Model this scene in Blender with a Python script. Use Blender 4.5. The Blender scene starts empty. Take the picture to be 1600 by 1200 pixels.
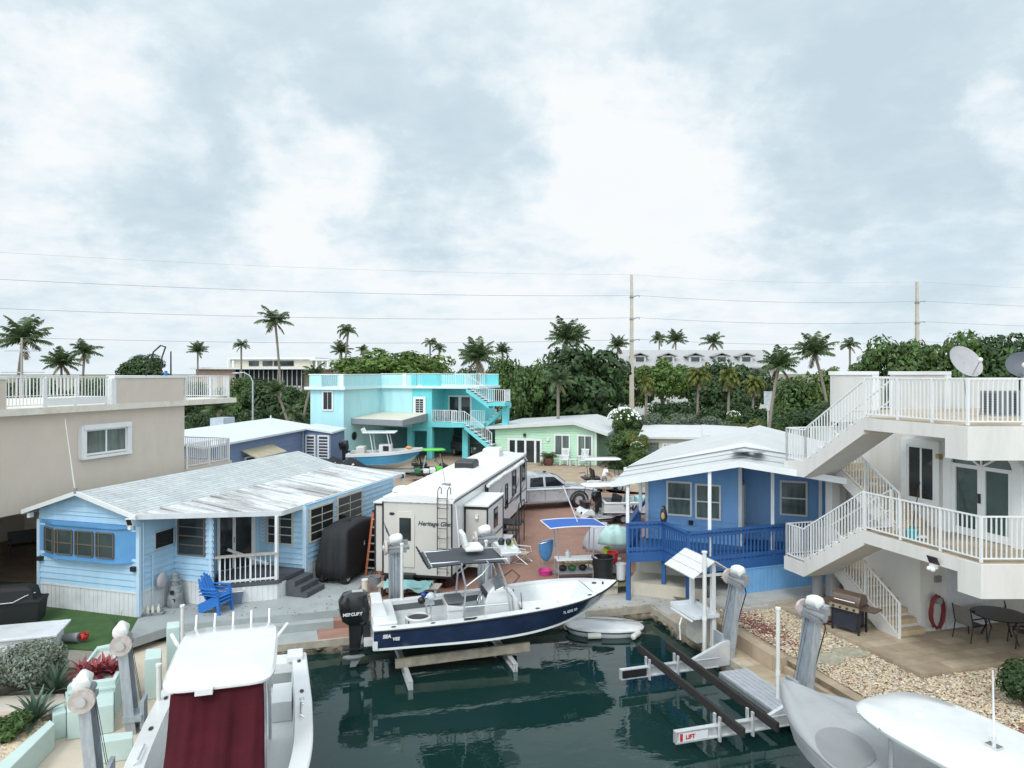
import bpy, bmesh, math, random
from mathutils import Vector, Matrix
sc = bpy.context.scene
COL = sc.collection
R = math.radians
rnd = random.Random(7)

# ------------------------------------------------------------ camera
F, H, HOR = 1110.0, 7.5, 582.0          # focal length in photo pixels, eye height, horizon row
cd = bpy.data.cameras.new('camera'); cam = bpy.data.objects.new('camera', cd); COL.objects.link(cam)
cam.location = (0, 0, H); cam.rotation_euler = (R(90), 0, 0)
cd.sensor_width = 36; cd.lens = 36 * F / 1600; cd.shift_y = -(600 - HOR) / 1600
cd.clip_start = 0.1; cd.clip_end = 6000
sc.camera = cam

# ------------------------------------------------------------ sky and sun
SUN_EL, SUN_AZ = 48, 202                # azimuth from +Y (north) clockwise: the sun stands behind and left of the camera
world = bpy.data.worlds.new('World'); sc.world = world; world.use_nodes = True
def build_sky():
    nt = world.node_tree; N = nt.nodes; L = nt.links; N.clear()
    def n(t, **k):
        x = N.new(t)
        for a, b in k.items(): setattr(x, a, b)
        return x
    def math_(op, a, b=None, clamp=False):
        m = n('ShaderNodeMath', operation=op, use_clamp=clamp)
        for i, q in enumerate((a, b)):
            if q is None: continue
            if isinstance(q, (int, float)): m.inputs[i].default_value = q
            else: L.new(q, m.inputs[i])
        return m.outputs[0]
    out = n('ShaderNodeOutputWorld'); bg = n('ShaderNodeBackground'); L.new(bg.outputs[0], out.inputs[0])
    sky = n('ShaderNodeTexSky', sky_type='NISHITA', sun_disc=False)
    sky.sun_elevation = R(SUN_EL); sky.sun_rotation = R(SUN_AZ); sky.air_density = 1.0; sky.dust_density = 2.5; sky.ozone_density = 1.2
    tc = n('ShaderNodeTexCoord')
    sp = n('ShaderNodeSeparateXYZ'); L.new(tc.outputs['Generated'], sp.inputs[0])
    zc = math_('MAXIMUM', sp.outputs[2], 0.0)
    zz = math_('ADD', zc, 0.26)
    cx = math_('DIVIDE', sp.outputs[0], zz); cy = math_('DIVIDE', sp.outputs[1], zz)
    cv = n('ShaderNodeCombineXYZ'); L.new(cx, cv.inputs[0]); L.new(cy, cv.inputs[1])
    def noise(scale, det, rough, off, dist=0.0):
        mp = n('ShaderNodeMapping'); mp.inputs['Location'].default_value = off; L.new(cv.outputs[0], mp.inputs[0])
        q = n('ShaderNodeTexNoise', noise_dimensions='3D'); L.new(mp.outputs[0], q.inputs['Vector'])
        q.inputs['Scale'].default_value = scale; q.inputs['Detail'].default_value = det
        q.inputs['Roughness'].default_value = rough; q.inputs['Distortion'].default_value = dist
        return q.outputs[0]
    big = noise(0.75, 8, 0.55, (3.1, 1.7, 0.4), 0.2)
    mid_ = noise(2.6, 9, 0.58, (0.3, 5.2, 2.0), 0.15)
    fine = noise(8.0, 8, 0.6, (2.3, 1.2, 5.0), 0.1)
    dens = math_('ADD', math_('ADD', math_('MULTIPLY', big, 0.42), math_('MULTIPLY', mid_, 0.64)), math_('MULTIPLY', math_('SUBTRACT', fine, .5), 0.50))
    # broad cloud masses: (direction, width, darkness), their edges broken up by noise
    wn = n('ShaderNodeTexNoise', noise_dimensions='3D'); L.new(tc.outputs['Generated'], wn.inputs['Vector']); wn.inputs['Scale'].default_value = 6.5; wn.inputs['Detail'].default_value = 9; wn.inputs['Roughness'].default_value = .6
    wv = n('ShaderNodeVectorMath', operation='SUBTRACT'); L.new(wn.outputs['Color'], wv.inputs[0]); wv.inputs[1].default_value = (.5, .5, .5)
    ws = n('ShaderNodeVectorMath', operation='SCALE'); L.new(wv.outputs[0], ws.inputs[0]); ws.inputs['Scale'].default_value = .27
    wa = n('ShaderNodeVectorMath', operation='ADD'); L.new(ws.outputs[0], wa.inputs[0]); L.new(tc.outputs['Generated'], wa.inputs[1])
    wd = n('ShaderNodeVectorMath', operation='NORMALIZE'); L.new(wa.outputs[0], wd.inputs[0])
    def blob(px, py, w, amt):
        v = Vector(((px - 800) / F, 1, (HOR - py) / F)).normalized()
        d = n('ShaderNodeVectorMath', operation='DOT_PRODUCT'); L.new(wd.outputs[0], d.inputs[0]); d.inputs[1].default_value = v
        a = math_('DIVIDE', math_('SUBTRACT', d.outputs['Value'], math.cos(w)), 1 - math.cos(w), clamp=True)
        return math_('MULTIPLY', math_('POWER', a, .8), amt)
    for b in [(280, 275, .15, .24), (150, 40, .22, .10), (640, 170, .20, .20), (500, 110, .2, .13), (1420, 255, .22, .22), (1150, 70, .26, .12), (1500, 90, .25, .12), (760, 250, .1, .12), (1250, 150, .2, .10),
              (160, 165, .11, -.24), (455, 285, .11, -.24), (880, 80, .13, -.09), (820, 10, .12, .06), (1000, 265, .14, -.14), (1590, 215, .07, -.2), (700, 420, .4, -.12), (1210, 230, .08, -.16), (200, 420, .3, -.10), (1300, 420, .35, -.10)]:
        dens = math_('ADD', dens, blob(*b))
    cr = n('ShaderNodeValToRGB'); L.new(dens, cr.inputs[0])
    e = cr.color_ramp.elements
    e[0].position = .35; e[0].color = (.95, .975, .99, 1)
    e[1].position = .455; e[1].color = (.86, .93, .975, 1)
    for p, c in [(.56, (.745, .85, .915, 1)), (.68, (.64, .76, .84, 1)), (.85, (.57, .70, .785, 1))]:
        x = e.new(p); x.color = c
    # clear gaps: Nishita blue, hazed
    gap = noise(1.2, 6, 0.5, (7.7, 2.4, 1.0), 0.2)
    gm = math_('MULTIPLY', math_('SUBTRACT', gap, 0.56), 3.0, clamp=True)
    low = math_('MULTIPLY', math_('SUBTRACT', 0.34, zc, clamp=True), 3.0, clamp=True)
    gm = math_('MULTIPLY', gm, math_('MULTIPLY', low, .75))
    sm = n('ShaderNodeVectorMath', operation='SCALE'); L.new(sky.outputs[0], sm.inputs[0]); sm.inputs['Scale'].default_value = 0.10
    ad = n('ShaderNodeVectorMath', operation='ADD'); L.new(sm.outputs[0], ad.inputs[0]); ad.inputs[1].default_value = (.40, .50, .55)
    mx = n('ShaderNodeMix', data_type='RGBA'); L.new(gm, mx.inputs[0]); L.new(cr.outputs[0], mx.inputs[6]); L.new(ad.outputs[0], mx.inputs[7])
    # horizon pale band
    hz = math_('POWER', math_('SUBTRACT', 1.0, math_('MULTIPLY', zc, 5.5), clamp=True), 2.0)
    mh = n('ShaderNodeMix', data_type='RGBA'); L.new(math_('MULTIPLY', hz, .75), mh.inputs[0]); L.new(mx.outputs[2], mh.inputs[6]); mh.inputs[7].default_value = (.80, .895, .96, 1)
    # bright sky lobe added behind the camera, lower than the sun, to fill walls
    fill_dir = Vector((math.sin(R(SUN_AZ)) * math.cos(R(36)), math.cos(R(SUN_AZ)) * math.cos(R(36)), math.sin(R(36))))
    ds = n('ShaderNodeVectorMath', operation='DOT_PRODUCT'); L.new(tc.outputs['Generated'], ds.inputs[0]); ds.inputs[1].default_value = fill_dir
    up = math_('ADD', 1.0, math_('MULTIPLY', math_('POWER', math_('MAXIMUM', ds.outputs['Value'], 0.0), 1.3), SKY_FILL))
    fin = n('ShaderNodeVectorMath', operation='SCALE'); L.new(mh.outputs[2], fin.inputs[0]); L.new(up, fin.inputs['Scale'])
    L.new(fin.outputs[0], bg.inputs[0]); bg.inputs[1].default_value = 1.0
SKY_FILL = 1.7
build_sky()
sd = bpy.data.lights.new('sun', 'SUN'); sd.energy = 1.25; sd.angle = R(12); sd.color = (1, .96, .9)
sun = bpy.data.objects.new('sun', sd); COL.objects.link(sun)
_s = Vector((math.sin(R(SUN_AZ)) * math.cos(R(SUN_EL)), math.cos(R(SUN_AZ)) * math.cos(R(SUN_EL)), math.sin(R(SUN_EL))))
sun.rotation_euler = _s.to_track_quat('Z', 'Y').to_euler(); sun.location = _s * 60
vs = sc.view_settings; vs.view_transform = 'Standard'; vs.look = 'None'; vs.exposure = 0.0; vs.gamma = 1.0

# ------------------------------------------------------------ survey helpers: a sighting in the photograph to metres
def at(px, py, z=0.0):
    d = F * (H - z) / (py - HOR); return ((px - 800) / F * d, d)
def zat(py, d): return H - (py - HOR) * d / F
class Fr:                                # a ground frame: origin and heading
    def __init__(s, o, deg): s.o = o; s.deg = deg; s.c = math.cos(R(deg)); s.n = math.sin(R(deg))
    def l(s, p): dx, dy = p[0] - s.o[0], p[1] - s.o[1]; return (dx * s.c + dy * s.n, -dx * s.n + dy * s.c)
    def w(s, x, y): return (s.o[0] + x * s.c - y * s.n, s.o[1] + x * s.n + y * s.c)
    def g(s, px, py, z=0.0): return s.l(at(px, py, z))
    def fx(s, px, py, y):                # sighting on the plane y = const -> (x, z)
        k = (px - 800) / F; d = (y - s.o[0] * s.n + s.o[1] * s.c) / (-k * s.n + s.c); return s.l((k * d, d))[0], zat(py, d)
    def fy(s, px, py, x):                # sighting on the plane x = const -> (y, z)
        k = (px - 800) / F; d = (x + s.o[0] * s.c + s.o[1] * s.n) / (k * s.c + s.n); return s.l((k * d, d))[1], zat(py, d)

# ------------------------------------------------------------ materials
MATS = {}
def mat(name, col, rough=.6, var=.12, scale=3.0, bump=0.0, bscale=30.0, metal=0.0, spec=.5, stain=None, samt=0.0, sscale=.6, coat=0.0, island=0.0, trans=0.0, stretch=(1, 1, 1), st=(.48, .75)):
    if name in MATS: return MATS[name]
    m = bpy.data.materials.new(name); m.use_nodes = True; MATS[name] = m
    nt = m.node_tree; N = nt.nodes; L = nt.links; b = N['Principled BSDF']
    b.inputs['Roughness'].default_value = rough; b.inputs['Metallic'].default_value = metal; b.inputs['Specular IOR Level'].default_value = spec
    if coat: b.inputs['Coat Weight'].default_value = coat; b.inputs['Coat Roughness'].default_value = .08
    c = col if len(col) == 4 else tuple(col) + (1,)
    tc = N.new('ShaderNodeTexCoord'); mp = N.new('ShaderNodeMapping'); L.new(tc.outputs['Object'], mp.inputs[0]); mp.inputs['Scale'].default_value = stretch
    src = None
    if var:
        q = N.new('ShaderNodeTexNoise'); L.new(mp.outputs[0], q.inputs['Vector']); q.inputs['Scale'].default_value = scale; q.inputs['Detail'].default_value = 6; q.inputs['Roughness'].default_value = .62
        r = N.new('ShaderNodeValToRGB'); L.new(q.outputs[0], r.inputs[0])
        r.color_ramp.elements[0].position = .3; r.color_ramp.elements[1].position = .7
        r.color_ramp.elements[0].color = tuple(x * (1 - var) for x in c[:3]) + (1,)
        r.color_ramp.elements[1].color = tuple(min(1, x * (1 + var)) for x in c[:3]) + (1,)
        src = r.outputs[0]
        rr = N.new('ShaderNodeMapRange'); L.new(q.outputs[0], rr.inputs[0]); rr.inputs[3].default_value = max(0, rough - .1); rr.inputs[4].default_value = min(1, rough + .1); L.new(rr.outputs[0], b.inputs['Roughness'])
    if stain:
        q = N.new('ShaderNodeTexNoise'); L.new(mp.outputs[0], q.inputs['Vector']); q.inputs['Scale'].default_value = sscale; q.inputs['Detail'].default_value = 9; q.inputs['Roughness'].default_value = .7; q.inputs['Distortion'].default_value = .5
        g = N.new('ShaderNodeMapRange'); L.new(q.outputs[0], g.inputs[0]); g.inputs[1].default_value = st[0]; g.inputs[2].default_value = st[1]; g.inputs[4].default_value = samt
        x = N.new('ShaderNodeMix'); x.data_type = 'RGBA'; L.new(g.outputs[0], x.inputs[0])
        if src: L.new(src, x.inputs[6])
        else: x.inputs[6].default_value = c
        x.inputs[7].default_value = tuple(stain) + (1,); src = x.outputs[2]
    if island:
        ge = N.new('ShaderNodeNewGeometry'); hs = N.new('ShaderNodeHueSaturation')
        a = N.new('ShaderNodeMapRange'); L.new(ge.outputs['Random Per Island'], a.inputs[0]); a.inputs[3].default_value = 1 - island; a.inputs[4].default_value = 1 + island
        L.new(a.outputs[0], hs.inputs['Value'])
        a2 = N.new('ShaderNodeMapRange'); L.new(ge.outputs['Random Per Island'], a2.inputs[0]); a2.inputs[3].default_value = .485; a2.inputs[4].default_value = .515; L.new(a2.outputs[0], hs.inputs['Hue'])
        if src: L.new(src, hs.inputs['Color'])
        else: hs.inputs['Color'].default_value = c
        src = hs.outputs[0]
    if src: L.new(src, b.inputs['Base Color'])
    else: b.inputs['Base Color'].default_value = c
    if trans:
        b.inputs['Transmission Weight'].default_value = 0
        tr = N.new('ShaderNodeBsdfTranslucent'); ms = N.new('ShaderNodeMixShader'); ms.inputs[0].default_value = trans
        if src: L.new(src, tr.inputs[0])
        else: tr.inputs[0].default_value = c
        o = N['Material Output']; L.new(b.outputs[0], ms.inputs[1]); L.new(tr.outputs[0], ms.inputs[2]); L.new(ms.outputs[0], o.inputs[0])
    if bump:
        q = N.new('ShaderNodeTexNoise'); L.new(mp.outputs[0], q.inputs['Vector']); q.inputs['Scale'].default_value = bscale; q.inputs['Detail'].default_value = 5
        u = N.new('ShaderNodeBump'); u.inputs['Strength'].default_value = bump; u.inputs['Distance'].default_value = .03; L.new(q.outputs[0], u.inputs['Height']); L.new(u.outputs[0], b.inputs['Normal'])
    return m
def nodes_of(m): return m.node_tree.nodes, m.node_tree.links, m.node_tree.nodes['Principled BSDF']
def brick_mat(name, c1, c2, mortar, sx, sy, swap=False, ms=.02, rough=.7, off=.5, bump=.4, var=.25, axes='xy', rot=0):
    if name in MATS: return MATS[name]
    m = mat(name, c1, rough, 0); N, L, b = nodes_of(m)
    tc = N.new('ShaderNodeTexCoord'); sp = N.new('ShaderNodeSeparateXYZ')
    mp0 = N.new('ShaderNodeMapping'); mp0.inputs['Rotation'].default_value = (0, 0, R(rot)); L.new(tc.outputs['Object'], mp0.inputs[0]); L.new(mp0.outputs[0], sp.inputs[0])
    cb = N.new('ShaderNodeCombineXYZ'); o = {'x': 0, 'y': 1, 'z': 2}; L.new(sp.outputs[o[axes[0]]], cb.inputs[0]); L.new(sp.outputs[o[axes[1]]], cb.inputs[1])
    br = N.new('ShaderNodeTexBrick'); L.new(cb.outputs[0], br.inputs['Vector']); br.offset = off
    br.inputs['Scale'].default_value = 1; br.inputs['Brick Width'].default_value = sx; br.inputs['Row Height'].default_value = sy
    br.inputs['Mortar Size'].default_value = ms * min(sx, sy) if ms > 0 else 0; br.inputs['Mortar Smooth'].default_value = .3
    br.inputs['Color1'].default_value = tuple(c1) + (1,); br.inputs['Color2'].default_value = tuple(c2) + (1,); br.inputs['Mortar'].default_value = tuple(mortar) + (1,)
    q = N.new('ShaderNodeTexNoise'); L.new(tc.outputs['Object'], q.inputs['Vector']); q.inputs['Scale'].default_value = 1.3; q.inputs['Detail'].default_value = 8; q.inputs['Roughness'].default_value = .65
    a = N.new('ShaderNodeMapRange'); L.new(q.outputs[0], a.inputs[0]); a.inputs[1].default_value = .25; a.inputs[2].default_value = .75; a.inputs[3].default_value = 1 - var; a.inputs[4].default_value = 1 + var
    v = N.new('ShaderNodeVectorMath'); v.operation = 'SCALE'; L.new(br.outputs[0], v.inputs[0]); L.new(a.outputs[0], v.inputs['Scale']); L.new(v.outputs[0], b.inputs['Base Color'])
    u = N.new('ShaderNodeBump'); u.inputs['Strength'].default_value = bump; u.inputs['Distance'].default_value = .01; u.invert = True; L.new(br.outputs['Fac'], u.inputs['Height']); L.new(u.outputs[0], b.inputs['Normal'])
    return m

# ------------------------------------------------------------ mesh builder
class MB:
    def __init__(s): s.v = []; s.f = []; s.k = []
    def add(s, vs, fs, k=0):
        b = len(s.v); s.v += [tuple(p) for p in vs]; s.f += [tuple(i + b for i in f) for f in fs]; s.k += [k] * len(fs); return s
    def box(s, x0, x1, y0, y1, z0, z1, k=0):
        return s.add([(x, y, z) for z in (z0, z1) for y in (y0, y1) for x in (x0, x1)], [(0, 2, 3, 1), (4, 5, 7, 6), (0, 1, 5, 4), (2, 6, 7, 3), (0, 4, 6, 2), (1, 3, 7, 5)], k)
    def cbox(s, c, d, rot=(0, 0, 0), k=0):
        from mathutils import Euler
        M = Euler([R(a) for a in rot]).to_matrix(); c = Vector(c)
        return s.add([c + M @ Vector((x * d[0] / 2, y * d[1] / 2, z * d[2] / 2)) for z in (-1, 1) for y in (-1, 1) for x in (-1, 1)], [(0, 2, 3, 1), (4, 5, 7, 6), (0, 1, 5, 4), (2, 6, 7, 3), (0, 4, 6, 2), (1, 3, 7, 5)], k)
    def beam(s, a, b, w, h=None, k=0, up=(0, 0, 1)):
        h = h or w; a = Vector(a); b = Vector(b); d = (b - a).normalized(); u = Vector(up)
        if abs(d.dot(u)) > .98: u = Vector((1, 0, 0))
        r = d.cross(u).normalized(); u = r.cross(d)
        vs = [p + r * (i * w / 2) + u * (j * h / 2) for p in (a, b) for i, j in ((-1, -1), (1, -1), (1, 1), (-1, 1))]
        return s.add(vs, [(0, 1, 2, 3), (7, 6, 5, 4), (0, 4, 5, 1), (1, 5, 6, 2), (2, 6, 7, 3), (3, 7, 4, 0)], k)
    def tube(s, pts, r, n=8, k=0, closed=False):
        pts = [Vector(p) for p in pts]; m = len(pts); rs = r if isinstance(r, (list, tuple)) else [r] * m
        rings = []; ref = None
        for i, p in enumerate(pts):
            if closed: d = pts[(i + 1) % m] - pts[i - 1]
            else: d = pts[min(i + 1, m - 1)] - pts[max(i - 1, 0)]
            d.normalize()
            if ref is None: ref = Vector((0, 0, 1)) if abs(d.z) < .9 else Vector((1, 0, 0))
            u = d.cross(ref)
            if u.length < 1e-4: u = d.cross(Vector((0, 1, 0)))
            u.normalize(); w = u.cross(d); ref = w if abs(d.dot(w)) < .9 else ref
            rings.append([p + (u * math.cos(2 * math.pi * j / n) + w * math.sin(2 * math.pi * j / n)) * rs[i] for j in range(n)])
        return s.loft(rings, cap=not closed, k=k, loop=closed)
    def loft(s, rings, cap=True, k=0, loop=False, ring_closed=True):
        n = len(rings[0]); vs = [p for r in rings for p in r]; fs = []
        m = len(rings)
        for i in range(m if loop else m - 1):
            a, b = i * n, ((i + 1) % m) * n
            for j in range(n if ring_closed else n - 1): fs.append((a + j, a + (j + 1) % n, b + (j + 1) % n, b + j))
        if cap and not loop and ring_closed: fs += [tuple(range(n - 1, -1, -1)), tuple((m - 1) * n + j for j in range(n))]
        return s.add(vs, fs, k)
    def lathe(s, prof, c=(0, 0, 0), n=16, k=0):
        return s.loft([[(c[0] + r * math.cos(2 * math.pi * j / n), c[1] + r * math.sin(2 * math.pi * j / n), c[2] + z) for j in range(n)] for r, z in prof], k=k)
    def prism(s, poly, z0, z1, k=0):
        n = len(poly); g = lambda z, i: z[i] if isinstance(z, (list, tuple)) else z
        vs = [(p[0], p[1], g(z0, i)) for i, p in enumerate(poly)] + [(p[0], p[1], g(z1, i)) for i, p in enumerate(poly)]
        return s.add(vs, [tuple(range(n - 1, -1, -1)), tuple(range(n, 2 * n))] + [(i, (i + 1) % n, n + (i + 1) % n, n + i) for i in range(n)], k)
    def ext(s, poly, axis, a, b, k=0):   # extrude a 2-D outline along axis 'x' (poly=(y,z)) or 'y' (poly=(x,z))
        f = (lambda p, t: (t, p[0], p[1])) if axis == 'x' else (lambda p, t: (p[0], t, p[1]))
        return s.loft([[f(p, a) for p in poly], [f(p, b) for p in poly]], k=k)
    def ell(s, c, r, nu=14, nv=8, k=0, z0=-1.0, z1=1.0):
        rings = []
        for i in range(nv + 1):
            t = math.asin(z0) + (math.asin(z1) - math.asin(z0)) * i / nv
            q = max(math.cos(t), 1e-3)
            rings.append([(c[0] + r[0] * q * math.cos(2 * math.pi * j / nu), c[1] + r[1] * q * math.sin(2 * math.pi * j / nu), c[2] + r[2] * math.sin(t)) for j in range(nu)])
        return s.loft(rings, k=k)
    def poly(s, pts, k=0): return s.add(pts, [tuple(range(len(pts)))], k)
    def build(s, name, m, parent=None, smooth=False, bevel=0.0, recalc=True, seg=2):
        me = bpy.data.meshes.new(name); me.from_pydata(s.v, [], s.f)
        ms = m if isinstance(m, (list, tuple)) else [m]
        for x in ms: me.materials.append(x)
        if len(ms) > 1: me.polygons.foreach_set('material_index', s.k)
        if recalc:
            bm = bmesh.new(); bm.from_mesh(me); bmesh.ops.recalc_face_normals(bm, faces=bm.faces); bm.to_mesh(me); bm.free()
        if smooth:
            me.polygons.foreach_set('use_smooth', [True] * len(me.polygons))
            if smooth != 'all': me.set_sharp_from_angle(angle=R(38))
        me.update()
        o = bpy.data.objects.new(name, me); COL.objects.link(o)
        if parent: o.parent = parent
        if bevel:
            b = o.modifiers.new('bevel', 'BEVEL'); b.width = bevel; b.segments = seg; b.limit_method = 'ANGLE'; b.angle_limit = R(40)
        return o
def tag(o, label=None, cat=None, group=None, kind=None):
    if label: o['label'] = label
    if cat: o['category'] = cat
    if group: o['group'] = group
    if kind: o['kind'] = kind
    return o
def thing(name, label, cat, loc=(0, 0, 0), rz=0.0, group=None):
    o = bpy.data.objects.new(name, None); COL.objects.link(o); o.empty_display_size = .2
    o.location = loc; o.rotation_euler = (0, 0, R(rz)); return tag(o, label, cat, group)
def kids(o): return [c for c in bpy.data.objects if c.parent == o]
def dup(root, loc, rz=0.0, s=1.0, label=None, group=None):
    r = root.copy(); COL.objects.link(r); r.location = loc; r.rotation_euler = (0, 0, R(rz)); r.scale = (s, s, s) if not isinstance(s, tuple) else s
    if label: r['label'] = label
    if group: r['group'] = group
    for ch in kids(root):
        c = ch.copy(); COL.objects.link(c); c.parent = r
        for g in kids(ch): d = g.copy(); COL.objects.link(d); d.parent = c
    return r
def struct(name, mb, m, **k): o = mb.build(name, m, **k); o['kind'] = 'structure'; return o
class W:                                  # a wall line a->b in a frame; outward is to the right of a->b
    def __init__(s, a, b):
        s.a = Vector(a); d = Vector(b) - s.a; s.L = d.length; s.d = d / s.L; s.n = Vector((s.d.y, -s.d.x))
    def pt(s, t, o, z): p = s.a + s.d * t + s.n * o; return (p.x, p.y, z)
    def box(s, mb, t0, t1, o0, o1, z0, z1, k=0):
        return mb.add([s.pt(t, o, z) for z in (z0, z1) for o in (o0, o1) for t in (t0, t1)], [(0, 2, 3, 1), (4, 5, 7, 6), (0, 1, 5, 4), (2, 6, 7, 3), (0, 4, 6, 2), (1, 3, 7, 5)], k)
    def lap(s, mb, z0, z1, pitch=.19, out=.04, t0=0.0, t1=None, clip=None, k=0):
        t1 = s.L if t1 is None else t1; z = z0
        while z < z1 - 1e-3:
            zt = min(z + pitch, z1)
            a0, a1 = clip(z) if clip else (t0, t1); b0, b1 = clip(zt) if clip else (t0, t1)
            mb.add([s.pt(a0, 0, z), s.pt(a1, 0, z), s.pt(a1, out, z), s.pt(a0, out, z), s.pt(b1, .003, zt), s.pt(b0, .003, zt)], [(0, 1, 2, 3), (3, 2, 4, 5), (0, 3, 5), (1, 4, 2)], k)
            z = zt
        return mb
def window(root, w, t0, t1, z0, z1, fm, pm, fw=.06, cols=1, rows=1, out=.06, bar=.03, name='window', sill=False, pane='pane', base=.0):
    m = MB()
    w.box(m, t0 - fw, t0, base, out, z0 - fw, z1 + fw); w.box(m, t1, t1 + fw, base, out, z0 - fw, z1 + fw)
    w.box(m, t0, t1, base, out, z1, z1 + fw); w.box(m, t0, t1, base, out, z0 - fw, z0)
    for i in range(1, cols): t = t0 + (t1 - t0) * i / cols; w.box(m, t - bar / 2, t + bar / 2, base, out - .012, z0, z1)
    for i in range(1, rows): z = z0 + (z1 - z0) * i / rows; w.box(m, t0, t1, base, out - .015, z - bar / 2, z + bar / 2)
    if sill: w.box(m, t0 - fw - .04, t1 + fw + .04, 0, out + .05, z0 - fw - .05, z0 - fw - .003)
    f = m.build(name, fm, root)
    g = MB(); w.box(g, t0, t1, base + .004, out - .022, z0, z1); g.build(pane, pm, f)
    return f
def railing(root, pts, h, m, pitch=.115, bar=.022, rail=.05, post=.055, name='railing', low=.09, posts=True, every=None):
    mb = MB(); pts = [Vector(p) for p in pts]
    for i, p in enumerate(pts):
        if posts: mb.beam(p, p + Vector((0, 0, h + .01)), post)
    for a, b in zip(pts, pts[1:]):
        n = max(1, int((b - a).xy.length / pitch)); up = Vector((0, 0, 1))
        mb.beam(a + up * h, b + up * h, rail, rail * .7); mb.beam(a + up * low, b + up * low, rail * .8, rail * .6)
        for j in range(1, n):
            q = a.lerp(b, j / n); big = every and j % every == 0
            mb.beam(q + up * (0 if big else low), q + up * h, post if big else bar)
    return mb.build(name, m, root)
def text(root, s, size, m, loc, xdir, updir, name='lettering', shear=0.0, bold=0.0, depth=.006):
    c = bpy.data.curves.new(name, 'FONT'); c.body = s; c.size = size; c.shear = shear; c.extrude = depth; c.offset = bold
    t = bpy.data.objects.new('tmp', c); COL.objects.link(t)
    me = bpy.data.meshes.new_from_object(t.evaluated_get(bpy.context.evaluated_depsgraph_get())); bpy.data.objects.remove(t)
    x = Vector(xdir).normalized(); u = Vector(updir).normalized(); z = x.cross(u)
    M = Matrix(((x.x, u.x, z.x, loc[0]), (x.y, u.y, z.y, loc[1]), (x.z, u.z, z.z, loc[2]), (0, 0, 0, 1)))
    me.transform(M); me.name = name; me.materials.clear(); me.materials.append(m)
    o = bpy.data.objects.new(name, me); COL.objects.link(o); o.parent = root; return o

# palette
WHITE = mat('white paint', (.68, .69, .69), .45, .05, 1.5)
WHITE_GLOSS = mat('white gelcoat', (.66, .67, .67), .2, .05, 1.2, coat=.3, stain=(.52, .51, .47), samt=.3, sscale=2.2)
ALU = mat('aluminium', (.62, .64, .66), .38, .1, 4, metal=.75)
GALV = mat('galvanised steel', (.42, .46, .50), .5, .18, 6, metal=.5)
STEEL = mat('polished steel', (.7, .71, .72), .18, .05, 3, metal=1.0)
BLACK = mat('black plastic', (.014, .014, .016), .42, .2, 5)
RUBBER = mat('rubber', (.02, .02, .021), .75, .2, 8)
DARK = mat('dark interior', (.012, .012, .013), .9, .2, 4)
GREY = mat('grey plastic', (.22, .23, .24), .55, .12, 4)
GLASS = mat('window glass', (.022, .028, .03), .06, .35, .8, spec=.6)
GLASS_GREEN = mat('window glass with curtain', (.10, .13, .12), .08, .45, 1.6, spec=.6, stretch=(3, 3, .4))
PVC = mat('white pvc', (.66, .66, .63), .4, .06, 3, stain=(.42, .38, .3), samt=.35, sscale=2)
WOOD = mat('weathered wood', (.36, .33, .29), .8, .3, 5, bump=.3, bscale=25, stretch=(1, 6, 6))
# ============================================================ SETTING
A = Fr((9.8, 19.8), 16.6)                # canal frame: x across the canal towards the balcony house, y away from the camera
T = Fr(at(217, 965), -16.6)              # pale blue trailer
def place(o, fr, z=0): o.location = (fr.o[0], fr.o[1], z); o.rotation_euler = (0, 0, R(fr.deg)); return o
def aw(x, y): return A.w(x, y)
SW_L, SW_R, SW_B, YARD, WATER = -18.2, -3.57, 5.7, 6.9, -.85

CONC = mat('pale concrete', (.44, .43, .40), .8, .12, 1.2, bump=.15, bscale=60, stain=(.25, .23, .2), samt=.4, sscale=.7)
GREYC = mat('grey painted concrete', (.335, .36, .36), .75, .10, .9, bump=.08, bscale=60, stain=(.19, .195, .185), samt=.55, sscale=.7)
TERRA = mat('terracotta concrete', (.31, .17, .125), .75, .16, .8, bump=.08, bscale=60, stain=(.15, .095, .08), samt=.65, sscale=.8)
GREYR = mat('grey painted riser', (.33, .36, .35), .75, .1, 2, stain=(.2, .21, .2), samt=.4)
TERRAR = mat('terracotta riser', (.29, .15, .115), .75, .14, 2, stain=(.17, .1, .08), samt=.4)
DIRT = mat('sandy soil', (.30, .265, .20), .9, .25, .5, bump=.3, bscale=8)
ROCK = mat('limestone rock', (.23, .185, .13), .9, .45, 4, bump=.9, bscale=9, stain=(.035, .03, .022), samt=.8, sscale=1.5)
def waterline(m):
    N, L, b = nodes_of(m); src = b.inputs['Base Color'].links[0].from_socket; tc = N.new('ShaderNodeTexCoord'); sp = N.new('ShaderNodeSeparateXYZ'); L.new(tc.outputs['Object'], sp.inputs[0])
    nz = N.new('ShaderNodeTexNoise'); nz.inputs['Scale'].default_value = 2.5; nz.inputs['Detail'].default_value = 5; L.new(tc.outputs['Object'], nz.inputs['Vector'])
    ad = N.new('ShaderNodeMath'); ad.operation = 'MULTIPLY_ADD'; L.new(nz.outputs[0], ad.inputs[0]); ad.inputs[1].default_value = .25; L.new(sp.outputs[2], ad.inputs[2])
    mr = N.new('ShaderNodeMapRange'); L.new(ad.outputs[0], mr.inputs[0]); mr.inputs[1].default_value = -.74; mr.inputs[2].default_value = -.60; mr.inputs[3].default_value = .9; mr.inputs[4].default_value = 0
    x = N.new('ShaderNodeMix'); x.data_type = 'RGBA'; L.new(mr.outputs[0], x.inputs[0]); L.new(src, x.inputs[6]); x.inputs[7].default_value = (.022, .026, .016, 1); L.new(x.outputs[2], b.inputs['Base Color'])
waterline(ROCK)                          # algae left by the tide
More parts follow.
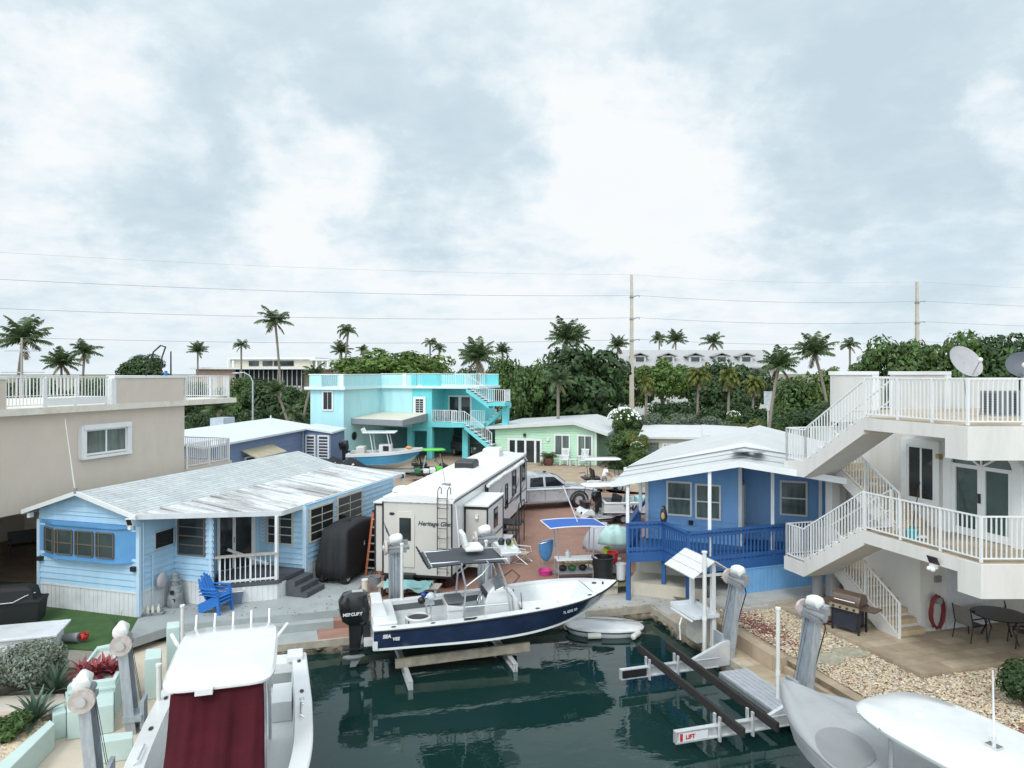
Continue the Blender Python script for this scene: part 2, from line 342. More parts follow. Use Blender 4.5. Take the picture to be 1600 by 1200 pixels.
CREAM = mat('cream masonry', (.55, .50, .41), .8, .08, 1.5, bump=.1, bscale=50, stain=(.36, .32, .26), samt=.3)
GRASS = mat('far grass', (.085, .12, .035), .9, .35, .2, bump=.3, bscale=6)
TURF = mat('artificial turf', (.045, .105, .028), .95, .3, 2.0, bump=.5, bscale=160, stain=(.07, .12, .04), samt=.4, sscale=.8)

g = MB()
FARX = 2600
for (x0, x1, y0, y1, z) in [(-FARX, FARX, YARD, 3200, -.1), (-FARX, SW_L, -300, YARD + 2.5, -.56), (-2.6, FARX, -300, YARD, -.3)]:
    g.poly([(x0, y0, z), (x1, y0, z), (x1, y1, z), (x0, y1, z)])
place(struct('ground', g, mat('ground', (.17, .16, .10), .95, .35, .15, bump=.3, bscale=3)), A)

# water
wm = mat('canal water', (.006, .025, .022), .015, 0); N_, L_, b_ = nodes_of(wm)
b_.inputs['IOR'].default_value = 1.333; b_.inputs['Specular IOR Level'].default_value = .9; b_.inputs['Specular Tint'].default_value = (.8, 1, 1, 1)
tc_ = N_.new('ShaderNodeTexCoord'); mp_ = N_.new('ShaderNodeMapping'); L_.new(tc_.outputs['Object'], mp_.inputs[0]); mp_.inputs['Scale'].default_value = (1, 1.9, 1)
q1 = N_.new('ShaderNodeTexNoise'); L_.new(mp_.outputs[0], q1.inputs['Vector']); q1.inputs['Scale'].default_value = 1.1; q1.inputs['Detail'].default_value = 3; q1.inputs['Distortion'].default_value = .6
q2 = N_.new('ShaderNodeTexNoise'); L_.new(mp_.outputs[0], q2.inputs['Vector']); q2.inputs['Scale'].default_value = 4.5; q2.inputs['Detail'].default_value = 2; q2.inputs['Distortion'].default_value = .4
ma_ = N_.new('ShaderNodeMath'); ma_.operation = 'MULTIPLY_ADD'; L_.new(q2.outputs[0], ma_.inputs[0]); ma_.inputs[1].default_value = .14; L_.new(q1.outputs[0], ma_.inputs[2])
u_ = N_.new('ShaderNodeBump'); u_.inputs['Strength'].default_value = .4; u_.inputs['Distance'].default_value = .016; L_.new(ma_.outputs[0], u_.inputs['Height']); L_.new(u_.outputs[0], b_.inputs['Normal'])
g = MB(); g.poly([(SW_L - .6, -300, WATER), (SW_R + .6, -300, WATER), (SW_R + .6, SW_B + .5, WATER), (SW_L - .6, SW_B + .5, WATER)])
place(struct('water', g, wm), A)

# seawall: concrete cap over rough rock
def rock_face(p0, p1, n2, top):
    w = W(p0, p1); mb = MB(); nx = int(w.L / .14); nz = 9; r = random.Random(3); rows = []
    for j in range(nz + 1):
        row = []
        for i in range(nx + 1):
            z = top - (top + 1.5) * j / nz
            o = -.02 + .16 * r.random() * (j > 0) + .10 * math.sin(i * .37 + j) * (j > 1) + .10 * (j / nz)
            row.append(w.pt(i * w.L / nx, o, z + (r.random() - .5) * .06 * (j > 0)))
        rows.append(row)
    mb.loft(rows, cap=False, ring_closed=False); return mb
for a, b, top in [((SW_L, SW_B), (SW_R, SW_B), -.6), ((SW_R, SW_B), (SW_R, -40), -.6), ((SW_L, -40), (SW_L, SW_B), -.62)]:
    place(struct('seawall_rock', rock_face(a, b, 0, top), ROCK), A)
g = MB(); g.box(SW_L - .2, -8.6, SW_B - .06, SW_B + .5, -.66, -.453); g.box(-8.6, SW_R - .04, SW_B - .06, SW_B + .5, -.66, -.403)
g.box(SW_R - .06, SW_R + .4, -40, SW_B + .5, -.66, -.453); g.box(SW_L - .4, SW_L + .06, -40, SW_B + .5, -.66, -.46)
place(struct('seawall_cap', g, mat('seawall concrete', (.42, .38, .31), .85, .2, 2, bump=.5, bscale=25, stain=(.2, .15, .1), samt=.6, sscale=1.2)), A)

# broad steps from the yard down to the seawall, grey left, terracotta right
def steps(x0, x1, xb, m, mr, nm):
    s_ = MB()
    s_.prism([(x0, SW_B + .02), (xb[2], SW_B + .02), (xb[2], SW_B + .86), (x0, SW_B + .86)], -.6, -.45); 
    s_.prism([(x0, SW_B + .86), (xb[1], SW_B + .86), (xb[1], YARD), (x0, YARD)], -.6, -.22)
    place(struct(nm, s_, m), A)
    r_ = MB(); r_.box(min(x0, xb[1]), max(x0, xb[1]), SW_B + .845, SW_B + .858, -.447, -.224); r_.box(min(x0, xb[0]), max(x0, xb[0]), YARD - .012, YARD + .02, -.216, -.004)
    place(struct(nm + '_risers', r_, mr), A)
steps(-18.6, 0, (-13.85, -14.05, -14.55), GREYC, GREYR, 'grey_steps')
steps(-8.6, 0, (-13.84, -14.04, -14.54), TERRA, TERRAR, 'terracotta_steps')

# yard slabs (world polygons at ground level)
def slab(name, pix, m, z=0.0, th=.25, zz=0.0):
    g = MB(); g.prism([at(x, y, zz) if isinstance(x, (int, float)) and y > 300 else aw(x, y) for x, y in pix], z - th, z); return struct(name, g, m)
gl = [at(199, 1001), aw(-18.6, YARD), aw(-13.85, YARD), at(578, 900), at(604.5, 845), at(640.5, 770), at(560, 735), at(300, 790), at(150, 870)]
g = MB(); g.prism(gl, -.25, 0); struct('grey_yard', g, GREYC)
g = MB(); g.prism([aw(-13.84, YARD), aw(-8.6, YARD), aw(-8.6, 7.25), aw(-4.4, 7.25), aw(-4.4, 9.6), at(1020, 900), at(1030, 772), at(830, 772), at(700, 764), at(641, 770), at(605, 845), at(579, 900)], -.25, -.002); struct('terracotta_yard', g, TERRA)
PAVE = brick_mat('tan pavers', (.40, .30, .21), (.34, .25, .18), (.22, .18, .14), .4, .2, ms=.05)
g = MB(); g.prism([at(636, 769), at(700, 763.7), at(830, 771.7), at(1030, 771.7), aw(6, 22), aw(12, 70), aw(-40, 70), aw(-40, 32)], -.25, -.006); struct('paver_lane', g, PAVE)
g = MB(); g.prism([aw(-8.6, SW_B + .02), aw(SW_R, SW_B + .02), aw(SW_R, 4.6), aw(.5, 4.6), aw(.5, 7.9), aw(-8.6, 7.9)], -.7, -.4); struct('dock_concrete', g, CONC)
g = MB(); g.box(-8.6, -4.4, 7.0, 7.25, -.4, .03); g.box(-4.4, -4.2, 7.0, 9.6, -.4, .03); place(tag(g.build('retaining_wall', CREAM, bevel=.015), 'low cream retaining wall behind the dock under the blue porch', 'wall'), A)
g = MB(); g.prism([at(-160, 905), at(62, 910), at(70, 948), at(217, 963), at(196, 1003), at(150, 1016), at(60, 1010), at(-120, 1010)], -.25, .004); struct('turf', g, TURF)
g = MB(); g.prism([at(-160, 904), at(62, 909), at(70, 880), at(60, 800), at(-300, 800)], -.25, -.004); struct('undercroft_floor', g, brick_mat('brown pavers', (.25, .18, .13), (.2, .14, .1), (.12, .09, .07), .4, .2, ms=.05))

# right side: lower dock strip, retaining wall, gravel, patio, path
TRAV = brick_mat('travertine pavers', (.44, .36, .26), (.33, .26, .18), (.26, .21, .15), .8, .42, ms=.02, var=.3)
TRAV2 = brick_mat('travertine wall', (.40, .31, .22), (.34, .26, .18), (.24, .19, .14), .9, .5, ms=.02, var=.25, axes='yz')
g = MB(); g.box(SW_R + .05, -2.6, -40, 4.6, -.7, -.45); place(struct('dock_strip', g, TRAV), A)
g = MB(); g.box(-2.98, -2.66, -.2, 3.4, -.45, -.04); g.box(-2.66, -2.38, -40, -.2, -.45, -.12); g.box(-2.8, -2.66, -2.2, -.2, -.45, -.27); g.box(-2.66, -1.9, 3.1, 3.4, -.45, -.04)
place(tag(g.build('travertine_wall', TRAV2, bevel=.012), 'low tan travertine wall holding the gravel above the right dock', 'wall'), A)
gm = mat('gravel bed', (.30, .24, .17), .9, .3, 6); 
g = MB(); g.box(-2.66, 30, -40, 4.6, -.4, -.13); place(struct('gravel_bed', g, gm), A)
g = MB(); g.box(-.25, 9.5, -2.15, 3.9, -.3, .0); place(struct('patio', g, TRAV), A)
g = MB(); g.prism([(-1.9, 3.4), (-2.4, 4.58), (.5, 5.1), (9, 5.1), (9, 3.92), (-.25, 3.92), (-.6, 3.4)], -.3, -.012); g.prism([(.5, 4.62), (.5, 7.9), (9, 7.9), (9, 5.1), (.5, 5.1)], -.3, -.015); place(struct('path', g, CONC), A)
def pebbles(name, x0, x1, y0, y1, n, seed, z, ok=None):
    r = random.Random(seed); mb = MB(); base = MB().ell((0, 0, 0), (1, 1, 1), 5, 2)
    for i in range(n):
        x, y = r.uniform(x0, x1), r.uniform(y0, y1)
        if ok and not ok(x, y): continue
        s_ = r.uniform(.018, .042) if r.random() < .93 else r.uniform(.045, .07); a = r.uniform(0, 3.14); e = r.uniform(.6, 1); c_, n_ = math.cos(a), math.sin(a); zq = r.uniform(.35, .7); dz = r.uniform(-.01, .03)
        patch = math.exp(-(((x + 1.9) / .55) ** 2 + ((y - 1.9) / 1.5) ** 2)) + .9 * math.exp(-(((x - .1) / 1.7) ** 2 + ((y + 5.1) / .5) ** 2))
        k = 1 if r.random() < patch * .75 + .03 else (2 if r.random() < .4 else 0)
        mb.add([(x + (vx * c_ - vy * e * n_) * s_, y + (vx * n_ + vy * e * c_) * s_, z + dz + vz * zq * s_) for vx, vy, vz in base.v], base.f, k)
    return mb
pm = pebbles('gravel', -2.4, 6, -6.5, 4.5, 92000, 5, -.11, lambda x, y: not (x > -.28 and y > -2.2) and not (y > 3.35 and x > -2 - (y - 3.4) * .4) and x > (-2.64 if y > -.2 else -2.36))
o = pm.build('gravel', [mat('pale pebbles', (.47, .365, .245), .7, .12, 3, island=.35), mat('red pebbles', (.20, .075, .06), .7, .2, 3, island=.4), mat('white pebbles', (.51, .45, .36), .7, .1, 3, island=.25)], recalc=False); place(o, A); tag(o, kind='stuff')
for (px, py, sx, sy, a, lb) in [(1328, 1020, 1.0, .75, 12, 'flat pale stepping stone in the gravel, the one nearer the patio'), (1295, 1030, .95, .7, 40, 'mottled stepping stone sunk in the gravel beside the near lift post')]:
    x, y = at(px, py, -.08); r = random.Random(px); m = MB(); ph = [sx * .5 * (1 + r.uniform(-.15, .12)) for _ in range(9)]
    m.prism([(ph[i] * math.cos(i * .698), ph[i] * sy / sx * math.sin(i * .698)) for i in range(9)], -.1, .012)
    o = m.build('stepping_stone', mat('lichen stone', (.36, .33, .25), .9, .3, 5, bump=.5, bscale=20, stain=(.16, .15, .11), samt=.5, sscale=3), bevel=.015); o.location = (x, y, -.06); o.rotation_euler = (0, 0, R(a)); tag(o, lb, 'stepping stone')

# ============================================================ VEGETATION
def leafmat(nm, c, isl=.35): return mat(nm, c, .5, .25, .35, island=isl, trans=.32, spec=.35)
LF_DARK = leafmat('dark leaves', (.046, .086, .030)); LF_MID = leafmat('green leaves', (.075, .132, .037)); LF_LIGHT = leafmat('light green leaves', (.12, .19, .038))
LF_GREY = leafmat('grey green leaves', (.15, .19, .13), .25); LF_PALM = leafmat('palm leaflets', (.095, .140, .060)); LF_DRY = leafmat('dry palm leaflets', (.20, .16, .09)); LF_YEL = leafmat('yellow green leaves', (.15, .17, .04))
BARK = mat('bark', (.13, .105, .085), .9, .3, 3, bump=.6, bscale=14); PALMBARK = mat('palm bark', (.22, .19, .155), .9, .25, 4, bump=.5, bscale=12, stretch=(1, 1, 5))
def leaf(mb, p, nrm, size, r, k=0, asp=.6):
    n = Vector(nrm); n.normalize(); t = n.cross(Vector((r.uniform(-1, 1), r.uniform(-1, 1), r.uniform(-1, 1))))
    if t.length < 1e-3: return
    t.normalize(); b = n.cross(t); a = size * r.uniform(.7, 1.3); w_ = a * asp
    mb.add([p - t * a, p + b * w_ - n * a * .12, p + t * a, p - b * w_ - n * a * .12], [(0, 1, 2, 3)], k)
def crown_mesh(nm, seed, clumps=34, per=120, m=None, ls=.055, flat=.72, m2=None, gap=.2):
    r = random.Random(seed); mb = MB()
    for c in range(clumps):
        while True:
            p = Vector((r.uniform(-1, 1), r.uniform(-1, 1), r.uniform(-.75, 1)))
            if .25 < p.length < 1: break
        p *= .74; rad = r.uniform(.20, .36)
        for i in range(per):
            d = Vector((r.gauss(0, 1), r.gauss(0, 1), r.gauss(.25, 1))).normalized()
            q = p + d * rad * (1 - gap * r.random() ** 2 * 2); q.z *= flat
            leaf(mb, q, d + Vector((r.uniform(-.6, .6), r.uniform(-.6, .6), r.uniform(-.2, .9))), ls, r, 1 if (m2 and r.random() < .15) else 0)
    me = mb.build('crown', [m, m2] if m2 else m, recalc=False); data = me.data; bpy.data.objects.remove(me); data.name = nm; return data
CR = {'dark': [crown_mesh('dark_crown', s, 40, 130, LF_DARK, m2=LF_MID) for s in (1, 2)], 'mid': [crown_mesh('green_crown', s, 36, 130, LF_MID, m2=LF_LIGHT) for s in (3, 4)],
      'light': [crown_mesh('light_crown', s, 34, 130, LF_LIGHT, m2=LF_MID) for s in (5, 6)], 'grey': [crown_mesh('grey_crown', s, 30, 120, LF_GREY) for s in (8,)], 'yellow': [crown_mesh('yellow_crown', 9, 30, 120, LF_YEL, m2=LF_MID)]}
def tree(name, label, X, Y, top, rad, kind, group=None, base=0.0, hgt=None, cat='tree', seed=1, sq=1.0, trunk=True):
    """top = height of the crown's top, rad = crown radius, hgt = crown height"""
    hgt = hgt or rad * 1.5; cz = top - hgt / 2
    t = thing(name, label, cat, (X, Y, base), (seed * 77) % 360, group)
    if trunk:
        r = random.Random(seed); mb = MB(); z1 = cz - base
        lean = Vector((r.uniform(-.3, .3), r.uniform(-.3, .3), 0)); tr = max(.1, rad * .055)
        mb.tube([(0, 0, -.3), lean * .3 + Vector((0, 0, z1 * .35)), lean + Vector((0, 0, z1 * .7))], [tr * 1.3, tr, tr * .75], 8)
        for i in range(6):
            a = i * 1.05 + r.random(); d = Vector((math.cos(a), math.sin(a), 0)) * rad * .55
            mb.tube([lean * .8 + Vector((0, 0, z1 * r.uniform(.45, .7))), lean + d * .5 + Vector((0, 0, z1 * .85)), lean + d + Vector((0, 0, z1 * r.uniform(.95, 1.15)))], [tr * .5, tr * .35, tr * .12], 6)
        mb.build('trunk', BARK, t, smooth=True)
    me = CR[kind][seed % len(CR[kind])]
    c = bpy.data.objects.new('crown', me); COL.objects.link(c); c.parent = t; c.location = (0, 0, cz - base); c.scale = (rad * 1.08, rad * 1.08 * sq, hgt / 2 / .68)
    return t
def tp(name, label, px, topy, w, d, kind, seed, hpx=None, group=None, base=0.0, cat='tree', sq=1.0, trunk=True):
    return tree(name, label, (px - 800) / F * d, d, zat(topy, d), w / 2 * d / F, kind, group, base, (hpx * d / F) if hpx else None, cat, seed, sq, trunk)
def frond(mb, a, elev, L, r, droop=1.0, k=0, nl=24, lw=.055, ll=.30, twist=0.0):
    d = Vector((math.cos(a), math.sin(a), 0)); pts = []; p = Vector((0, 0, 0)); e = elev
    for i in range(13):
        pts.append(p.copy()); p = p + (d * math.cos(e) + Vector((0, 0, math.sin(e)))) * L / 12; e -= droop * (.05 + .14 * (i / 12))
    mb.tube(pts[::3], [.016 * L, .012 * L, .009 * L, .006 * L, .003 * L][:len(pts[::3])], 4, k)
    side = Vector((-d.y, d.x, 0))
    for i in range(2, nl):
        u = i / nl * 11.9; j = int(u); q = pts[j].lerp(pts[min(j + 1, 12)], u - j); tan = (pts[min(j + 1, 12)] - pts[j]).normalized()
        ln = L * ll * (math.sin(math.pi * min(1, .12 + .88 * i / nl)) ** .6) * r.uniform(.8, 1.1)
        for s in (-1, 1):
            dr = (side * s * r.uniform(.75, 1) + tan * .65 + Vector((0, 0, r.uniform(-.75, -.15)))).normalized()
            w_ = tan * lw * L * .5; tip = q + dr * ln + Vector((0, 0, -ln * .25)); mid = q + dr * ln * .5
            mb.add([q - w_ * .6, mid - w_, tip, mid + w_, q + w_ * .6], [(0, 1, 2, 3, 4)], k)
def palm_crown(nm, seed, nf, droop, dry=2, m=None, wind=0.0):
    r = random.Random(seed); mb = MB()
    for i in range(nf):
        a = i * 2.4 + r.uniform(-.2, .2); f = i / nf; el = 1.45 - 1.5 * f + r.uniform(-.12, .12)
        if wind: a = a + wind * math.sin(a) * .5
        frond(mb, a, el, r.uniform(.7, 1.08), r, droop * r.uniform(.75, 1.3))
    for i in range(dry): frond(mb, r.uniform(0, 6.28), -.7, .75, r, .5, 1)
    for i in range(7): mb.ell((r.uniform(-.07, .07), r.uniform(-.07, .07), -.09 + r.uniform(-.03, .03)), (.035, .035, .04), 6, 4, 2)
    o = mb.build('crown', [m or LF_PALM, LF_DRY, mat('coconuts', (.14, .11, .04), .6, .2, 5)], recalc=False); d = o.data; bpy.data.objects.remove(o); d.name = nm; return d
PC = [palm_crown('palm_crown', s, n, dr, dy) for s, n, dr, dy in [(1, 23, .7, 1), (2, 18, 1.0, 2), (3, 27, .62, 3), (4, 14, 1.25, 1)]]
PC.append(palm_crown('windswept_palm_crown', 5, 15, 1.5, 1, wind=-.9))
PC.append(palm_crown('sabal_crown', 6, 30, 1.9, 9, LF_YEL))
def palm(label, px, cy, w, d, v=0, lean=(0, 0), seed=1, group='coconut palms along the skyline', base=0.0, name='palm_tree', zs=1.0):
    X = (px - 800) / F * d; z = zat(cy, d); L = w / 2 * d / F * 1.0
    t = thing(name, label, 'palm', (X - lean[0], d - lean[1], base), 0, group); mb = MB(); r0 = .17
    pts = [Vector((lean[0] * (u ** 1.7), lean[1] * u, (z - base) * u - .1 * (u == 0))) for u in (0, .15, .35, .6, .8, 1)]
    mb.tube(pts, [r0 * 1.5, r0 * 1.05, r0 * .9, r0 * .8, r0 * .75, r0 * .8], 8); mb.build('trunk', PALMBARK, t, smooth=True)
    c = bpy.data.objects.new('crown', PC[v]); COL.objects.link(c); c.parent = t; c.location = pts[-1]; c.scale = (L, L, L * zs); c.rotation_euler = (0, 0, seed * 1.3)
    return t
# broadleaf trees
tp('shade_tree', 'great dark round-crowned tree behind the pale green house', 905, 537, 185, 76, 'dark', 2, 140)
tp('shade_tree', 'bushy dark tree at the left edge of the great round tree', 832, 560, 100, 74, 'mid', 3, 120)
tp('shade_tree', 'bright green spreading tree behind the left end of the turquoise roof terrace', 585, 545, 150, 84, 'light', 5, 75)
tp('shade_tree', 'bright green tree crown behind the middle of the turquoise roof terrace', 655, 546, 130, 86, 'light', 6, 70)
tp('shade_tree', 'dark tree between the beige roof rail and the turquoise house, by the street lamp', 425, 590, 110, 80, 'dark', 1, 100)
tp('shade_tree', 'small dark tree right behind the street lamp', 375, 607, 60, 78, 'mid', 4, 70)
tp('shade_tree', 'dark green tree close to the left wall of the turquoise house', 470, 602, 70, 82, 'mid', 7, 90)
tp('shade_tree', 'very dark feathery tree above the beige parapet, left of the bent pole', 228, 552, 84, 86, 'dark', 9, 60)
tp('shade_tree', 'dense tree crown with leathery leaves behind the left white parapet of the roof terrace', 1395, 522, 130, 62, 'mid', 11, 130)
tp('shade_tree', 'tallest part of the dense leathery wood behind the satellite dish', 1478, 512, 140, 60, 'mid', 12, 140)
tp('shade_tree', 'dense dark tree at the right border of the photo above the roof terrace', 1575, 518, 130, 58, 'dark', 13, 140)
tp('shade_tree', 'bright bushy tree below the five dormers, right of the tall pole', 1032, 560, 90, 92, 'light', 15, 70)
tp('shade_tree', 'rounded dark tree in front of the dormered roof, above the beige cottage', 1130, 562, 120, 86, 'dark', 16, 110)
tp('shade_tree', 'low green tree hiding the wall below the left dormers', 985, 572, 90, 98, 'mid', 23, 70)
tp('shade_tree', 'leafy tree hiding the wall below the middle dormer', 1082, 566, 90, 100, 'mid', 24, 70)
tp('shade_tree', 'dark leafy tree hiding the wall below the right dormers', 1176, 574, 80, 100, 'dark', 25, 80)
tp('shade_tree', 'loose green tree behind the two leaning palms', 1245, 580, 110, 88, 'mid', 17, 110)
tp('shade_tree', 'green tree between the leaning palms and the white parapet', 1310, 570, 90, 84, 'light', 20, 100)
tp('shade_tree', 'pale airy tree behind the turquoise staircase', 790, 552, 80, 96, 'mid', 19, 100)
tp('shade_tree', 'dark tree filling the gap beside the turquoise landing', 735, 572, 80, 96, 'dark', 22, 80)
o = thing('undergrowth', 'dark tangled undergrowth below the trees behind the cottages', 'undergrowth'); o['kind'] = 'stuff'
r_ = random.Random(31)
for i in range(34):
    px = 770 + i * 17; d = r_.uniform(70, 79); rad = r_.uniform(2.2, 3.4); me = CR['dark' if i % 3 else 'mid'][i % 2]
    c = bpy.data.objects.new('undergrowth_mass', me); COL.objects.link(c); c.parent = o; c.location = ((px - 800) / F * d, d, r_.uniform(.8, 2.4)); c.scale = (rad, rad, rad * 1.0); c.rotation_euler = (0, 0, i); c['kind'] = 'stuff'
for i in range(16):
    px = 300 + i * 13; d = r_.uniform(70, 84); rad = r_.uniform(2, 3.2)
    c = bpy.data.objects.new('undergrowth_mass', CR['dark'][i % 2]); COL.objects.link(c); c.parent = o; c.location = ((px - 800) / F * d, d, r_.uniform(.6, 2.4)); c.scale = (rad, rad, rad); c.rotation_euler = (0, 0, i * 2); c['kind'] = 'stuff'
for i in range(22):
    px = -40 + i * 20; d = r_.uniform(88, 110); rad = r_.uniform(2.4, 3.6)
    c = bpy.data.objects.new('undergrowth_mass', CR['mid' if i % 2 else 'dark'][i % 2]); COL.objects.link(c); c.parent = o; c.location = ((px - 800) / F * d, d, r_.uniform(2, 5.0)); c.scale = (rad, rad, rad * 1.1); c.rotation_euler = (0, 0, i * 2); c['kind'] = 'stuff'
# shrubs and hedges
for i, (px, ty, w, d, k, lb) in enumerate([
    (1010, 640, 60, 62, 'grey', 'silvery sea grape hedge section beside the white-flowering shrub'), (1052, 641, 60, 62, 'grey', 'silvery hedge section above the peak of the beige cottage'),
    (1095, 643, 66, 62, 'grey', 'silvery hedge section right of the beige cottage peak'), (1122, 646, 50, 62, 'grey', 'silvery hedge end meeting the round yellow-green shrub'),
    (1160, 650, 70, 62, 'yellow', 'round yellow-green shrub above the right slope of the beige cottage'), (984, 668, 70, 57, 'mid', 'tall green shrub between the pale green house and the beige cottage'),
    (998, 672, 46, 54, 'yellow', 'shrub with yellowish leaf clumps at the path by the beige cottage'), (1000, 700, 40, 52, 'mid', 'low green shrub at the left corner of the beige cottage'),
    (970, 700, 50, 56, 'dark', 'dark shrub beside the right wall of the pale green house'), (1200, 655, 60, 64, 'mid', 'green shrub at the foot of the left leaning palm')]):
    tp('shrub', lb, px, ty, w, d, k, i + 2, None, base=0, cat='shrub', trunk=False)
def flower_shrub(px, ty, w, d, lb, n=130, seed=3):
    t = tp('flowering_shrub', lb, px, ty, w, d, 'mid', seed, None, cat='shrub', trunk=False); rad = w / 2 * d / F; r = random.Random(seed); mb = MB(); top = zat(ty, d)
    for i in range(n):
        a, e = r.uniform(0, 6.28), r.uniform(.1, 1.5); p = Vector((math.cos(a) * math.cos(e) * rad * .97, math.sin(a) * math.cos(e) * rad * .97, top - rad * .75 + math.sin(e) * rad * .75))
        mb.ell(p, (rad * .055,) * 3, 6, 4)
    mb.build('blossoms', mat('white blossom', (.75, .76, .72), .7, .05, 3), t)
flower_shrub(975, 637, 54, 60, 'round shrub covered with white blossoms behind the pale green house')
flower_shrub(1146, 642, 24, 60, 'small white-blossomed shrub at the right end of the silvery hedge', 50, 4)
flower_shrub(995, 690, 22, 53, 'little shrub with white blossoms by the beige cottage corner', 30, 5)
# palms
for i, a in enumerate([
    ('big leaning coconut palm at the left border of the photo', 36, 533, 98, 70, 0, (1, 0)), ('coconut palm with spread fronds above the left beige rail', 132, 551, 58, 82, 1, (.4, 0)),
    ('dark low palm right of the big left border palm', 96, 568, 66, 86, 2, (0, 0)), ('small palm just right of the bent pole', 309, 549, 38, 110, 0, (0, 0)),
    ('small slender palm in front of the pink apartment block', 377, 540, 34, 100, 3, (0, 0)), ('tall slender palm standing clear above the apartment block', 430, 503, 66, 78, 1, (-.8, 0)),
    ('windswept palm left of the bright green tree', 544, 518, 44, 92, 4, (.8, 0)), ('low palm at the left foot of the bright green tree', 533, 549, 42, 96, 0, (-.5, 0)),
    ('tiny palm peeping out right of the windswept palm', 567, 547, 26, 110, 1, (0, 0)), ('windblown palm over the bright green tree, left of a pair', 672, 536, 32, 110, 4, (0, 0)),
    ('windblown palm over the bright green tree, right of a pair', 687, 545, 34, 110, 3, (.5, 0)), ('large bushy palm above the right end of the turquoise terrace', 746, 560, 84, 66, 2, (0, 0)),
    ('small palm right of the large bushy palm', 785, 549, 34, 100, 0, (0, 0)), ('largest dark palm rising behind the great round tree', 884, 530, 84, 84, 2, (0, 0)),
    ('second dark palm crown leaning right beside the largest palm', 902, 527, 50, 86, 0, (.4, 0)), ('windblown palm above the dormers, leftmost of three', 1030, 530, 40, 150, 3, (0, 0)),
    ('windblown palm above the dormers, middle of three', 1056, 532, 44, 150, 0, (0, 0)), ('windblown palm above the dormers, rightmost of three', 1114, 535, 46, 150, 1, (0, 0)),
    ('left of the two leaning palms beside the right stairs, with curved grey trunk', 1217, 572, 78, 60, 2, (1.0, 0)), ('right of the two leaning palms beside the right stairs, taller', 1273, 552, 80, 62, 0, (-1.6, 0)),
    ('windblown palm just left of the dense leathery wood', 1328, 540, 42, 90, 3, (0, 0)), ('short young palm in front of the great round tree', 872, 596, 66, 64, 1, (0, 0)),
    ('low palm with yellow drooping fronds at the foot of the leaning palms', 1300, 640, 70, 52, 3, (0, 0)), ('low palm behind the pale slate trailer, left of the street lamp', 342, 640, 60, 62, 0, (0, 0)),
    ('slim low palm in front of the dark trees by the turquoise house', 458, 645, 50, 66, 3, (0, 0)), ('slender palm with bare trunk left of the turquoise house', 432, 612, 46, 72, 0, (-1.5, 0)),
    ('tall thin palm stem touching the left side of the turquoise house', 492, 585, 50, 75, 1, (1.5, 0)), ('small palm behind the pole right of the great round tree', 965, 540, 44, 120, 2, (0, 0))]):
    palm(*a, seed=i + 1)
for i, a in enumerate([('sabal palm with drooping tan dead fronds right of the great round tree', 1011, 602, 46, 68), ('sabal palm with thatchy crown below the third dormer', 1092, 590, 56, 74), ('sabal palm with thatchy crown right of the middle one', 1140, 592, 56, 72), ('low sabal palm at the right end of the dormered roof', 1178, 602, 50, 74)]):
    palm(a[0], a[1], a[2], a[3], a[4], 5, (.2, 0), i + 40, 'sabal palms below the dormered roof', name='sabal_palm', zs=1.15)

# ============================================================ POLES, WIRES, FAR BUILDINGS
UP = [(-75.0, 60.0), ((987 - 800) / F * 90, 90.0), ((1433 - 800) / F * 97, 97.0), (125.0, 113.0)]
UZ = [19.8, 17.15, 14.35, 11.6]
CP = mat('concrete pole', (.48, .43, .36), .85, .12, 1, bump=.2, bscale=10)
for i, (x, y) in enumerate(UP):
    if i in (0, 3): continue
    t = thing('utility_pole', ['', 'left tan concrete utility pole rising behind the great round tree', 'right tan concrete utility pole rising out of the leathery wood'][i], 'utility pole', (x, y, 0), 0, 'concrete utility poles')
    m = MB(); m.loft([[(s * a, s * b, z) for a, b in ((-1, -1), (1, -1), (1, 1), (-1, 1))] for s, z in ((.30, 0), (.15, 19.9))]); m.build('pole', CP, t)
    for z in UZ[1:]:
        m = MB(); m.beam((.1, -.05, z - .1), (.95, -.05, z + .12), .09); m.tube([(.95, -.05, z + .12), (.95, -.05, z - .12)], .05, 6); m.box(-.24, .24, -.24, .24, z - .22, z - .02); m.build('arm', GREY, t)
WIRE = mat('wire', (.20, .21, .22), .6, 0)
for k, z in enumerate(UZ):
    m = MB(); off = .95 if k else 0
    for (a, b), sag in zip(zip(UP, UP[1:]), (1.0, .5, .5)):
        m.tube([(a[0] + off + (b[0] - a[0]) * u / 14, a[1] + (b[1] - a[1]) * u / 14, z + .1 - sag * 4 * (u / 14) * (1 - u / 14)) for u in range(15)], .017 if k else .008, 4)
    tag(m.build('power_line', WIRE), ['thin topmost earth wire between the pole tops', 'upper power line on the highest pole arms', 'power line strung on the middle pole arms', 'lowest power line strung on the bottom pole arms'][k], 'power line')
def post_thing(name, label, cat, px, d, topy, r0, m, extra=None):
    t = thing(name, label, cat, ((px - 800) / F * d, d, 0)); mb = MB(); z = zat(topy, d); mb.tube([(0, 0, -.2), (0, 0, z)], [r0 * 1.2, r0 * .8], 8); mb.build('pole', m, t)
    if extra: extra(t, z)
    return t
def lamp(t, z):
    m = MB(); m.tube([(0, 0, z - .1), (-.25, 0, z + .45), (-.8, 0, z + .75), (-1.2, 0, z + .72)], .05, 6); m.build('arm', GALV, t); m = MB(); m.ell((-1.5, 0, z + .68), (.38, .16, .09), 10, 6); m.build('lamp_head', GALV, t, smooth=True)
post_thing('street_lamp', 'curved grey street lamp in front of the dark trees, right of the beige roof rail', 'street lamp', 395, 64, 595, .09, GALV, lamp)
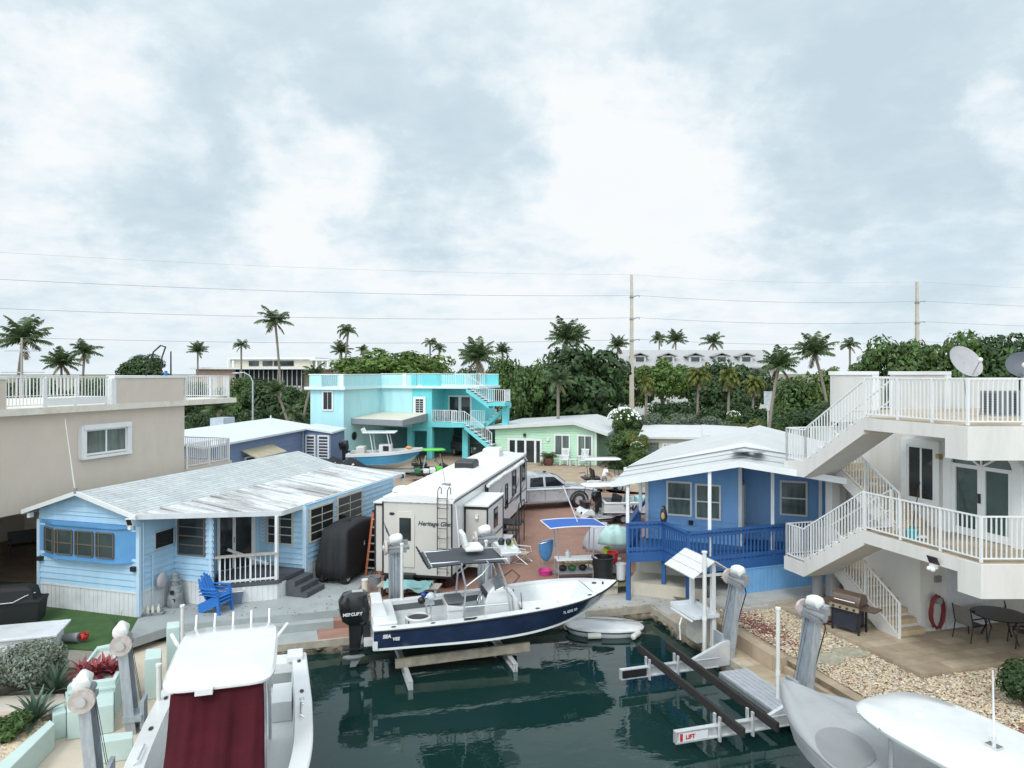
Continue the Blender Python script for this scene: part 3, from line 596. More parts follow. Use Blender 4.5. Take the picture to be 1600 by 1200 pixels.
def cross(t, z): m = MB(); m.beam((-1.6, 0, z - 1.2), (1.6, 0, z - 1.2), .1); m.beam((-2, .1, z - 3.2), (2, .1, z - 3.2), .1); m.build('crossarm', GALV, t)
post_thing('wooden_pole', 'low wooden line pole among the left border palms', 'utility pole', 34, 66, 528, .12, WOOD, cross)
def sgn(t, z):
    m = MB(); m.box(-.35, .35, -.03, .03, z - .5, z + .75); m.build('sign_board', mat('dull sign', (.45, .5, .52), .6, .2, 6), t)
post_thing('road_sign', 'small pale sign on a post before the dark undergrowth, left of the leaning palms', 'sign', 1200, 61, 625, .05, PVC, sgn)
post_thing('dark_pole', 'short dark pole standing among the skyline palms left of the bent pole', 'pole', 267, 90, 549, .11, BLACK)

def apartment():
    d = 112; x = lambda px: (px - 800) / F * d
    t = thing('apartment_block', 'long apartment block with dark screened galleries and pale penthouse on the left skyline', 'building', (x(366), d, 0)); X0 = x(366)
    z1 = zat(574, d)
    m = MB(); m.box(x(306) - X0, 0, 0, 12, 0, z1 - .3); m.box(0, x(516) - X0, 1.5, 14, 0, z1 - .3); m.build('wall', mat('salmon stucco', (.50, .36, .29), .8, .08, 1), t)
    m = MB(); m.box(x(300) - X0, x(520) - X0, -1, 14, z1 - .3, z1); m.build('roof', mat('flat white roof', (.68, .69, .68), .7, .06, 1), t)
    m = MB(); m.box(.1, x(470) - X0, .2, 1.4, z1 - 2.9, z1 - .35)
    m.build('screened_gallery', DARK, t); m = MB()
    for i in range(15): xx = .1 + i * (x(470) - X0) / 14; m.box(xx - .06, xx + .06, .05, .18, z1 - 3.9, z1 - .32)
    m.box(0, x(470) - X0, .02, .16, z1 - 3.95, z1 - 2.9); m.build('gallery_frame', mat('gallery grey', (.42, .44, .45), .7, .1, 2), t)
    m = MB(); zp = zat(561, d); m.box(x(348) - X0, x(480) - X0, 3, 12, z1, zp); m.build('penthouse_wall', mat('pale stucco', (.55, .51, .42), .8, .06, 1), t)
    m = MB(); m.box(x(346) - X0, x(485) - X0, 2.4, 12.5, zp, zp + .35); m.box(x(349) - X0, x(350) - X0, 2.3, 2.6, z1, zp); m.build('penthouse_roof', WHITE, t)
    m = MB()
    for px in (386, 408, 426, 442): m.box(x(px) - X0 - .8, x(px) - X0 + .8, 2.9, 2.995, z1 + .25, zp - .25)
    m.build('penthouse_window', GLASS, t)
    m = MB(); m.box(x(480) - X0, x(512) - X0, 1.3, 5, zp - .2, zp); m.build('pergola_roof', WHITE, t)
    for px in (350, 358, 490, 500, 508): m = MB(); m.box(x(px) - X0 - .12, x(px) - X0 + .12, 1.5, 1.8, z1, zp - .21); m.build('pergola_post', WHITE, t)
apartment()
def dormer_house():
    d = 122; x = lambda px: (px - 800) / F * d; t = thing('dormered_house', 'long building with pale metal roof and five small dormers on the skyline', 'building', (x(945), d, 0)); X0 = x(945); L = x(1215) - X0
    zr, ze = zat(545, d), zat(573, d)
    m = MB(); m.box(0, L, 1, 14, 0, ze); m.build('wall', mat('pale grey stucco', (.5, .5, .47), .8, .08, 1), t)
    m = MB(); m.ext([(0, ze), (7, zr), (7.3, zr), (15, ze), (15, ze - .25), (0, ze - .25)], 'x', -.6, L + .6); m.build('roof', mat('pale metal roof', (.36, .36, .355), .55, .1, 2, stretch=(8, .3, .3)), t)
    for px in (1003, 1048, 1091, 1133, 1172):
        c = x(px) - X0; zc = zat(557, d); m = MB(); m.box(c - 1.1, c + 1.1, 2.0, 7, zc - 1.1, zc + .2); g = m.build('dormer', mat('dormer wall', (.5, .5, .49), .6, .06, 2), t)
        m = MB(); m.ext([(c - 1.6, zc + .15), (c, zc + .75), (c + 1.6, zc + .15), (c + 1.6, zc + .02), (c, zc + .6), (c - 1.6, zc + .02)], 'y', 1.6, 7); m.build('dormer_roof', mat('dormer roof', (.30, .30, .29), .6, .1, 2), g)
        m = MB(); m.box(c - .7, c + .7, 1.9, 1.99, zc - .8, zc - .05); m.build('pane', GLASS, g)
    m = MB(); zq = zat(592, d); m.box(L - 6, L - 1, -.2, .95, zq - 1, zq + .4); m.build('balcony', WHITE, t)
dormer_house()
# ============================================================ PALE BLUE TRAILER
PBLUE = mat('pale blue siding', (.36, .55, .70), .5, .06, 1.2, stain=(.27, .40, .50), samt=.5, sscale=.8, stretch=(2.2, 2.2, .5))
MBLUE = mat('mid blue paint', (.10, .28, .52), .5, .08, 2)
SKIRT = mat('white ribbed skirting', (.64, .66, .67), .55, .06, 2, stain=(.40, .41, .40), samt=.5, sscale=1.2)
BRONZE = mat('bronze window frame', (.13, .105, .08), .5, .1, 4)
DECKG = mat('dark grey deck', (.07, .075, .085), .7, .2, 4)
SHING = brick_mat('pale shingles', (.50, .53, .53), (.43, .46, .465), (.24, .28, .29), .95, .15, ms=.10, axes='yx', bump=.5, var=.14)
PAN = mat('weathered white pan roof', (.66, .68, .69), .5, .08, 1.5, stain=(.19, .165, .145), samt=.9, sscale=.9, stretch=(.30, 2.3, 1), st=(.43, .62))
def ribs(w, mb, z0, z1, step=.17, t0=0, t1=None):
    t1 = w.L if t1 is None else t1; t = t0 + .03
    w.box(mb, t0, t1, -.02, .0, z0, z1)
    while t < t1 - .03: w.box(mb, t, min(t + step * .72, t1), .0, .014, z0, z1 - .004); t += step
def trailer():
    t = thing('trailer_house', 'pale blue trailer home with white skirting, weathered white patio roof and small porch', 'trailer home', (*T.o, 0), T.deg)
    fr, sd_ = W((-3.95, 0), (0, 0)), W((0, 0), (-.08, 1.55)); stub = W((-.08, 1.57), (1.4, 1.57)); ret = W((1.4, 1.57), (.35, 3.0)); dw = W((.35, 3.0), (1.15, 4.31)); bw = W((1.15, 4.31), (3.05, 4.31)); side = W((3.05, 4.31), (3.05, 11.2))
    m = MB(); fr.lap(m, .74, 1.86); fr.lap(m, 2.62, 3.12)
    pk = 1.9
    fr.lap(m, 3.12, 3.74, clip=lambda z: (-.1 + max(0, (z - 3.12)) / .66 * 1.95, 4.05 - max(0, (z - 3.12)) / .66 * 2.1))
    for w in (sd_, stub, ret, dw, bw, side): w.lap(m, .74, 3.05 if w in (sd_, stub) else 2.85)
    W((-3.95, 11.2), (-3.95, 0)).lap(m, .74, 3.1)
    m.prism([(-3.93, .03), (-.02, .03), (-.1, 1.58), (1.38, 1.59), (.36, 3.0), (1.13, 4.33), (3.03, 4.33), (3.03, 11.2), (-3.93, 11.2)], .05, 2.74)
    m.build('wall', PBLUE, t)
    m = MB()
    for w in (fr, sd_, stub, side): ribs(w, m, 0, .74)
    fr.box(m, 0, 3.95, 0, .04, .72, .78); sd_.box(m, 0, 1.5, 0, .04, .72, .78); stub.box(m, 0, 1.48, 0, .035, .72, .78)
    m.build('skirting', SKIRT, t)
    TR_ = mat('pale blue trim', (.46, .60, .72), .5, .05, 2)
    for w, e in ((fr, 0), (fr, 3.95), (side, 0), (side, 6.85)): m = MB(); w.box(m, e - .06, e + .06, -.02, .055, .05, 2.8); m.build('corner_trim', TR_, t)
    m = MB(); stub.box(m, 1.36, 1.46, -.05, .035, .74, 2.95); m.build('corner_trim', TR_, t)
    # bow window
    m = MB(); bow = [(-3.78, 0), (-3.02, -.26), (-.62, -.26), (-.2, 0)]
    m.prism(bow, 1.72, 2.72); m.prism([(-3.88, -.005), (-3.04, -.32), (-.6, -.32), (-.1, -.005)], 2.72, 2.80); m.prism([(-3.86, -.005), (-3.04, -.30), (-.6, -.30), (-.12, -.005)], 1.66, 1.72)
    m.box(-3.9, -.05, -.03, 0, 1.80, 2.74)
    b = m.build('bow_window', MBLUE, t)
    fw = W((-3.02, -.26), (-.62, -.26)); lw = W((-3.78, 0), (-3.02, -.26))
    m = MB(); g = MB()
    for w, a, c in ((lw, .14, .70), (fw, .06, .70), (fw, .86, 1.52), (fw, 1.68, 2.32)):
        for q in ((a - .035, a, 1.84, 2.56), (c, c + .035, 1.84, 2.56), (a, c, 2.56, 2.595), (a, c, 1.805, 1.84), (a, c, 2.16, 2.19), (a + (c - a) * .14, a + (c - a) * .14 + .03, 1.84, 2.56)): w.box(m, q[0], q[1], 0, .05, q[2], q[3])
        w.box(g, a, c, .004, .03, 1.84, 2.56)
    f = m.build('window_frame', BRONZE, b); g.build('pane', mat('dim green glass', (.03, .05, .055), .04, .4, 1.5, spec=.9), b)
    window(t, sd_, .62, 1.44, 1.95, 2.45, mat('pale frame', (.4, .45, .5), .5, .1, 3), GLASS, .04, out=.085)
    m = MB(); sd_.box(m, .95, 1.1, .02, .06, 1.0, 1.09); m.build('wall_socket', GREY, t)
    window(t, stub, .22, 1.18, 1.62, 2.78, BRONZE, GLASS, .05, rows=4, bar=.035, out=.085)
    # door wall
    m = MB(); dw.box(m, .02, .12, .01, .085, .66, 2.75); dw.box(m, .55, .66, .01, .085, .66, 2.75); dw.box(m, 1.22, 1.36, .01, .085, .66, 2.75); dw.box(m, .02, 1.36, .01, .085, 2.7, 2.78); d = m.build('door', WHITE, t)
    m = MB(); dw.box(m, .12, .55, .012, .055, .66, 2.7); dw.box(m, .66, 1.22, .012, .055, .66, 2.7); m.build('pane', GLASS, d)
    m = MB(); dw.box(m, .585, .62, .07, .12, 1.55, 1.75); m.build('handle', STEEL, d)
    window(t, bw, .42, 1.38, 1.45, 2.6, mat('cream frame', (.5, .45, .36), .5, .1, 3), GLASS, .05, cols=2, rows=4, bar=.03, out=.085)
    m = MB(); r = random.Random(2)
    for i in range(7):
        z = 1.5 + i * .13; q = bw.pt(.19, .06, z); s = 1 if i % 2 else -1
        for k in (-1, 1): m.add([bw.pt(.19, .07, z), bw.pt(.19 + k * .09, .07, z + .09), bw.pt(.19 + k * .10, .07, z + .04), bw.pt(.19 + k * .03, .075, z - .03)], [(0, 1, 2, 3)])
    m.build('wall_ornament', WHITE, t, recalc=False)
    window(t, side, .22, 1.72, 1.5, 2.62, mat('cream frame', (.5, .45, .36), .5), GLASS, .05, cols=2, rows=4, bar=.035, out=.085); window(t, side, 2.1, 3.9, 1.5, 2.7, mat('cream frame', (.5, .45, .36), .5), GLASS, .05, cols=2, rows=4, bar=.035, out=.085)
    # roofs
    m = MB(); rx = -2.1
    m.ext([(-4.25, 3.10), (rx, 3.80), (.12, 3.19), (.12, 3.12), (rx, 3.72), (-4.25, 3.02)], 'y', -.30, 11.7); m.build('roof', SHING, t)
    m = MB(); m.ext([(-4.3, 3.13), (rx, 3.83), (.2, 3.2), (.2, 3.06), (rx, 3.69), (-4.3, 2.99)], 'y', -.36, -.302); m.box(-4.3, -4.25, -.3, 11.7, 2.98, 3.12); fa = m.build('fascia', WHITE, t)
    P = [(.08, -.28), (2.9, 3.1), (2.95, 12.6), (-.9, 12.1), (-.9, 11.75), (.08, 11.2)]
    zt = [3.2, 2.83, 2.86, 3.24, 3.24, 3.2]
    m = MB(); m.prism(P, [z - .06 for z in zt], [z + .004 for z in zt])
    n = 26
    for i in range(n):                                       # standing seams across the slope
        y = .3 + i * .46; x1 = 2.9 if y > 3.1 else .08 + (y + .28) / 3.38 * 2.82
        m.beam((.1, y, 3.225), (x1 - .03, y, 3.225 - .37 * (x1 - .08) / 2.85), .03, .03)
    pr = m.build('patio_roof', PAN, t)
    m = MB()
    for (a, za), (b_, zb) in (((P[0], 3.15), (P[1], 2.78)), ((P[1], 2.78), (P[2], 2.80))):
        w = W(a, b_); m.add([w.pt(0, -.02, za - .09), w.pt(w.L, -.02, zb - .09), w.pt(w.L, .05, zb - .09), w.pt(0, .05, za - .09), w.pt(0, -.02, za + .07), w.pt(w.L, -.02, zb + .07), w.pt(w.L, .05, zb + .07), w.pt(0, .05, za + .07)], [(0, 1, 2, 3), (7, 6, 5, 4), (0, 4, 5, 1), (1, 5, 6, 2), (2, 6, 7, 3), (3, 7, 4, 0)])
    m.build('gutter', SKIRT, t)
    # porch
    D = [(1.5, 1.72), (2.98, 2.75), (3.05, 4.24), (1.2, 4.24), (.45, 3.0)]
    m = MB(); ribs(W(D[0], D[1]), m, 0, .5); ribs(W(D[1], (3.02, 3.2)), m, 0, .5); m.build('porch_skirting', SKIRT, t)
    m = MB(); m.prism(D, .5, .62); m.prism([(1.46, 1.68), (3.03, 2.72), (3.07, 2.9), (1.42, 1.86)], .52, .64); pd = m.build('porch_deck', DECKG, t)
    for i in range(3):
        m = MB(); m.box(3.09, 3.42 + .26 * (2 - i) * .5 + .1 * (2 - i), 3.1, 4.2, .02 if i == 0 else .17 * i + .003, .17 * (i + 1)); m.build('step', DECKG, t)
    m = MB(); w = W((1.52, 1.76), (2.92, 2.74)); n = 11
    for i in range(n + 1):
        s_ = .03 if i in (0, 6, n) else .016
        w.box(m, w.L * i / n - s_, w.L * i / n + s_, -s_, s_, .62, 1.5)
    w.box(m, 0, w.L, -.03, .03, .68, .74); pr_ = m.build('porch_railing', WHITE, t)
    m = MB(); w.box(m, -.15, w.L + .05, -.12, .12, 1.5, 1.545); m.build('rail_cap', WOOD, pr_)
    m = MB(); m.beam((2.94, 2.78, .62), (2.94, 2.78, 2.74), .09); m.build('porch_post', WHITE, t)
    m = MB(); m.beam((1.75, 4.0, .75), (.75, 3.1, 1.4), .03, .09); m.build('handrail', WHITE, t)
    for p, lb in (((-.02, -.34, 2.98), 1), ((2.98, 5.0, 2.72), 1), ((2.98, 12.3, 2.74), 1)):
        m = MB(); m.cbox((p[0], p[1], p[2]), (.2, .04, .26), (25, 0, 15)); m.cbox((p[0] - .02, p[1] + .06, p[2] - .18), (.1, .12, .1)); m.build('floodlight', WHITE, t)
        m = MB(); m.cbox((p[0] + .01, p[1] - .026, p[2] + .0), (.15, .01, .2), (25, 0, 15)); m.build('lamp_panel', BLACK, t)
    m = MB(); m.cbox((-3.82, -.08, 1.55), (.16, .14, .14)); m.build('lamp', BLACK, t); m = MB(); m.cbox((-.12, -.08, 1.5), (.16, .14, .14)); m.build('lamp', BLACK, t)
    m = MB(); m.cbox((-4.1, -.2, 2.95), (.12, .14, .16)); m.build('security_camera', WHITE, t)
    m = MB(); m.tube([(.05, .12, 2.9), (.05, .12, 1.9), (.05, .12, .3)], .02, 6); m.tube([(.05, .5, 1.8), (.05, .5, .25)], .015, 6); m.tube([(.06, .12, 1.8), (.03, .7, 1.83)], .015, 6); m.build('conduit', mat('pale blue trim', (.46, .6, .72)), t)
    m = MB(); m.box(2.95, 3.07, 4.26, 4.34, .05, 2.8); m.build('downpipe', mat('pale blue trim', (.46, .6, .72)), t)
trailer()
x, y = T.w(-2.1, -.34); t = thing('antenna', 'thin white whip antenna on the front peak of the pale blue trailer roof', 'antenna', (x, y, 3.8)); m = MB(); m.tube([(0, 0, -.05), (-.32, 0, 2.25)], [.022, .01], 6); m.build('mast', PVC, t); m = MB(); m.box(-.04, .04, -.04, .04, -.04, .12); m.build('bracket', GREY, t)

# ============================================================ BEIGE BUILDING
BEIGE = mat('beige stucco', (.575, .50, .425), .85, .05, .7, bump=.15, bscale=40, stain=(.46, .40, .34), samt=.4, sscale=.7, stretch=(1, 1, .5))
SLABW = mat('stained white slab edge', (.66, .62, .55), .7, .08, 1.5, stain=(.42, .31, .2), samt=.5, sscale=1.5)
def beige():
    t = thing('beige_building', 'beige stucco building with white rooftop railing and dark open ground floor', 'building', (*T.o, 0), T.deg)
    Y = lambda px, x=-4.85: T.fy(px, 600, x)[0]
    m = MB(); m.box(-14, -5.03, -9, 7.63, 2.86, 6.1); m.box(-14, -13.5, -9, 7.63, -.1, 2.86); m.box(-14, -5.03, 7.2, 7.62, -.1, 2.86)
    m.ext([(-9, 2.86), (-1.2, 2.86), (-3.2, 2.45), (-9, 2.45)], 'x', -5.6, -5.04); m.build('wall', BEIGE, t)
    m = MB(); m.box(-14.2, -4.74, -9, 10.66, 6.1, 6.32); m.build('roof_slab', SLABW, t)
    m = MB(); m.box(-5.0, -4.8, Y(180), Y(286), 6.32, 7.28); m.build('parapet', BEIGE, t); m = MB(); m.box(-5.0, -4.8, -9, Y(7), 6.32, 7.28); m.build('parapet', BEIGE, t)
    m = MB(); m.box(-5.04, -4.76, Y(176), Y(290), 7.28, 7.37); m.box(-5.04, -4.76, -9, Y(9), 7.28, 7.37); m.box(-5.02, -4.78, Y(172), Y(179.6), 6.32, 7.28); m.build('parapet_cap', WHITE, t)
    railing(t, [(-4.9, Y(10), 6.32), (-4.9, Y(70), 6.32)], 1.02, WHITE); railing(t, [(-4.9, Y(74), 6.32), (-4.9, Y(120), 6.32), (-4.9, Y(168), 6.32)], 1.02, WHITE, pitch=.13)
    railing(t, [(-4.9, Y(291), 6.32), (-4.9, Y(331), 6.32), (-4.9, Y(359), 6.32)], 1.02, WHITE); railing(t, [(-4.9, 10.3, 6.32), (-12, 10.3, 6.32)], 1.02, WHITE); railing(t, [(-13.8, -6, 6.32), (-13.8, 10.3, 6.32)], 1.02, WHITE, pitch=.2)
    m = MB(); m.box(-4.96, -4.86, Y(74), Y(168), 6.36, 6.62); m.build('planter_board', WHITE, t)
    m = MB(); m.box(-14, -4.9, 7.64, 10.55, 3.1, 3.38); m.build('balcony_slab', BEIGE, t)
    railing(t, [(-5.0, 7.75, 3.38), (-5.0, 9.1, 3.38), (-5.0, 10.45, 3.38)], 1.05, WHITE, name='balcony_railing'); railing(t, [(-5.1, 10.45, 3.38), (-10, 10.45, 3.38)], 1.05, WHITE, name='balcony_railing')
    m = MB(); m.box(-5.5, -5.1, 10.1, 10.4, 0, 3.1); m.build('pillar', BEIGE, t)
    w = W((-5.03, -9), (-5.03, 7.63)); a, b = 9 + 2.62, 9 + 4.45
    m = MB(); w.box(m, a - .12, b + .16, 0, .20, 5.42, 5.60); w.box(m, a - .22, a, 0, .16, 4.44, 5.55); w.box(m, b, b + .2, 0, .16, 4.44, 5.55); w.box(m, a - .2, b + .2, 0, .18, 4.36, 4.46); sh = m.build('shutter_housing', WHITE, t)
    window(t, w, a + .04, b - .04, 4.56, 5.36, WHITE, GLASS_GREEN, .08, cols=2, out=.09, bar=.07)
beige()
x, y = at(45, 866, 0); t = thing('bench', 'black metal bench standing in the dark ground floor of the beige building', 'bench', (x, y, 0), 40)
m = MB(); m.box(-.7, .7, -.25, .25, .40, .45); m.build('seat', BLACK, t)
m = MB(); m.cbox((0, .27, .72), (1.4, .05, .5), (-10, 0, 0)); m.build('backrest', BLACK, t)
for sx in (-.65, .65):
    for sy in (-.2, .22): m = MB(); m.tube([(sx, sy, 0), (sx, sy, .42)], .025, 6); m.build('leg', BLACK, t)
    m = MB(); m.tube([(sx, -.25, .42), (sx, -.25, .64), (sx, .25, .66)], .025, 6); m.build('armrest', BLACK, t)
# rooftop odds and ends
x, y = T.w(-5.6, 6.9); t = thing('bent_pole', 'black bent davit pole with blue strap on the beige rooftop', 'pole', (x, y, 6.32)); m = MB()
m.tube([(-.75, 0, 0), (-.6, 0, 1.2), (-.3, 0, 2.05), (0, 0, 2.32), (.22, 0, 2.25)], .035, 6); m.tube([(-.05, 0.1, .2), (0, .1, 1.8), (.18, .05, 2.25)], .03, 6); m.build('pole', BLACK, t); m = MB(); m.beam((.22, 0, .2), (.22, 0, 1.25), .18, .05); m.build('strap', mat('blue strap', (.03, .2, .55), .6), t)

# ============================================================ TRAVEL TRAILER
RV = Fr((-4.482, 24.627), -11.4)
def rv():
    t = thing('camper_trailer', 'long beige and white camper trailer with ladder on its back and black entry steps', 'camper', (*RV.o, 0), RV.deg); L = 14.2
    SH = mat('beige fibreglass', (.54, .515, .47), .35, .05, .8, coat=.2); WH = mat('white fibreglass', (.70, .71, .71), .35, .05, .8, coat=.2); ROOF = mat('white rubber roof', (.70, .70, .69), .6, .05, .6, stain=(.55, .53, .49), samt=.5, sscale=.7)
    m = MB(); m.box(0, 2.5, 0, .03, .55, 3.2); m.build('rear_wall', SH, t)
    m = MB(); m.box(0, 2.5, .031, L, .6, 3.2); m.build('body', WH, t)
    m = MB(); rings = []
    for y, dz in ((-.06, -.05), (.25, .02), (3, .03), (9, .05), (L - 1, .03), (L + .1, -.35)):
        rings.append([(-.04, y, 3.16 + dz), (.2, y, 3.25 + dz), (.8, y, 3.34 + dz), (1.25, y, 3.36 + dz), (1.7, y, 3.34 + dz), (2.3, y, 3.25 + dz), (2.54, y, 3.16 + dz), (2.54, y, 3.09 + dz), (-.04, y, 3.09 + dz)])
    m.loft(rings); m.build('roof', ROOF, t, smooth=True)
    m = MB()
    for x0 in (-.015, 2.46): m.box(x0, x0 + .055, -.02, -.001, .55, 3.12)
    m.box(2.501, 2.515, .05, L, 3.02, 3.08); m.box(2.501, 2.512, .05, L, 1.3, 1.36); m.box(2.501, 2.52, L - .06, L, .7, 3.0); m.box(.0, 2.5, -.02, -.001, .48, .56); m.build('trim', BLACK, t)
    m = MB(); m.box(.1, 2.4, .3, L - 2.5, .38, .6); m.build('underbody', DARK, t)
    w = W((0, 0), (2.5, 0))
    m = MB(); pts = [(.52, .80), (1.16, .80), (1.16, 2.62), (1.08, 2.72), (.60, 2.72), (.52, 2.62)]; m.ext(pts, 'y', -.03, -.002); d = m.build('door', mat('beige door', (.56, .53, .47), .35, .04, 1), t, bevel=.01)
    m = MB(); m.box(.62, 1.04, -.042, -.031, 1.72, 2.50); m.build('pane', BLACK, d, bevel=.004); m = MB(); m.box(.655, 1.005, -.048, -.043, 1.76, 2.46); m.build('glass', GLASS, d)
    m = MB(); m.tube([(.48, -.02, 1.4), (.45, -.09, 1.45), (.45, -.09, 1.7), (.48, -.02, 1.75)], .018, 6); m.box(.53, .60, -.06, -.03, 1.48, 1.58); m.build('handle', BLACK, d)
    m = MB(); m.box(.55, 1.2, -.3, -.02, .50, .62); m.build('step', BLACK, t)
    for i, xx in enumerate((.05, .95, 1.22, 1.5)): m = MB(); m.box(xx + .02, xx + .12, -.03, -.002, 3.02, 3.08); m.build('marker_light', mat('red lens', (.25, .02, .02), .25), t)
    m = MB(); m.box(2.2, 2.42, -.03, -.002, 1.02, 1.2); m.build('tail_light', mat('red lens', (.25, .02, .02), .25), t)
    m = MB(); m.ell((.34, -.01, 2.62), (.10, .02, .055), 12, 6); m.build('oval_badge', BLACK, t)
    m = MB(); m.add([(.03, -.006, 2.35), (.12, -.006, 2.0), (.30, -.006, 1.72), (.33, -.006, 1.70), (.2, -.006, 2.02)], [(0, 1, 2, 3, 4)]); m.build('swoosh', mat('graphite decal', (.08, .09, .12), .4), t, recalc=False)
    text(t, 'Heritage Glen', .21, mat('dark lettering', (.035, .035, .04), .5, 0), (1.28, -.008, 2.26), (1, 0, 0), (0, 0, 1), shear=.25, bold=.004)
    m = MB()
    for xx in (2.02, 2.36): m.tube([(xx, -.14, .62), (xx, -.14, 3.2), (xx, -.08, 3.5), (xx, .12, 3.58), (xx, .3, 3.5), (xx, .3, 3.3)], .017, 6)
    for i in range(8): m.tube([(2.02, -.14, .85 + i * .34), (2.36, -.14, .85 + i * .34)], .014, 6)
    for zz in (.7, 1.9, 2.9):
        for xx in (2.02, 2.36): m.tube([(xx, -.14, zz), (xx, 0, zz)], .012, 5)
    m.build('ladder', mat('dark ladder', (.05, .045, .045), .4), t)
    # slide outs
    m = MB(); m.box(-.40, -.002, .32, 4.6, .52, 2.86); so = m.build('slide_out', SH, t); m = MB(); m.box(-.43, -.41, .29, 4.62, .48, 2.9); m.box(-.43, -.01, .29, .31, 2.83, 2.9); m.box(-.43, -.38, .295, .315, .5, 2.83); m.build('slide_trim', BLACK, so)
    m = MB(); m.box(-.45, -.01, .25, 4.7, 2.91, 2.96); m.build('slide_roof', WHITE, so)
    m = MB(); m.box(2.52, 3.36, 1.52, 4.12, .50, 2.62); so = m.build('slide_out', SH, t); m = MB(); m.box(3.361, 3.375, 1.56, 4.08, .55, 2.58); m.build('slide_side', WH, so)
    m = MB()
    for a, b in ((1.5, 1.56), (4.08, 4.15)): m.box(3.34, 3.39, a, b, .46, 2.68)
    m.box(3.34, 3.39, 1.56, 4.08, 2.6, 2.68); m.box(3.376, 3.385, 1.56, 4.08, 1.42, 1.47); m.box(2.52, 3.34, 1.495, 1.518, 2.58, 2.66); m.box(2.52, 2.57, 1.495, 1.518, .5, 2.58); m.build('slide_trim', BLACK, so)
    m = MB(); m.box(2.52, 3.42, 1.44, 4.2, 2.69, 2.75); m.build('slide_roof', ROOF, so)
    m = MB(); m.box(3.376, 3.395, 2.5, 3.15, 1.7, 2.42); wf = m.build('slide_window', BLACK, so); m = MB(); m.box(3.396, 3.40, 2.56, 3.09, 1.76, 2.36); m.build('pane', GLASS, so)
    m = MB(); m.ell((2.98, 1.46, 2.28), (.07, .07, .07), 10, 6); m.box(2.93, 3.03, 1.42, 1.52, 2.34, 2.4); m.build('vent_cap', WHITE, so)
    # right side
    w = W((2.5, 0), (2.5, L))
    for a, b, z0, z1 in ((4.75, 5.2, 1.5, 2.9), (8.7, 9.2, 1.25, 2.3), (10.3, 11.2, 1.6, 2.75), (12.9, 13.7, 1.9, 2.85)):
        window(t, w, a, b, z0, z1, BLACK, GLASS, .05, out=.03)
    m = MB(); w.box(m, 12.35, 12.5, 0, .05, .9, 2.95); m.build('awning_arm', BLACK, t)
    m = MB(); r = random.Random(4); m.tube([(2.66, 4.6 + i * .43, 2.95 + r.uniform(-.02, .02)) for i in range(19)], [.085 + r.uniform(-.015, .02) for _ in range(19)], 10); m.build('rolled_awning', mat('white awning vinyl', (.72, .72, .71), .5, .1, 5), t, smooth=True)
    m = MB(); GR = mat('graphite decal', (.08, .09, .12), .4)
    for y0, z0, y1, z1, b_ in ((5.4, 1.5, 8.3, 2.5, .16), (6.0, 1.3, 8.6, 2.1, .1), (9.6, 1.4, 12.2, 2.2, .14), (10.8, 1.2, 13.8, 1.8, .12)):
        ring = [[(2.506, y0 + (y1 - y0) * u, z0 + (z1 - z0) * u ** 2.2 - b_ * math.sin(math.pi * u) * .5), (2.506, y0 + (y1 - y0) * u, z0 + (z1 - z0) * u ** 2.2 + b_ * math.sin(math.pi * u) * .6 + .005)] for u in [i / 12 for i in range(13)]]
        m.loft(ring, cap=False, ring_closed=False)
    m.build('side_graphics', GR, t, recalc=False)
    m = MB(); m.add([(2.505, .4, .65), (2.505, 4.5, .65), (2.505, 4.5, 1.25), (2.505, .4, 1.25)], [(0, 1, 2, 3)]); m.build('lower_panel', SH, t, recalc=False)
    for yy in (8.2, 9.3):
        m = MB(); m.tube([(2.2, yy, .36), (2.48, yy, .36)], .36, 18); wl = m.build('wheel', RUBBER, t, smooth=True); m = MB(); m.tube([(2.45, yy, .36), (2.5, yy, .36)], .2, 14); m.build('rim', ALU, wl)
    # roof gear
    m = MB(); m.loft([[(1.2 + x * s, 6.75 + y * s2, z) for x, y in ((-.42, -.5), (.42, -.5), (.42, .5), (-.42, .5))] for s, s2, z in ((1, 1, 3.36), (1, 1, 3.60), (.86, .88, 3.70))]); m.build('air_conditioner', mat('black roof unit', (.02, .02, .022), .45, .1, 4), t, bevel=.03)
    m = MB(); m.loft([[(1.35 + x * s, 11.2 + y * s2, z) for x, y in ((-.42, -.5), (.42, -.5), (.42, .5), (-.42, .5))] for s, s2, z in ((1, 1, 3.38), (1, 1, 3.66), (.88, .9, 3.76))]); 
    for i in range(5): m.box(.98, 1.72, 10.685, 10.698, 3.43 + i * .045, 3.45 + i * .045)
    m.build('air_conditioner', WHITE, t, bevel=.02)
    m = MB(); m.ell((.52, .55, 3.32), (.38, .32, .2), 12, 5, z0=0, z1=.95); m.build('skylight', mat('milky dome', (.74, .74, .72), .3, .05, 3), t, smooth=True)
    m = MB(); m.ell((1.1, 8.9, 3.38), (.45, .4, .13), 12, 5, z0=0, z1=.95); m.build('skylight', mat('milky dome', (.74, .74, .72), .3), t, smooth=True)
    m = MB(); m.box(1.6, 1.9, 4.6, 4.7, 3.35, 3.42); m.tube([(1.75, 4.65, 3.4), (1.75, 4.65, 3.52)], .05, 8); m.box(.9, 1.3, 4.9, 5.0, 3.35, 3.38); m.box(.6, .95, 9.3, 9.9, 3.36, 3.44); m.build('roof_vent', ROOF, t)
    m = MB(); m.tube([(1.7, 1.9, 3.3), (1.48, 1.9, 4.5)], .012, 5); m.cbox((1.72, 1.9, 3.38), (.3, .22, .06)); m.build('roof_antenna', GREY, t)
    m = MB(); m.tube([(2.58, .15, 2.98), (2.72, -.1, 2.2), (2.9, -.3, .9)], .014, 5); m.build('white_cable', WHITE, t)
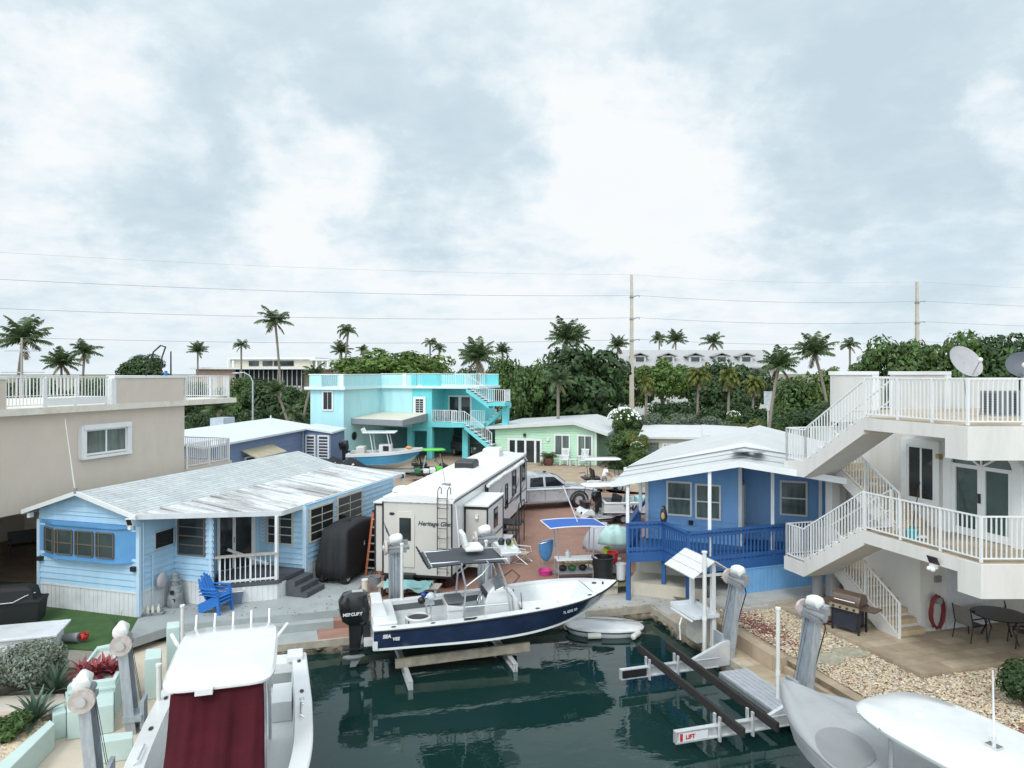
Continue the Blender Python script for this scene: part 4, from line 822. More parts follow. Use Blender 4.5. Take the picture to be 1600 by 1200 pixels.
rv()
# entry steps of the camper
def rvsteps():
    x, y = RV.w(2.56, 5.0); t = thing('entry_steps', 'black metal entry steps with handrails beside the camper', 'steps', (x, y, 0), RV.deg)
    m = MB(); m.box(.02, .95, 1.7, 2.9, .92, .97); m.build('landing', BLACK, t)
    for i in range(4): m = MB(); m.box(.05, .95, 1.55 - i * .32 - .14, 1.55 - i * .32 + .14, .74 - i * .2, .79 - i * .2); m.build('tread', mat('grey tread', (.05, .05, .055), .7, .2, 6), t)
    for xx in (.02, .97):
        m = MB(); m.beam((xx, 2.9, .92), (xx, 1.7, .92), .04, .1); m.beam((xx, 1.7, .92), (xx, .35, .06), .04, .12); m.build('stringer', BLACK, t)
        m = MB(); m.beam((xx, 2.9, 1.85), (xx, 1.7, 1.85), .035); m.beam((xx, 1.7, 1.85), (xx, .35, 1.0), .035); m.beam((xx, 1.7, 1.4), (xx, .35, .55), .02); m.beam((xx, 2.9, 1.4), (xx, 1.7, 1.4), .02)
        for yy, zb in ((2.9, .0), (2.3, .9), (1.7, .0), (1.02, .4), (.35, 0)): m.beam((xx, yy, zb), (xx, yy, 1.85 if yy >= 1.7 else 1.0 + (yy - .35) / 1.35 * .85), .035)
        m.build('handrail', BLACK, t)
rvsteps()
# ============================================================ TURQUOISE HOUSE
AQUA = mat('pale aqua stucco', (.42, .69, .715), .8, .05, .8, bump=.1, bscale=30, stain=(.30, .56, .60), samt=.5, sscale=.9, stretch=(1.5, 1.5, .3))
TEAL = mat('turquoise stucco', (.15, .56, .59), .75, .05, .8, bump=.1, bscale=30, stain=(.09, .43, .47), samt=.5, sscale=.9, stretch=(1.5, 1.5, .3))
E_ = Fr(((537 - 800) / F * 57, 57.0), -16.6)
def teal():
    t = thing('turquoise_house', 'two-storey turquoise house with roof terrace, outside stairs and open carport', 'house', (*E_.o, 0), E_.deg)
    yc = E_.fy(594, 650, 0)[0]; X = lambda px, y=yc: E_.fx(px, 650, y)[0]; xa = X(485, 0); xd, xb, xe, xr = X(644), X(675), X(762), X(794); xh = X(742); bk = yc + 2.8
    m = MB(); m.box(xa, 0, 0, 12, 0, 6.12); m.box(.001, xd - .001, yc, yc + .25, 2.7, 6.12); m.box(-.2, .0015, .1, yc, 0.1, 6.1); m.build('pale_wall', AQUA, t)
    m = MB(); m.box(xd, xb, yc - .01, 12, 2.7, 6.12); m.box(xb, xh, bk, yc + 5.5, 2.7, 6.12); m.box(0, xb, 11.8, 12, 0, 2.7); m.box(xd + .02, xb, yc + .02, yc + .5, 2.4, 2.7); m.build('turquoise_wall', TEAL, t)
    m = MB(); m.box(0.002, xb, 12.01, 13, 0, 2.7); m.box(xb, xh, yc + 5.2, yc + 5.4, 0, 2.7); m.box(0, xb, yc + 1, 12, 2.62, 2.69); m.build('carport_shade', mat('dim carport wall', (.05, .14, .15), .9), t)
    for a in (X(636), X(675) - .5, X(722), xr - .55): m = MB(); m.box(a, a + .5, yc + .03, yc + .5, 0, 2.7 if a < xr - 1 else 4.85); m.build('column', TEAL, t)
    m = MB(); m.box(X(722), X(722) + .5, yc + 5, yc + 5.5, 0, 2.7); m.build('column', TEAL, t)
    # roof slab with parapet and posts
    m = MB(); m.prism([(xa - .35, -.35), (.3, -.35), (.3, yc - .3), (xh + .5, yc - .3), (xh + .5, yc + 5.6), (xb, yc + 5.6), (xb, 13.2), (xa - .35, 13.2)], 6.12, 6.34); m.build('roof_slab', mat('aqua white trim', (.62, .74, .75), .7, .05, 1), t)
    m = MB(); f_ = [(xa, -.1, -.1 + .18, X(506, 0), 0)]
    m.box(xa, X(504, 0), -.15, 0, 6.34, 7.3); m.box(X(529, 0), .1, -.15, 0, 6.34, 7.3); m.box(-.05, .1, .001, yc, 6.34, 7.3); m.box(.101, xd, yc - .15, yc, 6.34, 7.3)
    for q in (xa,): m.box(q, q + .15, .001, 13, 6.34, 7.3)
    m.build('parapet', AQUA, t)
    m = MB(); m.box(xd + .001, X(652), yc - .16, yc, 6.34, 7.35); m.build('turquoise_parapet', TEAL, t); m = MB(); m.box(X(660), X(690), yc - .16, yc, 6.34, 7.35); m.build('turquoise_parapet', TEAL, t); m = MB(); m.box(xa + .2, xb, 12.9, 13.05, 6.34, 7.3); m.build('turquoise_parapet', TEAL, t); m = MB(); m.box(xb, xh + .4, yc + 5.3, yc + 5.45, 6.34, 7.3); m.build('turquoise_parapet', TEAL, t)
    m = MB(); m.box(xa - .05, .15, -.2, .05, 7.3, 7.38); m.box(.151, X(690), yc - .2, yc + .05, 7.36, 7.42); m.box(xb, xh + .42, yc + 5.25, yc + 5.5, 7.3, 7.38); m.box(-.1, .15, .051, yc, 7.3, 7.38); m.build('parapet_cap', WHITE, t)
    for px, y in ((533, -.18), (559, yc - .2), (580, yc - .2), (632, yc - .2)):
        q = X(px, y); m = MB(); m.box(q - .18, q + .18, y, y + .2, 6.34, 7.36); m.build('parapet_post', WHITE, t)
    railing(t, [(X(505, -.1), -.08, 6.34), (X(528, -.1), -.08, 6.34)], 1.0, GALV, pitch=.15, bar=.04); railing(t, [(X(652), yc - .08, 6.34), (X(660), yc - .08, 6.34)], 1.0, GALV, pitch=.15, bar=.04)
    railing(t, [(X(690), yc - .08, 6.34), (X(712), yc - .08, 6.34), (X(735), yc - .08, 6.34), (X(757), yc - .08, 6.34)], 1.05, WHITE, pitch=.15, bar=.035)
    # upper stair and landing, lower balcony and stair
    def flight(x0, z0, x1, z1, y0, y1, nm, mm):
        n = 7; m = MB(); m.ext([(x0, z0 - .45), (x0, z0 - .12), (x1, z1 - .12), (x1, z1 - .5)], 'y', y0, y1)
        s_ = m.build(nm, mm, t); m = MB()
        for i in range(n): xx = x0 + (x1 - x0) * i / n; zz = z0 + (z1 - z0) * (i + .5) / n; m.box(xx, xx + (x1 - x0) / n + .08, y0 - .02, y1 + .02, zz - .05, zz)
        m.build('treads', mat('pale treads', (.6, .66, .66), .7), s_)
    xs, xl = X(735), X(770)
    flight(xs, 6.3, xl, 5.0, yc - 1.1, yc - .05, 'upper_stair', TEAL)
    m = MB(); m.box(xl, xr + .05, yc - 1.15, yc + .6, 4.72, 5.0); m.build('landing', TEAL, t)
    railing(t, [(xs, yc - 1.08, 6.34), (xl, yc - 1.08, 5.05), (xr, yc - 1.08, 5.02), (xr, yc + .5, 5.02)], 1.05, WHITE, pitch=.16, bar=.035, name='stair_railing')
    flight(xr - .1, 5.0, X(755), 3.2, yc + .3, yc + 1.3, 'back_stair', TEAL)
    m = MB(); m.box(xb, X(757), yc - .15, bk, 2.78, 3.2); m.build('balcony_slab', TEAL, t)
    railing(t, [(xb + .05, yc - .1, 3.2), (X(695), yc - .1, 3.2), (X(714), yc - .1, 3.2)], 1.05, WHITE, pitch=.15, bar=.035, name='balcony_railing')
    xq = X(733); flight(xq, 3.2, X(775), 1.4, yc - 1.2, yc - .2, 'lower_stair', TEAL)
    m = MB(); m.box(X(714), xq, yc - 1.25, yc - .151, 2.9, 3.18); m.build('stair_head', TEAL, t)
    railing(t, [(X(714), yc - 1.15, 3.2), (xq, yc - 1.15, 3.2), (X(760), yc - 1.15, 2.1), (X(775), yc - 1.15, 1.45)], 1.05, WHITE, pitch=.16, bar=.035, name='stair_railing')
    railing(t, [(X(737), yc - .12, 3.2), (X(757), yc - .12, 3.2)], 1.05, WHITE, pitch=.15, bar=.035, name='balcony_railing')
    # openings
    wa = W((xa, 0), (0, 0)); a = X(506, 0) - xa; b = X(519, 0) - xa
    window(t, wa, a, b, zat(640, 57), zat(613, 57), WHITE, BLACK, .12, cols=2, out=.08)
    wd = W((0, yc - .01), (xb, yc - .01)); window(t, wd, X(650), X(662), zat(645, 61.5), zat(624, 61.5), WHITE, BLACK, .22, cols=2, rows=6, out=.1)
    wb = W((xb, bk), (xh, bk)); a, b = X(703, bk) - xb, X(735, bk) - xb
    m = MB(); wb.box(m, a - .15, b + .15, 0, .1, 5.3, 5.45)
    for q in (a - .15, (a + b) / 2 - .12, (a + b) / 2, b): wb.box(m, q, q + .14, 0, .1, 3.2, 5.3)
    d_ = m.build('french_doors', WHITE, t); m = MB(); wb.box(m, a, b, .01, .05, 3.25, 5.3); m.build('pane', GLASS, d_)
    # awning
    yl = E_.fy(549, 653, 0)[0]; wx = X(668); m = MB()
    m.prism([(.03, yl), (wx, yl), (wx, yc - .03), (.03, yc - .03)], [3.70, 3.62, 3.9, 3.95], [3.76, 3.68, 3.96, 4.01]); aw_ = m.build('awning', mat('cream awning', (.60, .56, .47), .7, .06, 1), t)
    m = MB(); m.prism([(.02, yl - .04), (wx + .04, yl - .04), (wx + .04, yl - .002), (.02, yl - .002)], [3.3, 3.2, 3.2, 3.3], [3.74, 3.66, 3.66, 3.74]); m.prism([(wx + .002, yl), (wx + .04, yl), (wx + .04, yc), (wx + .002, yc)], [3.2, 3.2, 3.3, 3.3], [3.66, 3.66, 3.95, 3.95]); m.build('valance', mat('grey valance', (.24, .26, .28), .7, .08, 2), aw_)
    m = MB(); q = E_.fy(553, 682, 0)[0]; m.ell((.04, q, zat(682, 58)), (.05, .42, .35), 10, 6); m.build('wall_ornament', BLACK, t)
teal()

# ============================================================ SLATE BLUE TRAILER
S_ = Fr((-15.3, 52.0), -8)
SLATE = mat('slate blue siding', (.15, .20, .33), .6, .08, 2)
def slate():
    t = thing('slate_trailer', 'slate blue trailer home with white roof behind the beige building', 'trailer home', (*S_.o, 0), S_.deg)
    w1 = W((0, -13), (0, 0)); w2 = W((0, 0), (2.3, -.35))
    m = MB(); w1.lap(m, 0, 3.36, .3, .04); w2.lap(m, 0, 3.4, .3, .04, clip=lambda z: (0, 2.32 if z < 3.15 else max(.1, 2.32 - (z - 3.15) * 9))); m.box(-7, -.02, -13, 3, 0, 3.3); m.prism([(-.3, .05), (0, .02), (2.28, -.32), (2.0, 3), (0, 3)], 0, 3.1); m.build('wall', SLATE, t)
    m = MB(); RF = mat('white grey roof', (.60, .64, .67), .5, .06, 1, stain=(.42, .46, .48), samt=.4, sscale=.5)
    m.ext([(-7.4, 3.38), (-3.6, 4.0), (.35, 3.42), (.35, 3.3), (-3.6, 3.88), (-7.4, 3.26)], 'y', -13.3, 2.2); m.prism([(-.3, -.2), (2.5, -.62), (2.2, 3), (-.3, 3)], [3.42, 3.1, 3.1, 3.42], [3.55, 3.22, 3.22, 3.55]); m.build('roof', RF, t)
    m = MB(); w2.box(m, -.08, .06, .0, .1, 0, 3.4); m.build('corner_trim', WHITE, t)
    window(t, w2, .38, .98, .9, 2.85, WHITE, mat('louvre glass', (.06, .07, .09), .2, .1, 3), .12, rows=9, out=.11, bar=.07); window(t, w2, 1.38, 2.1, .9, 2.85, WHITE, mat('louvre glass', (.06, .07, .09), .2), .12, rows=9, out=.11, bar=.07)
    a, b = [13 + S_.fy(px, 700, 0)[0] for px in (376, 424)]
    m = MB(); pt = [w1.pt(a, .05, 2.75), w1.pt(b, .05, 2.75), w1.pt(b, 1.1, 2.3), w1.pt(a, 1.1, 2.3)]; m.add(pt + [(p[0], p[1], p[2] - .06) for p in pt], [(0, 1, 2, 3), (7, 6, 5, 4), (0, 4, 5, 1), (1, 5, 6, 2), (2, 6, 7, 3), (3, 7, 4, 0)]); m.build('awning', mat('tan awning', (.42, .37, .26), .7, .15, 3), t)
    window(t, w1, a + .5, a + 1.6, .4, 2.2, WHITE, GLASS, .1, out=.1)
    m = MB(); m.box(-5.5, -4.5, -3, -1.5, 3.6, 4.3); m.build('roof_box', GALV, t); m = MB(); m.tube([(-2, -1, 3.5), (-2, -1, 4.4)], .05, 6); m.build('vent_pipe', WHITE, t)
slate()

# ============================================================ PALE GREEN HOUSE AND BEIGE COTTAGE
G_ = Fr((6.83, 57.4), -16.6)
def green():
    t = thing('green_house', 'single-storey pale green house with white roof and glass doors', 'house', (*G_.o, 0), G_.deg); GS = mat('pale green siding', (.44, .66, .48), .6, .05, 1)
    w = W((-8.6, 0), (0, 0)); sd = W((0, 0), (0, 10)); top = lambda x: 3.35 - (x + 1.73) * .33 if x > -1.73 else 3.35 + (x + 1.73) * .06
    m = MB(); w.lap(m, -.1, 2.7, .22, .045); w.lap(m, 2.7, 3.3, .22, .045, clip=lambda z: (8.6 - 1.73 - (3.38 - z) / .065 if z > 2.95 else 0, 8.6 - 1.73 + (3.36 - z) / .33)); sd.lap(m, -.1, 2.7, .22, .045); m.box(-8.6, -.02, .02, 10, -.1, 2.7); m.build('wall', GS, t)
    m = MB(); o = [(-9.2, 2.98), (-1.73, 3.52), (1.0, 2.66), (1.0, 2.42), (-1.73, 3.28), (-9.2, 2.74)]; m.ext(o, 'y', -.6, 10.5); m.build('roof', mat('white roof', (.55, .56, .56), .55, .06, .6, stain=(.42, .42, .4), samt=.45), t)
    for a, b in ((-3.39, -2.27), (-1.47, -.42)): window(t, w, 8.6 + a, 8.6 + b, .78, 2.32, WHITE, GLASS_GREEN, .13, cols=2, out=.1, bar=.07)
    m = MB()
    for q in (-7.4, -6.75, -5.95, -5.1, -4.6): w.box(m, 8.6 + q - .09, 8.6 + q + .09, 0, .1, 0, 1.85)
    w.box(m, 8.6 - 7.5, 8.6 - 4.5, 0, .1, 1.85, 2.02); d = m.build('glass_doors', WHITE, t); m = MB(); w.box(m, 1.2, 3.95, .01, .06, .05, 1.85); m.build('pane', GLASS, d)
    m = MB(); w.box(m, 8.5, 8.62, .0, .07, 0, 2.7); m.build('corner_trim', WHITE, t)
    m = MB(); m.cbox((-4.0, -.1, 2.0), (.2, .15, .25)); m.build('wall_lamp', WHITE, t); m = MB(); m.cbox((-6.0, -.1, 2.3), (.2, .15, .25)); m.build('wall_lamp', BLACK, t)
green()
C_ = Fr(((1006 - 800) / F * 55, 55.0), -14)
def cottage():
    t = thing('beige_cottage', 'small beige cottage with white roof and jalousie windows before the silvery hedge', 'house', (*C_.o, 0), C_.deg)
    w = W((0, 0), (7.5, 0)); m = MB(); m.box(0, 7.5, 0, 6, 0, 2.45); m.build('wall', mat('cream stucco', (.58, .53, .45), .8, .06, 1), t)
    m = MB(); m.prism([(-.4, -.45), (4.6, -.45), (4.6, 6), (-.4, 6)], [2.42, 2.45, 2.95, 2.9], [2.56, 2.6, 3.08, 3.04]); m.prism([(4.4, -.3), (8, -.3), (8, 6), (4.4, 6)], [2.62, 2.6, 2.9, 3.0], [2.76, 2.74, 3.0, 3.12]); m.build('roof', mat('white roof', (.55, .56, .56), .5), t)
    window(t, w, .35, 1.1, .9, 2.05, GREY, GLASS_GREEN, .06, rows=5); window(t, w, 1.55, 2.2, .3, 1.95, WHITE, GLASS, .14, rows=3); window(t, w, 2.5, 3.6, .9, 2.05, GREY, GLASS_GREEN, .06, rows=5)
cottage()

# ============================================================ BLUE HOUSE
B_ = Fr(((1011 - 800) / F * 27.1, 27.1), -22)
BLUE = mat('blue siding', (.155, .35, .63), .5, .07, 1.2, stain=(.11, .26, .48), samt=.45, sscale=.9, stretch=(1.8, 1.8, .4)); DEEP = mat('deep blue paint', (.028, .105, .30), .5, .12, 2, stain=(.025, .08, .22), samt=.4); SKYB = mat('sky blue boards', (.16, .36, .62), .55, .08, 2)
RIBW = mat('cream ribbed wall', (.56, .55, .48), .6, .06, 2, stain=(.4, .38, .32), samt=.3)
def bluehouse():
    t = thing('blue_house', 'blue sided house with white gabled roofs and deep blue porch railing', 'house', (*B_.o, 0), B_.deg)
    w = W((0, 0), (3.4, 0)); rw = W((3.4, 1.3), (8.2, 1.3)); rt = W((3.4, 0), (3.4, 1.3)); lw = W((0, 8.4), (0, 0))
    m = MB(); w.lap(m, 1.2, 4.0, .2, .045); w.lap(m, 4.0, 4.75, .2, .045, clip=lambda z: ((z - 3.98) / .25, 3.4)); rw.lap(m, 1.2, 4.2, .2, .045); rt.lap(m, 1.2, 4.4, .2, .045); lw.lap(m, -.3, 3.9, .2, .045); m.box(.02, 3.38, .02, 8.4, 1.1, 4.0); m.box(3.38, 8.2, 1.33, 8.4, 1.1, 4.1); m.build('wall', BLUE, t)
    m = MB(); w.box(m, 3.33, 3.46, -.02, .08, 1.2, 4.3); m.build('corner_trim', WHITE, t); m = MB(); w.box(m, -.06, .06, 0, .07, 1.2, 3.9); m.build('corner_trim', WHITE, t)
    RF = mat('white membrane roof', (.52, .53, .53), .55, .06, .5, stain=(.40, .40, .385), samt=.45, sscale=.7)
    m = MB(); rx, s_ = 3.63, .245
    m.ext([(-.7, 3.86), (rx, 4.98), (8.6, 3.8), (8.6, 3.66), (rx, 4.84), (-.7, 3.72)], 'y', -.45, 8.8); m.build('roof', RF, t)
    m = MB(); m.ext([(-.78, 3.9), (rx, 5.02), (8.66, 3.83), (8.66, 3.55), (rx, 4.70), (-.78, 3.58)], 'y', -.53, -.452); m.box(-.78, -.72, -.45, 8.8, 3.56, 3.86); m.build('fascia', WHITE, t)
    yp = -2.8; xl, zl = B_.fx(956, 754, yp); xp, zp = B_.fx(1155, 722, yp); xr, zr = B_.fx(1300, 745, yp)
    zr2 = zr - (7.6 - xr) * (zp - zr) / (xr - xp)
    m = MB()
    for j, (ya, yb, dz) in enumerate(((yp, -1.75, 0), (-1.75, -1.0, .09), (-1.0, -.40, .18))):
        m.loft([[(xl, y, zl + q), (xp, y, zp + q), (7.6, y, zr2 + q), (7.6, y, zr2 + q - .07), (xp, y, zp + q - .07), (xl, y, zl + q - .07)] for y, q in ((ya, dz), (yb, dz + .05))])
    m.build('porch_roof', RF, t)
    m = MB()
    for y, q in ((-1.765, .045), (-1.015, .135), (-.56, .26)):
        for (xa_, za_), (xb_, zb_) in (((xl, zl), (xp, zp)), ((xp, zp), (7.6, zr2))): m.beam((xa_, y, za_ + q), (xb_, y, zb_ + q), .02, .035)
    m.build('seam_shadow_lines', mat('grey seam and shadow', (.17, .18, .19), .7, .2, 4), t)  # grey strips paint the tier seams and the shadow under the main fascia
    m = MB(); m.loft([[(xl - .03, y, zl + .04), (xp, y, zp + .04), (7.6, y, zr2 + .04), (7.6, y, zr2 - .16), (xp, y, zp - .16), (xl - .03, y, zl - .16)] for y in (yp - .05, yp - .002)]); m.build('porch_fascia', WHITE, t)
    m = MB(); r = random.Random(6)
    for (cx, cz, sx) in ((xp - .05, zp + .12, .42), (xp + .5, zp + .32, .26)):
        m.add([(cx + sx * math.cos(a) * r.uniform(.6, 1.2), -1.5 - .9 * math.sin(a) * r.uniform(.7, 1), zp + .22 + .05 * math.sin(a)) for a in [i * .7 for i in range(9)]], [tuple(range(9))])
    m.build('roof_patch', mat('grey patch', (.25, .27, .28), .7, .3, 5), t, recalc=False)
    for a, b, z0, z1 in ((.81, 1.62, 2.2, 3.36), (1.87, 2.66, 2.14, 3.32)): window(t, w, a, b, z0, z1, WHITE, GLASS_GREEN, .07, rows=2, out=.1, bar=.05)
    window(t, rw, 4.78 - 3.4, 5.6 - 3.4, 2.26, 3.42, WHITE, GLASS_GREEN, .07, rows=2, out=.1, bar=.05)
    window(t, rt, .3, 1.1, 1.25, 3.3, WHITE, GLASS, .07, out=.1, name='side_door')
    m = MB(); rw.box(m, 2.9, 3.02, .02, .08, 1.2, 3.9); m.build('batten', WHITE, t)
    m = MB(); m.cbox((1.65, -.1, 1.92), (.15, .12, .15)); m.build('wall_socket', BLACK, t)
    # deck
    P = [B_.g(px, py, 2.3) for px, py in ((981, 816), (1036, 814), (1076, 831), (1235, 817))]; P[3] = (P[2][0] + (P[3][0] - P[2][0]) * 1.9, P[2][1] + (P[3][1] - P[2][1]) * 1.9)
    D = P + [(P[3][0], 1.25), (3.42, 1.25), (3.42, -.05), (-.39, -.05)]
    m = MB(); m.prism(D, 1.08, 1.2); m.build('porch_deck', DEEP, t)
    m = MB()
    for a, b in zip(P, P[1:]): ww = W(a, b); ww.box(m, -.04, ww.L + .03, -.02, .05, .92, 1.24)
    ww = W((-.39, .5), P[0]); ww.box(m, 0, ww.L, -.02, .04, .92, 1.24); m.build('deck_fascia', DEEP, t)
    def rail(pts):
        m = MB()
        for a, b in zip(pts, pts[1:]):
            ww = W(a, b); n = max(2, int(ww.L / .15))
            for i in range(n + 1): s2 = .05 if i in (0, n) else .022; ww.box(m, ww.L * i / n - s2, ww.L * i / n + s2, -.03 if i in (0, n) else -.018, .03 if i in (0, n) else .018, 1.2, 2.24)
            ww.box(m, 0, ww.L, -.02, .024, 1.3, 1.42); ww.box(m, -.06, ww.L + .06, -.07, .09, 2.24, 2.29)
            ww.box(m, 0, ww.L, -.02, .026, 2.08, 2.2)
        return m.build('porch_railing', DEEP, t)
    rail(P[:2]); rail(P[1:3]); rail(P[2:4]); rail([(-.39, .6), P[0]])
    m = MB(); m.beam((-.36, .55, 2.26), (.1, 1.6, 2.9), .07, .12); m.build('stair_rail', DEEP, t)
    ww = W(P[2], P[3])
    def onrail(px):
        k = (px - 800) / F; best = min(range(400), key=lambda i: abs((lambda q: q[0] / q[1] - k)(B_.w(*ww.pt(ww.L * i / 400, 0, 0)[:2])))); return ww.pt(ww.L * best / 400, -.12, 0)[:2]
    for p in (P[0], onrail(1112), onrail(1211), onrail(1286)):
        m = MB(); zt = (zl + (p[0] - xl) * (zp - zl) / (xp - xl)) if p[0] < xp else zp + (p[0] - xp) * (zr2 - zp) / (7.6 - xp)
        m.beam((p[0], p[1], 1.2 if p != P[0] else 2.29), (p[0], p[1], zt - .08), .11); m.build('porch_post', WHITE, t)
    m = MB(); m.beam((-.2, -.25, 2.2), (-.2, -.25, 3.75), .11); m.build('porch_post', WHITE, t)
    for px, py in ((982, 935), (1037, 930), (1075, 936)):
        p = B_.g(px, py, -.35); m = MB(); m.beam((p[0], p[1], -.4), (p[0], p[1], 1.0), .14); m.build('deck_post', DEEP, t)
    m = MB(); ribs(W((-.3, -.6), (2.2, -.6)), m, -.3, 1.05); ribs(W((-.3, 3), (-.3, -.6)), m, -.3, 1.05); m.build('foundation_wall', RIBW, t)
    m = MB(); m.box(-.3, 2.3, -2.0, -.62, -.42, .05); m.build('foundation', CREAM, t)
    wq = W(P[2], P[3]); k_ = (1148 - 800) / F; q0 = min(range(300), key=lambda i: abs((lambda q: q[0] / q[1] - k_)(B_.w(*wq.pt(wq.L * i / 300, 0, 0)[:2])))) * wq.L / 300
    ww = W(wq.pt(q0, .06, 0)[:2], wq.pt(wq.L, .06, 0)[:2]); m = MB(); ribs(ww, m, .08, .90, .16); ww.box(m, -.02, ww.L, -.03, .03, .88, .915); m.build('board_skirt', SKYB, t)
    m = MB(); ww.box(m, -.3, ww.L, -1.5, .95, -.3, .08); m.build('footing_slab', CONC, t)
bluehouse()

# ============================================================ WHITE BALCONY HOUSE, RIGHT
PLAS = mat('white plaster', (.62, .60, .57), .8, .04, .8, bump=.12, bscale=35, stain=(.46, .44, .40), samt=.5, sscale=1.2, stretch=(1.8, 1.8, .3))
PLASD = mat('light grey plaster', (.56, .55, .53), .8, .05, .8, bump=.12, bscale=35, stain=(.42, .40, .37), samt=.45, sscale=1.2, stretch=(1.8, 1.8, .3))
RAILW = mat('white powder coat', (.70, .71, .71), .3, .03, 2)
TANT = mat('tan stair tile', (.50, .38, .24), .7, .15, 3)
def balconyhouse():
    t = thing('balcony_house', 'white house with curved-corner balconies, white railings and zigzag outside stairs', 'house', (*A.o, 0), A.deg)
    YB = A.fy(1533, 877, 0)[0]; YD = A.fy(1512, 663, 0)[0]; R1 = (4.2, YB - 1.25); R2 = (4.2, YD - 1.25)
    # walls
    m = MB(); m.box(2.2, 9, -9, 3.4, 3.1, 5.9); m.box(2.1, 2.2, .1, 3.4, -.1, 3.1); m.box(2.2, 12, .1, 3.4, -.1, 2.75); m.box(8, 12, -9, .1, -.1, 2.75); m.build('wall', PLAS, t)
    # balcony slabs with deep edge beams
    for y_, z1, nm, rr in ((YB, 3.1, 'balcony_slab', R1), (YD, 6.25, 'roof_terrace_slab', R2)):
        m = MB(); m.prism([(0, 0), (0, y_), rr, (12, rr[1]), (12, .1), (2.2, .1)] if z1 < 4 else [(0, 0), (0, y_), rr, (9.5, rr[1]), (9.5, 3.6), (2.15, 3.6), (2.15, 0)], z1 - .35, z1 - .02); m.build(nm, PLAS, t)
        m = MB(); m.prism([(-.015, y_ + .6), (-.015, y_ - .01), (rr[0], rr[1] - .01), (rr[0], rr[1] + .35), (.35, y_ + .25), (.35, y_ + .6)], z1 - .82, z1 - .03); m.build('edge_beam', PLAS, t)
        m = MB(); m.prism([(.04, .1), (.04, y_ + .02), (rr[0], rr[1] + .04), (9, rr[1] + .04), (9, .1)] if z1 < 4 else [(.04, 0), (.04, y_ + .02), (rr[0], rr[1] + .04), (9, rr[1] + .04), (9, 3.4), (2.2, 3.4), (2.2, 0)], z1 - .019, z1); m.build('floor_tiles', TRAV, t)
    railing(t, [(.06, .0, 3.1), (.06, YB * .34, 3.1), (.06, YB * .68, 3.1), (.06, YB + .05, 3.1), (1.3, YB - .32, 3.1), (2.6, YB - .72, 3.1), (4.1, YB - 1.18, 3.1)], 1.06, RAILW, name='balcony_railing', bar=.026)
    railing(t, [(.06, .0, 6.25), (.06, YD * .35, 6.25), (.06, YD * .68, 6.25), (.06, YD + .05, 6.25), (1.3, YD - .32, 6.25), (2.6, YD - .72, 6.25), (4.1, YD - 1.18, 6.25)], 1.1, RAILW, name='terrace_railing', bar=.026)
    # stairs: inner flights go up and away, outer flights come back
    for z0 in (0.0, 3.1):
        zl = z0 + 1.55; yl = 2.45
        def fl(x0, x1, ya, za, yb, zb, n=8, nm='flight'):
            m = MB(); d = 1 if yb > ya else -1
            m.ext([(ya, za - (.0 if za == 0 else .42)), (ya, za), (yb, zb), (yb, zb - .42)] if za > .1 else [(ya, za - .05), (ya, za + .05), (yb, zb), (yb, zb - .42), (ya + .7, za - .05)], 'x', x0, x1)
            o = m.build(nm, PLAS, t); m = MB()
            for i in range(n):
                ys, ye = ya + (yb - ya) * i / n, ya + (yb - ya) * (i + 1) / n; zz = za + (zb - za) * (i + 1) / n
                m.box(x0 + .004, x1 - .004, min(ys, ye), max(ys, ye), zz - (zb - za) / n - .06, zz)
            m.build('treads', TANT if nm == 'inner_flight' else PLAS, o); return o
        fl(1.12, 2.08, -.1, z0, yl, zl, nm='inner_flight'); fl(0, 1.05, yl, zl, 0, z0 + 3.1, nm='outer_flight')
        m = MB(); m.box(0, 2.1, yl, 3.4, zl - .42, zl); m.build('landing', PLAS, t)
        if z0 == 0:
            m = MB(); m.ext([(.0, 0), (2.45, 0), (2.45, 1.1)], 'x', 1.5, 2.08); m.build('stair_wall', PLAS, t)
        railing(t, [(.06, 0.05, z0 + 3.1 + .02), (.06, yl, zl + .05)], 1.06, RAILW, name='stair_railing', bar=.026, low=.06)
        railing(t, [(.06, yl, zl), (.06, 3.34, zl)], 1.06, RAILW, name='landing_railing', bar=.026); railing(t, [(.06, 3.34, zl), (1.0, 3.34, zl), (2.05, 3.34, zl)], 1.06, RAILW, name='landing_railing', bar=.026)
        railing(t, [(1.0, 0.05, z0 + 3.1 + .02), (1.0, yl, zl + .05)], 1.06, RAILW, name='inner_handrail', pitch=3, bar=.026, low=.5)
        railing(t, [(1.13, -.12, z0), (1.13, 1.15, z0 + .79), (1.13, yl, zl)], 1.0, RAILW, name='stair_railing', bar=.026, low=.06)
    railing(t, [(1.0, 0.05, 3.1), (2.1, 0.05, 3.1)], 1.06, RAILW, name='gate_railing', bar=.026) if 0 else None
    m = MB(); m.box(1.32, 1.62, 2.75, 3.05, -.1, 4.24); m.build('pillar', PLASD, t); m = MB(); m.box(1.66, 2.1, 3.0, 3.2, -.1, 4.24); m.build('fin_wall', PLASD, t)
    m = MB(); m.tube([(.92, 2.95, -.1), (.92, 2.95, 1.14)], .17, 18); m.tube([(.92, 2.95, -.1), (.92, 2.95, .05)], .20, 18); m.build('round_column', mat('grey concrete column', (.30, .31, .31), .8, .15, 3, stain=(.2, .2, .2), samt=.5), t, smooth=True)
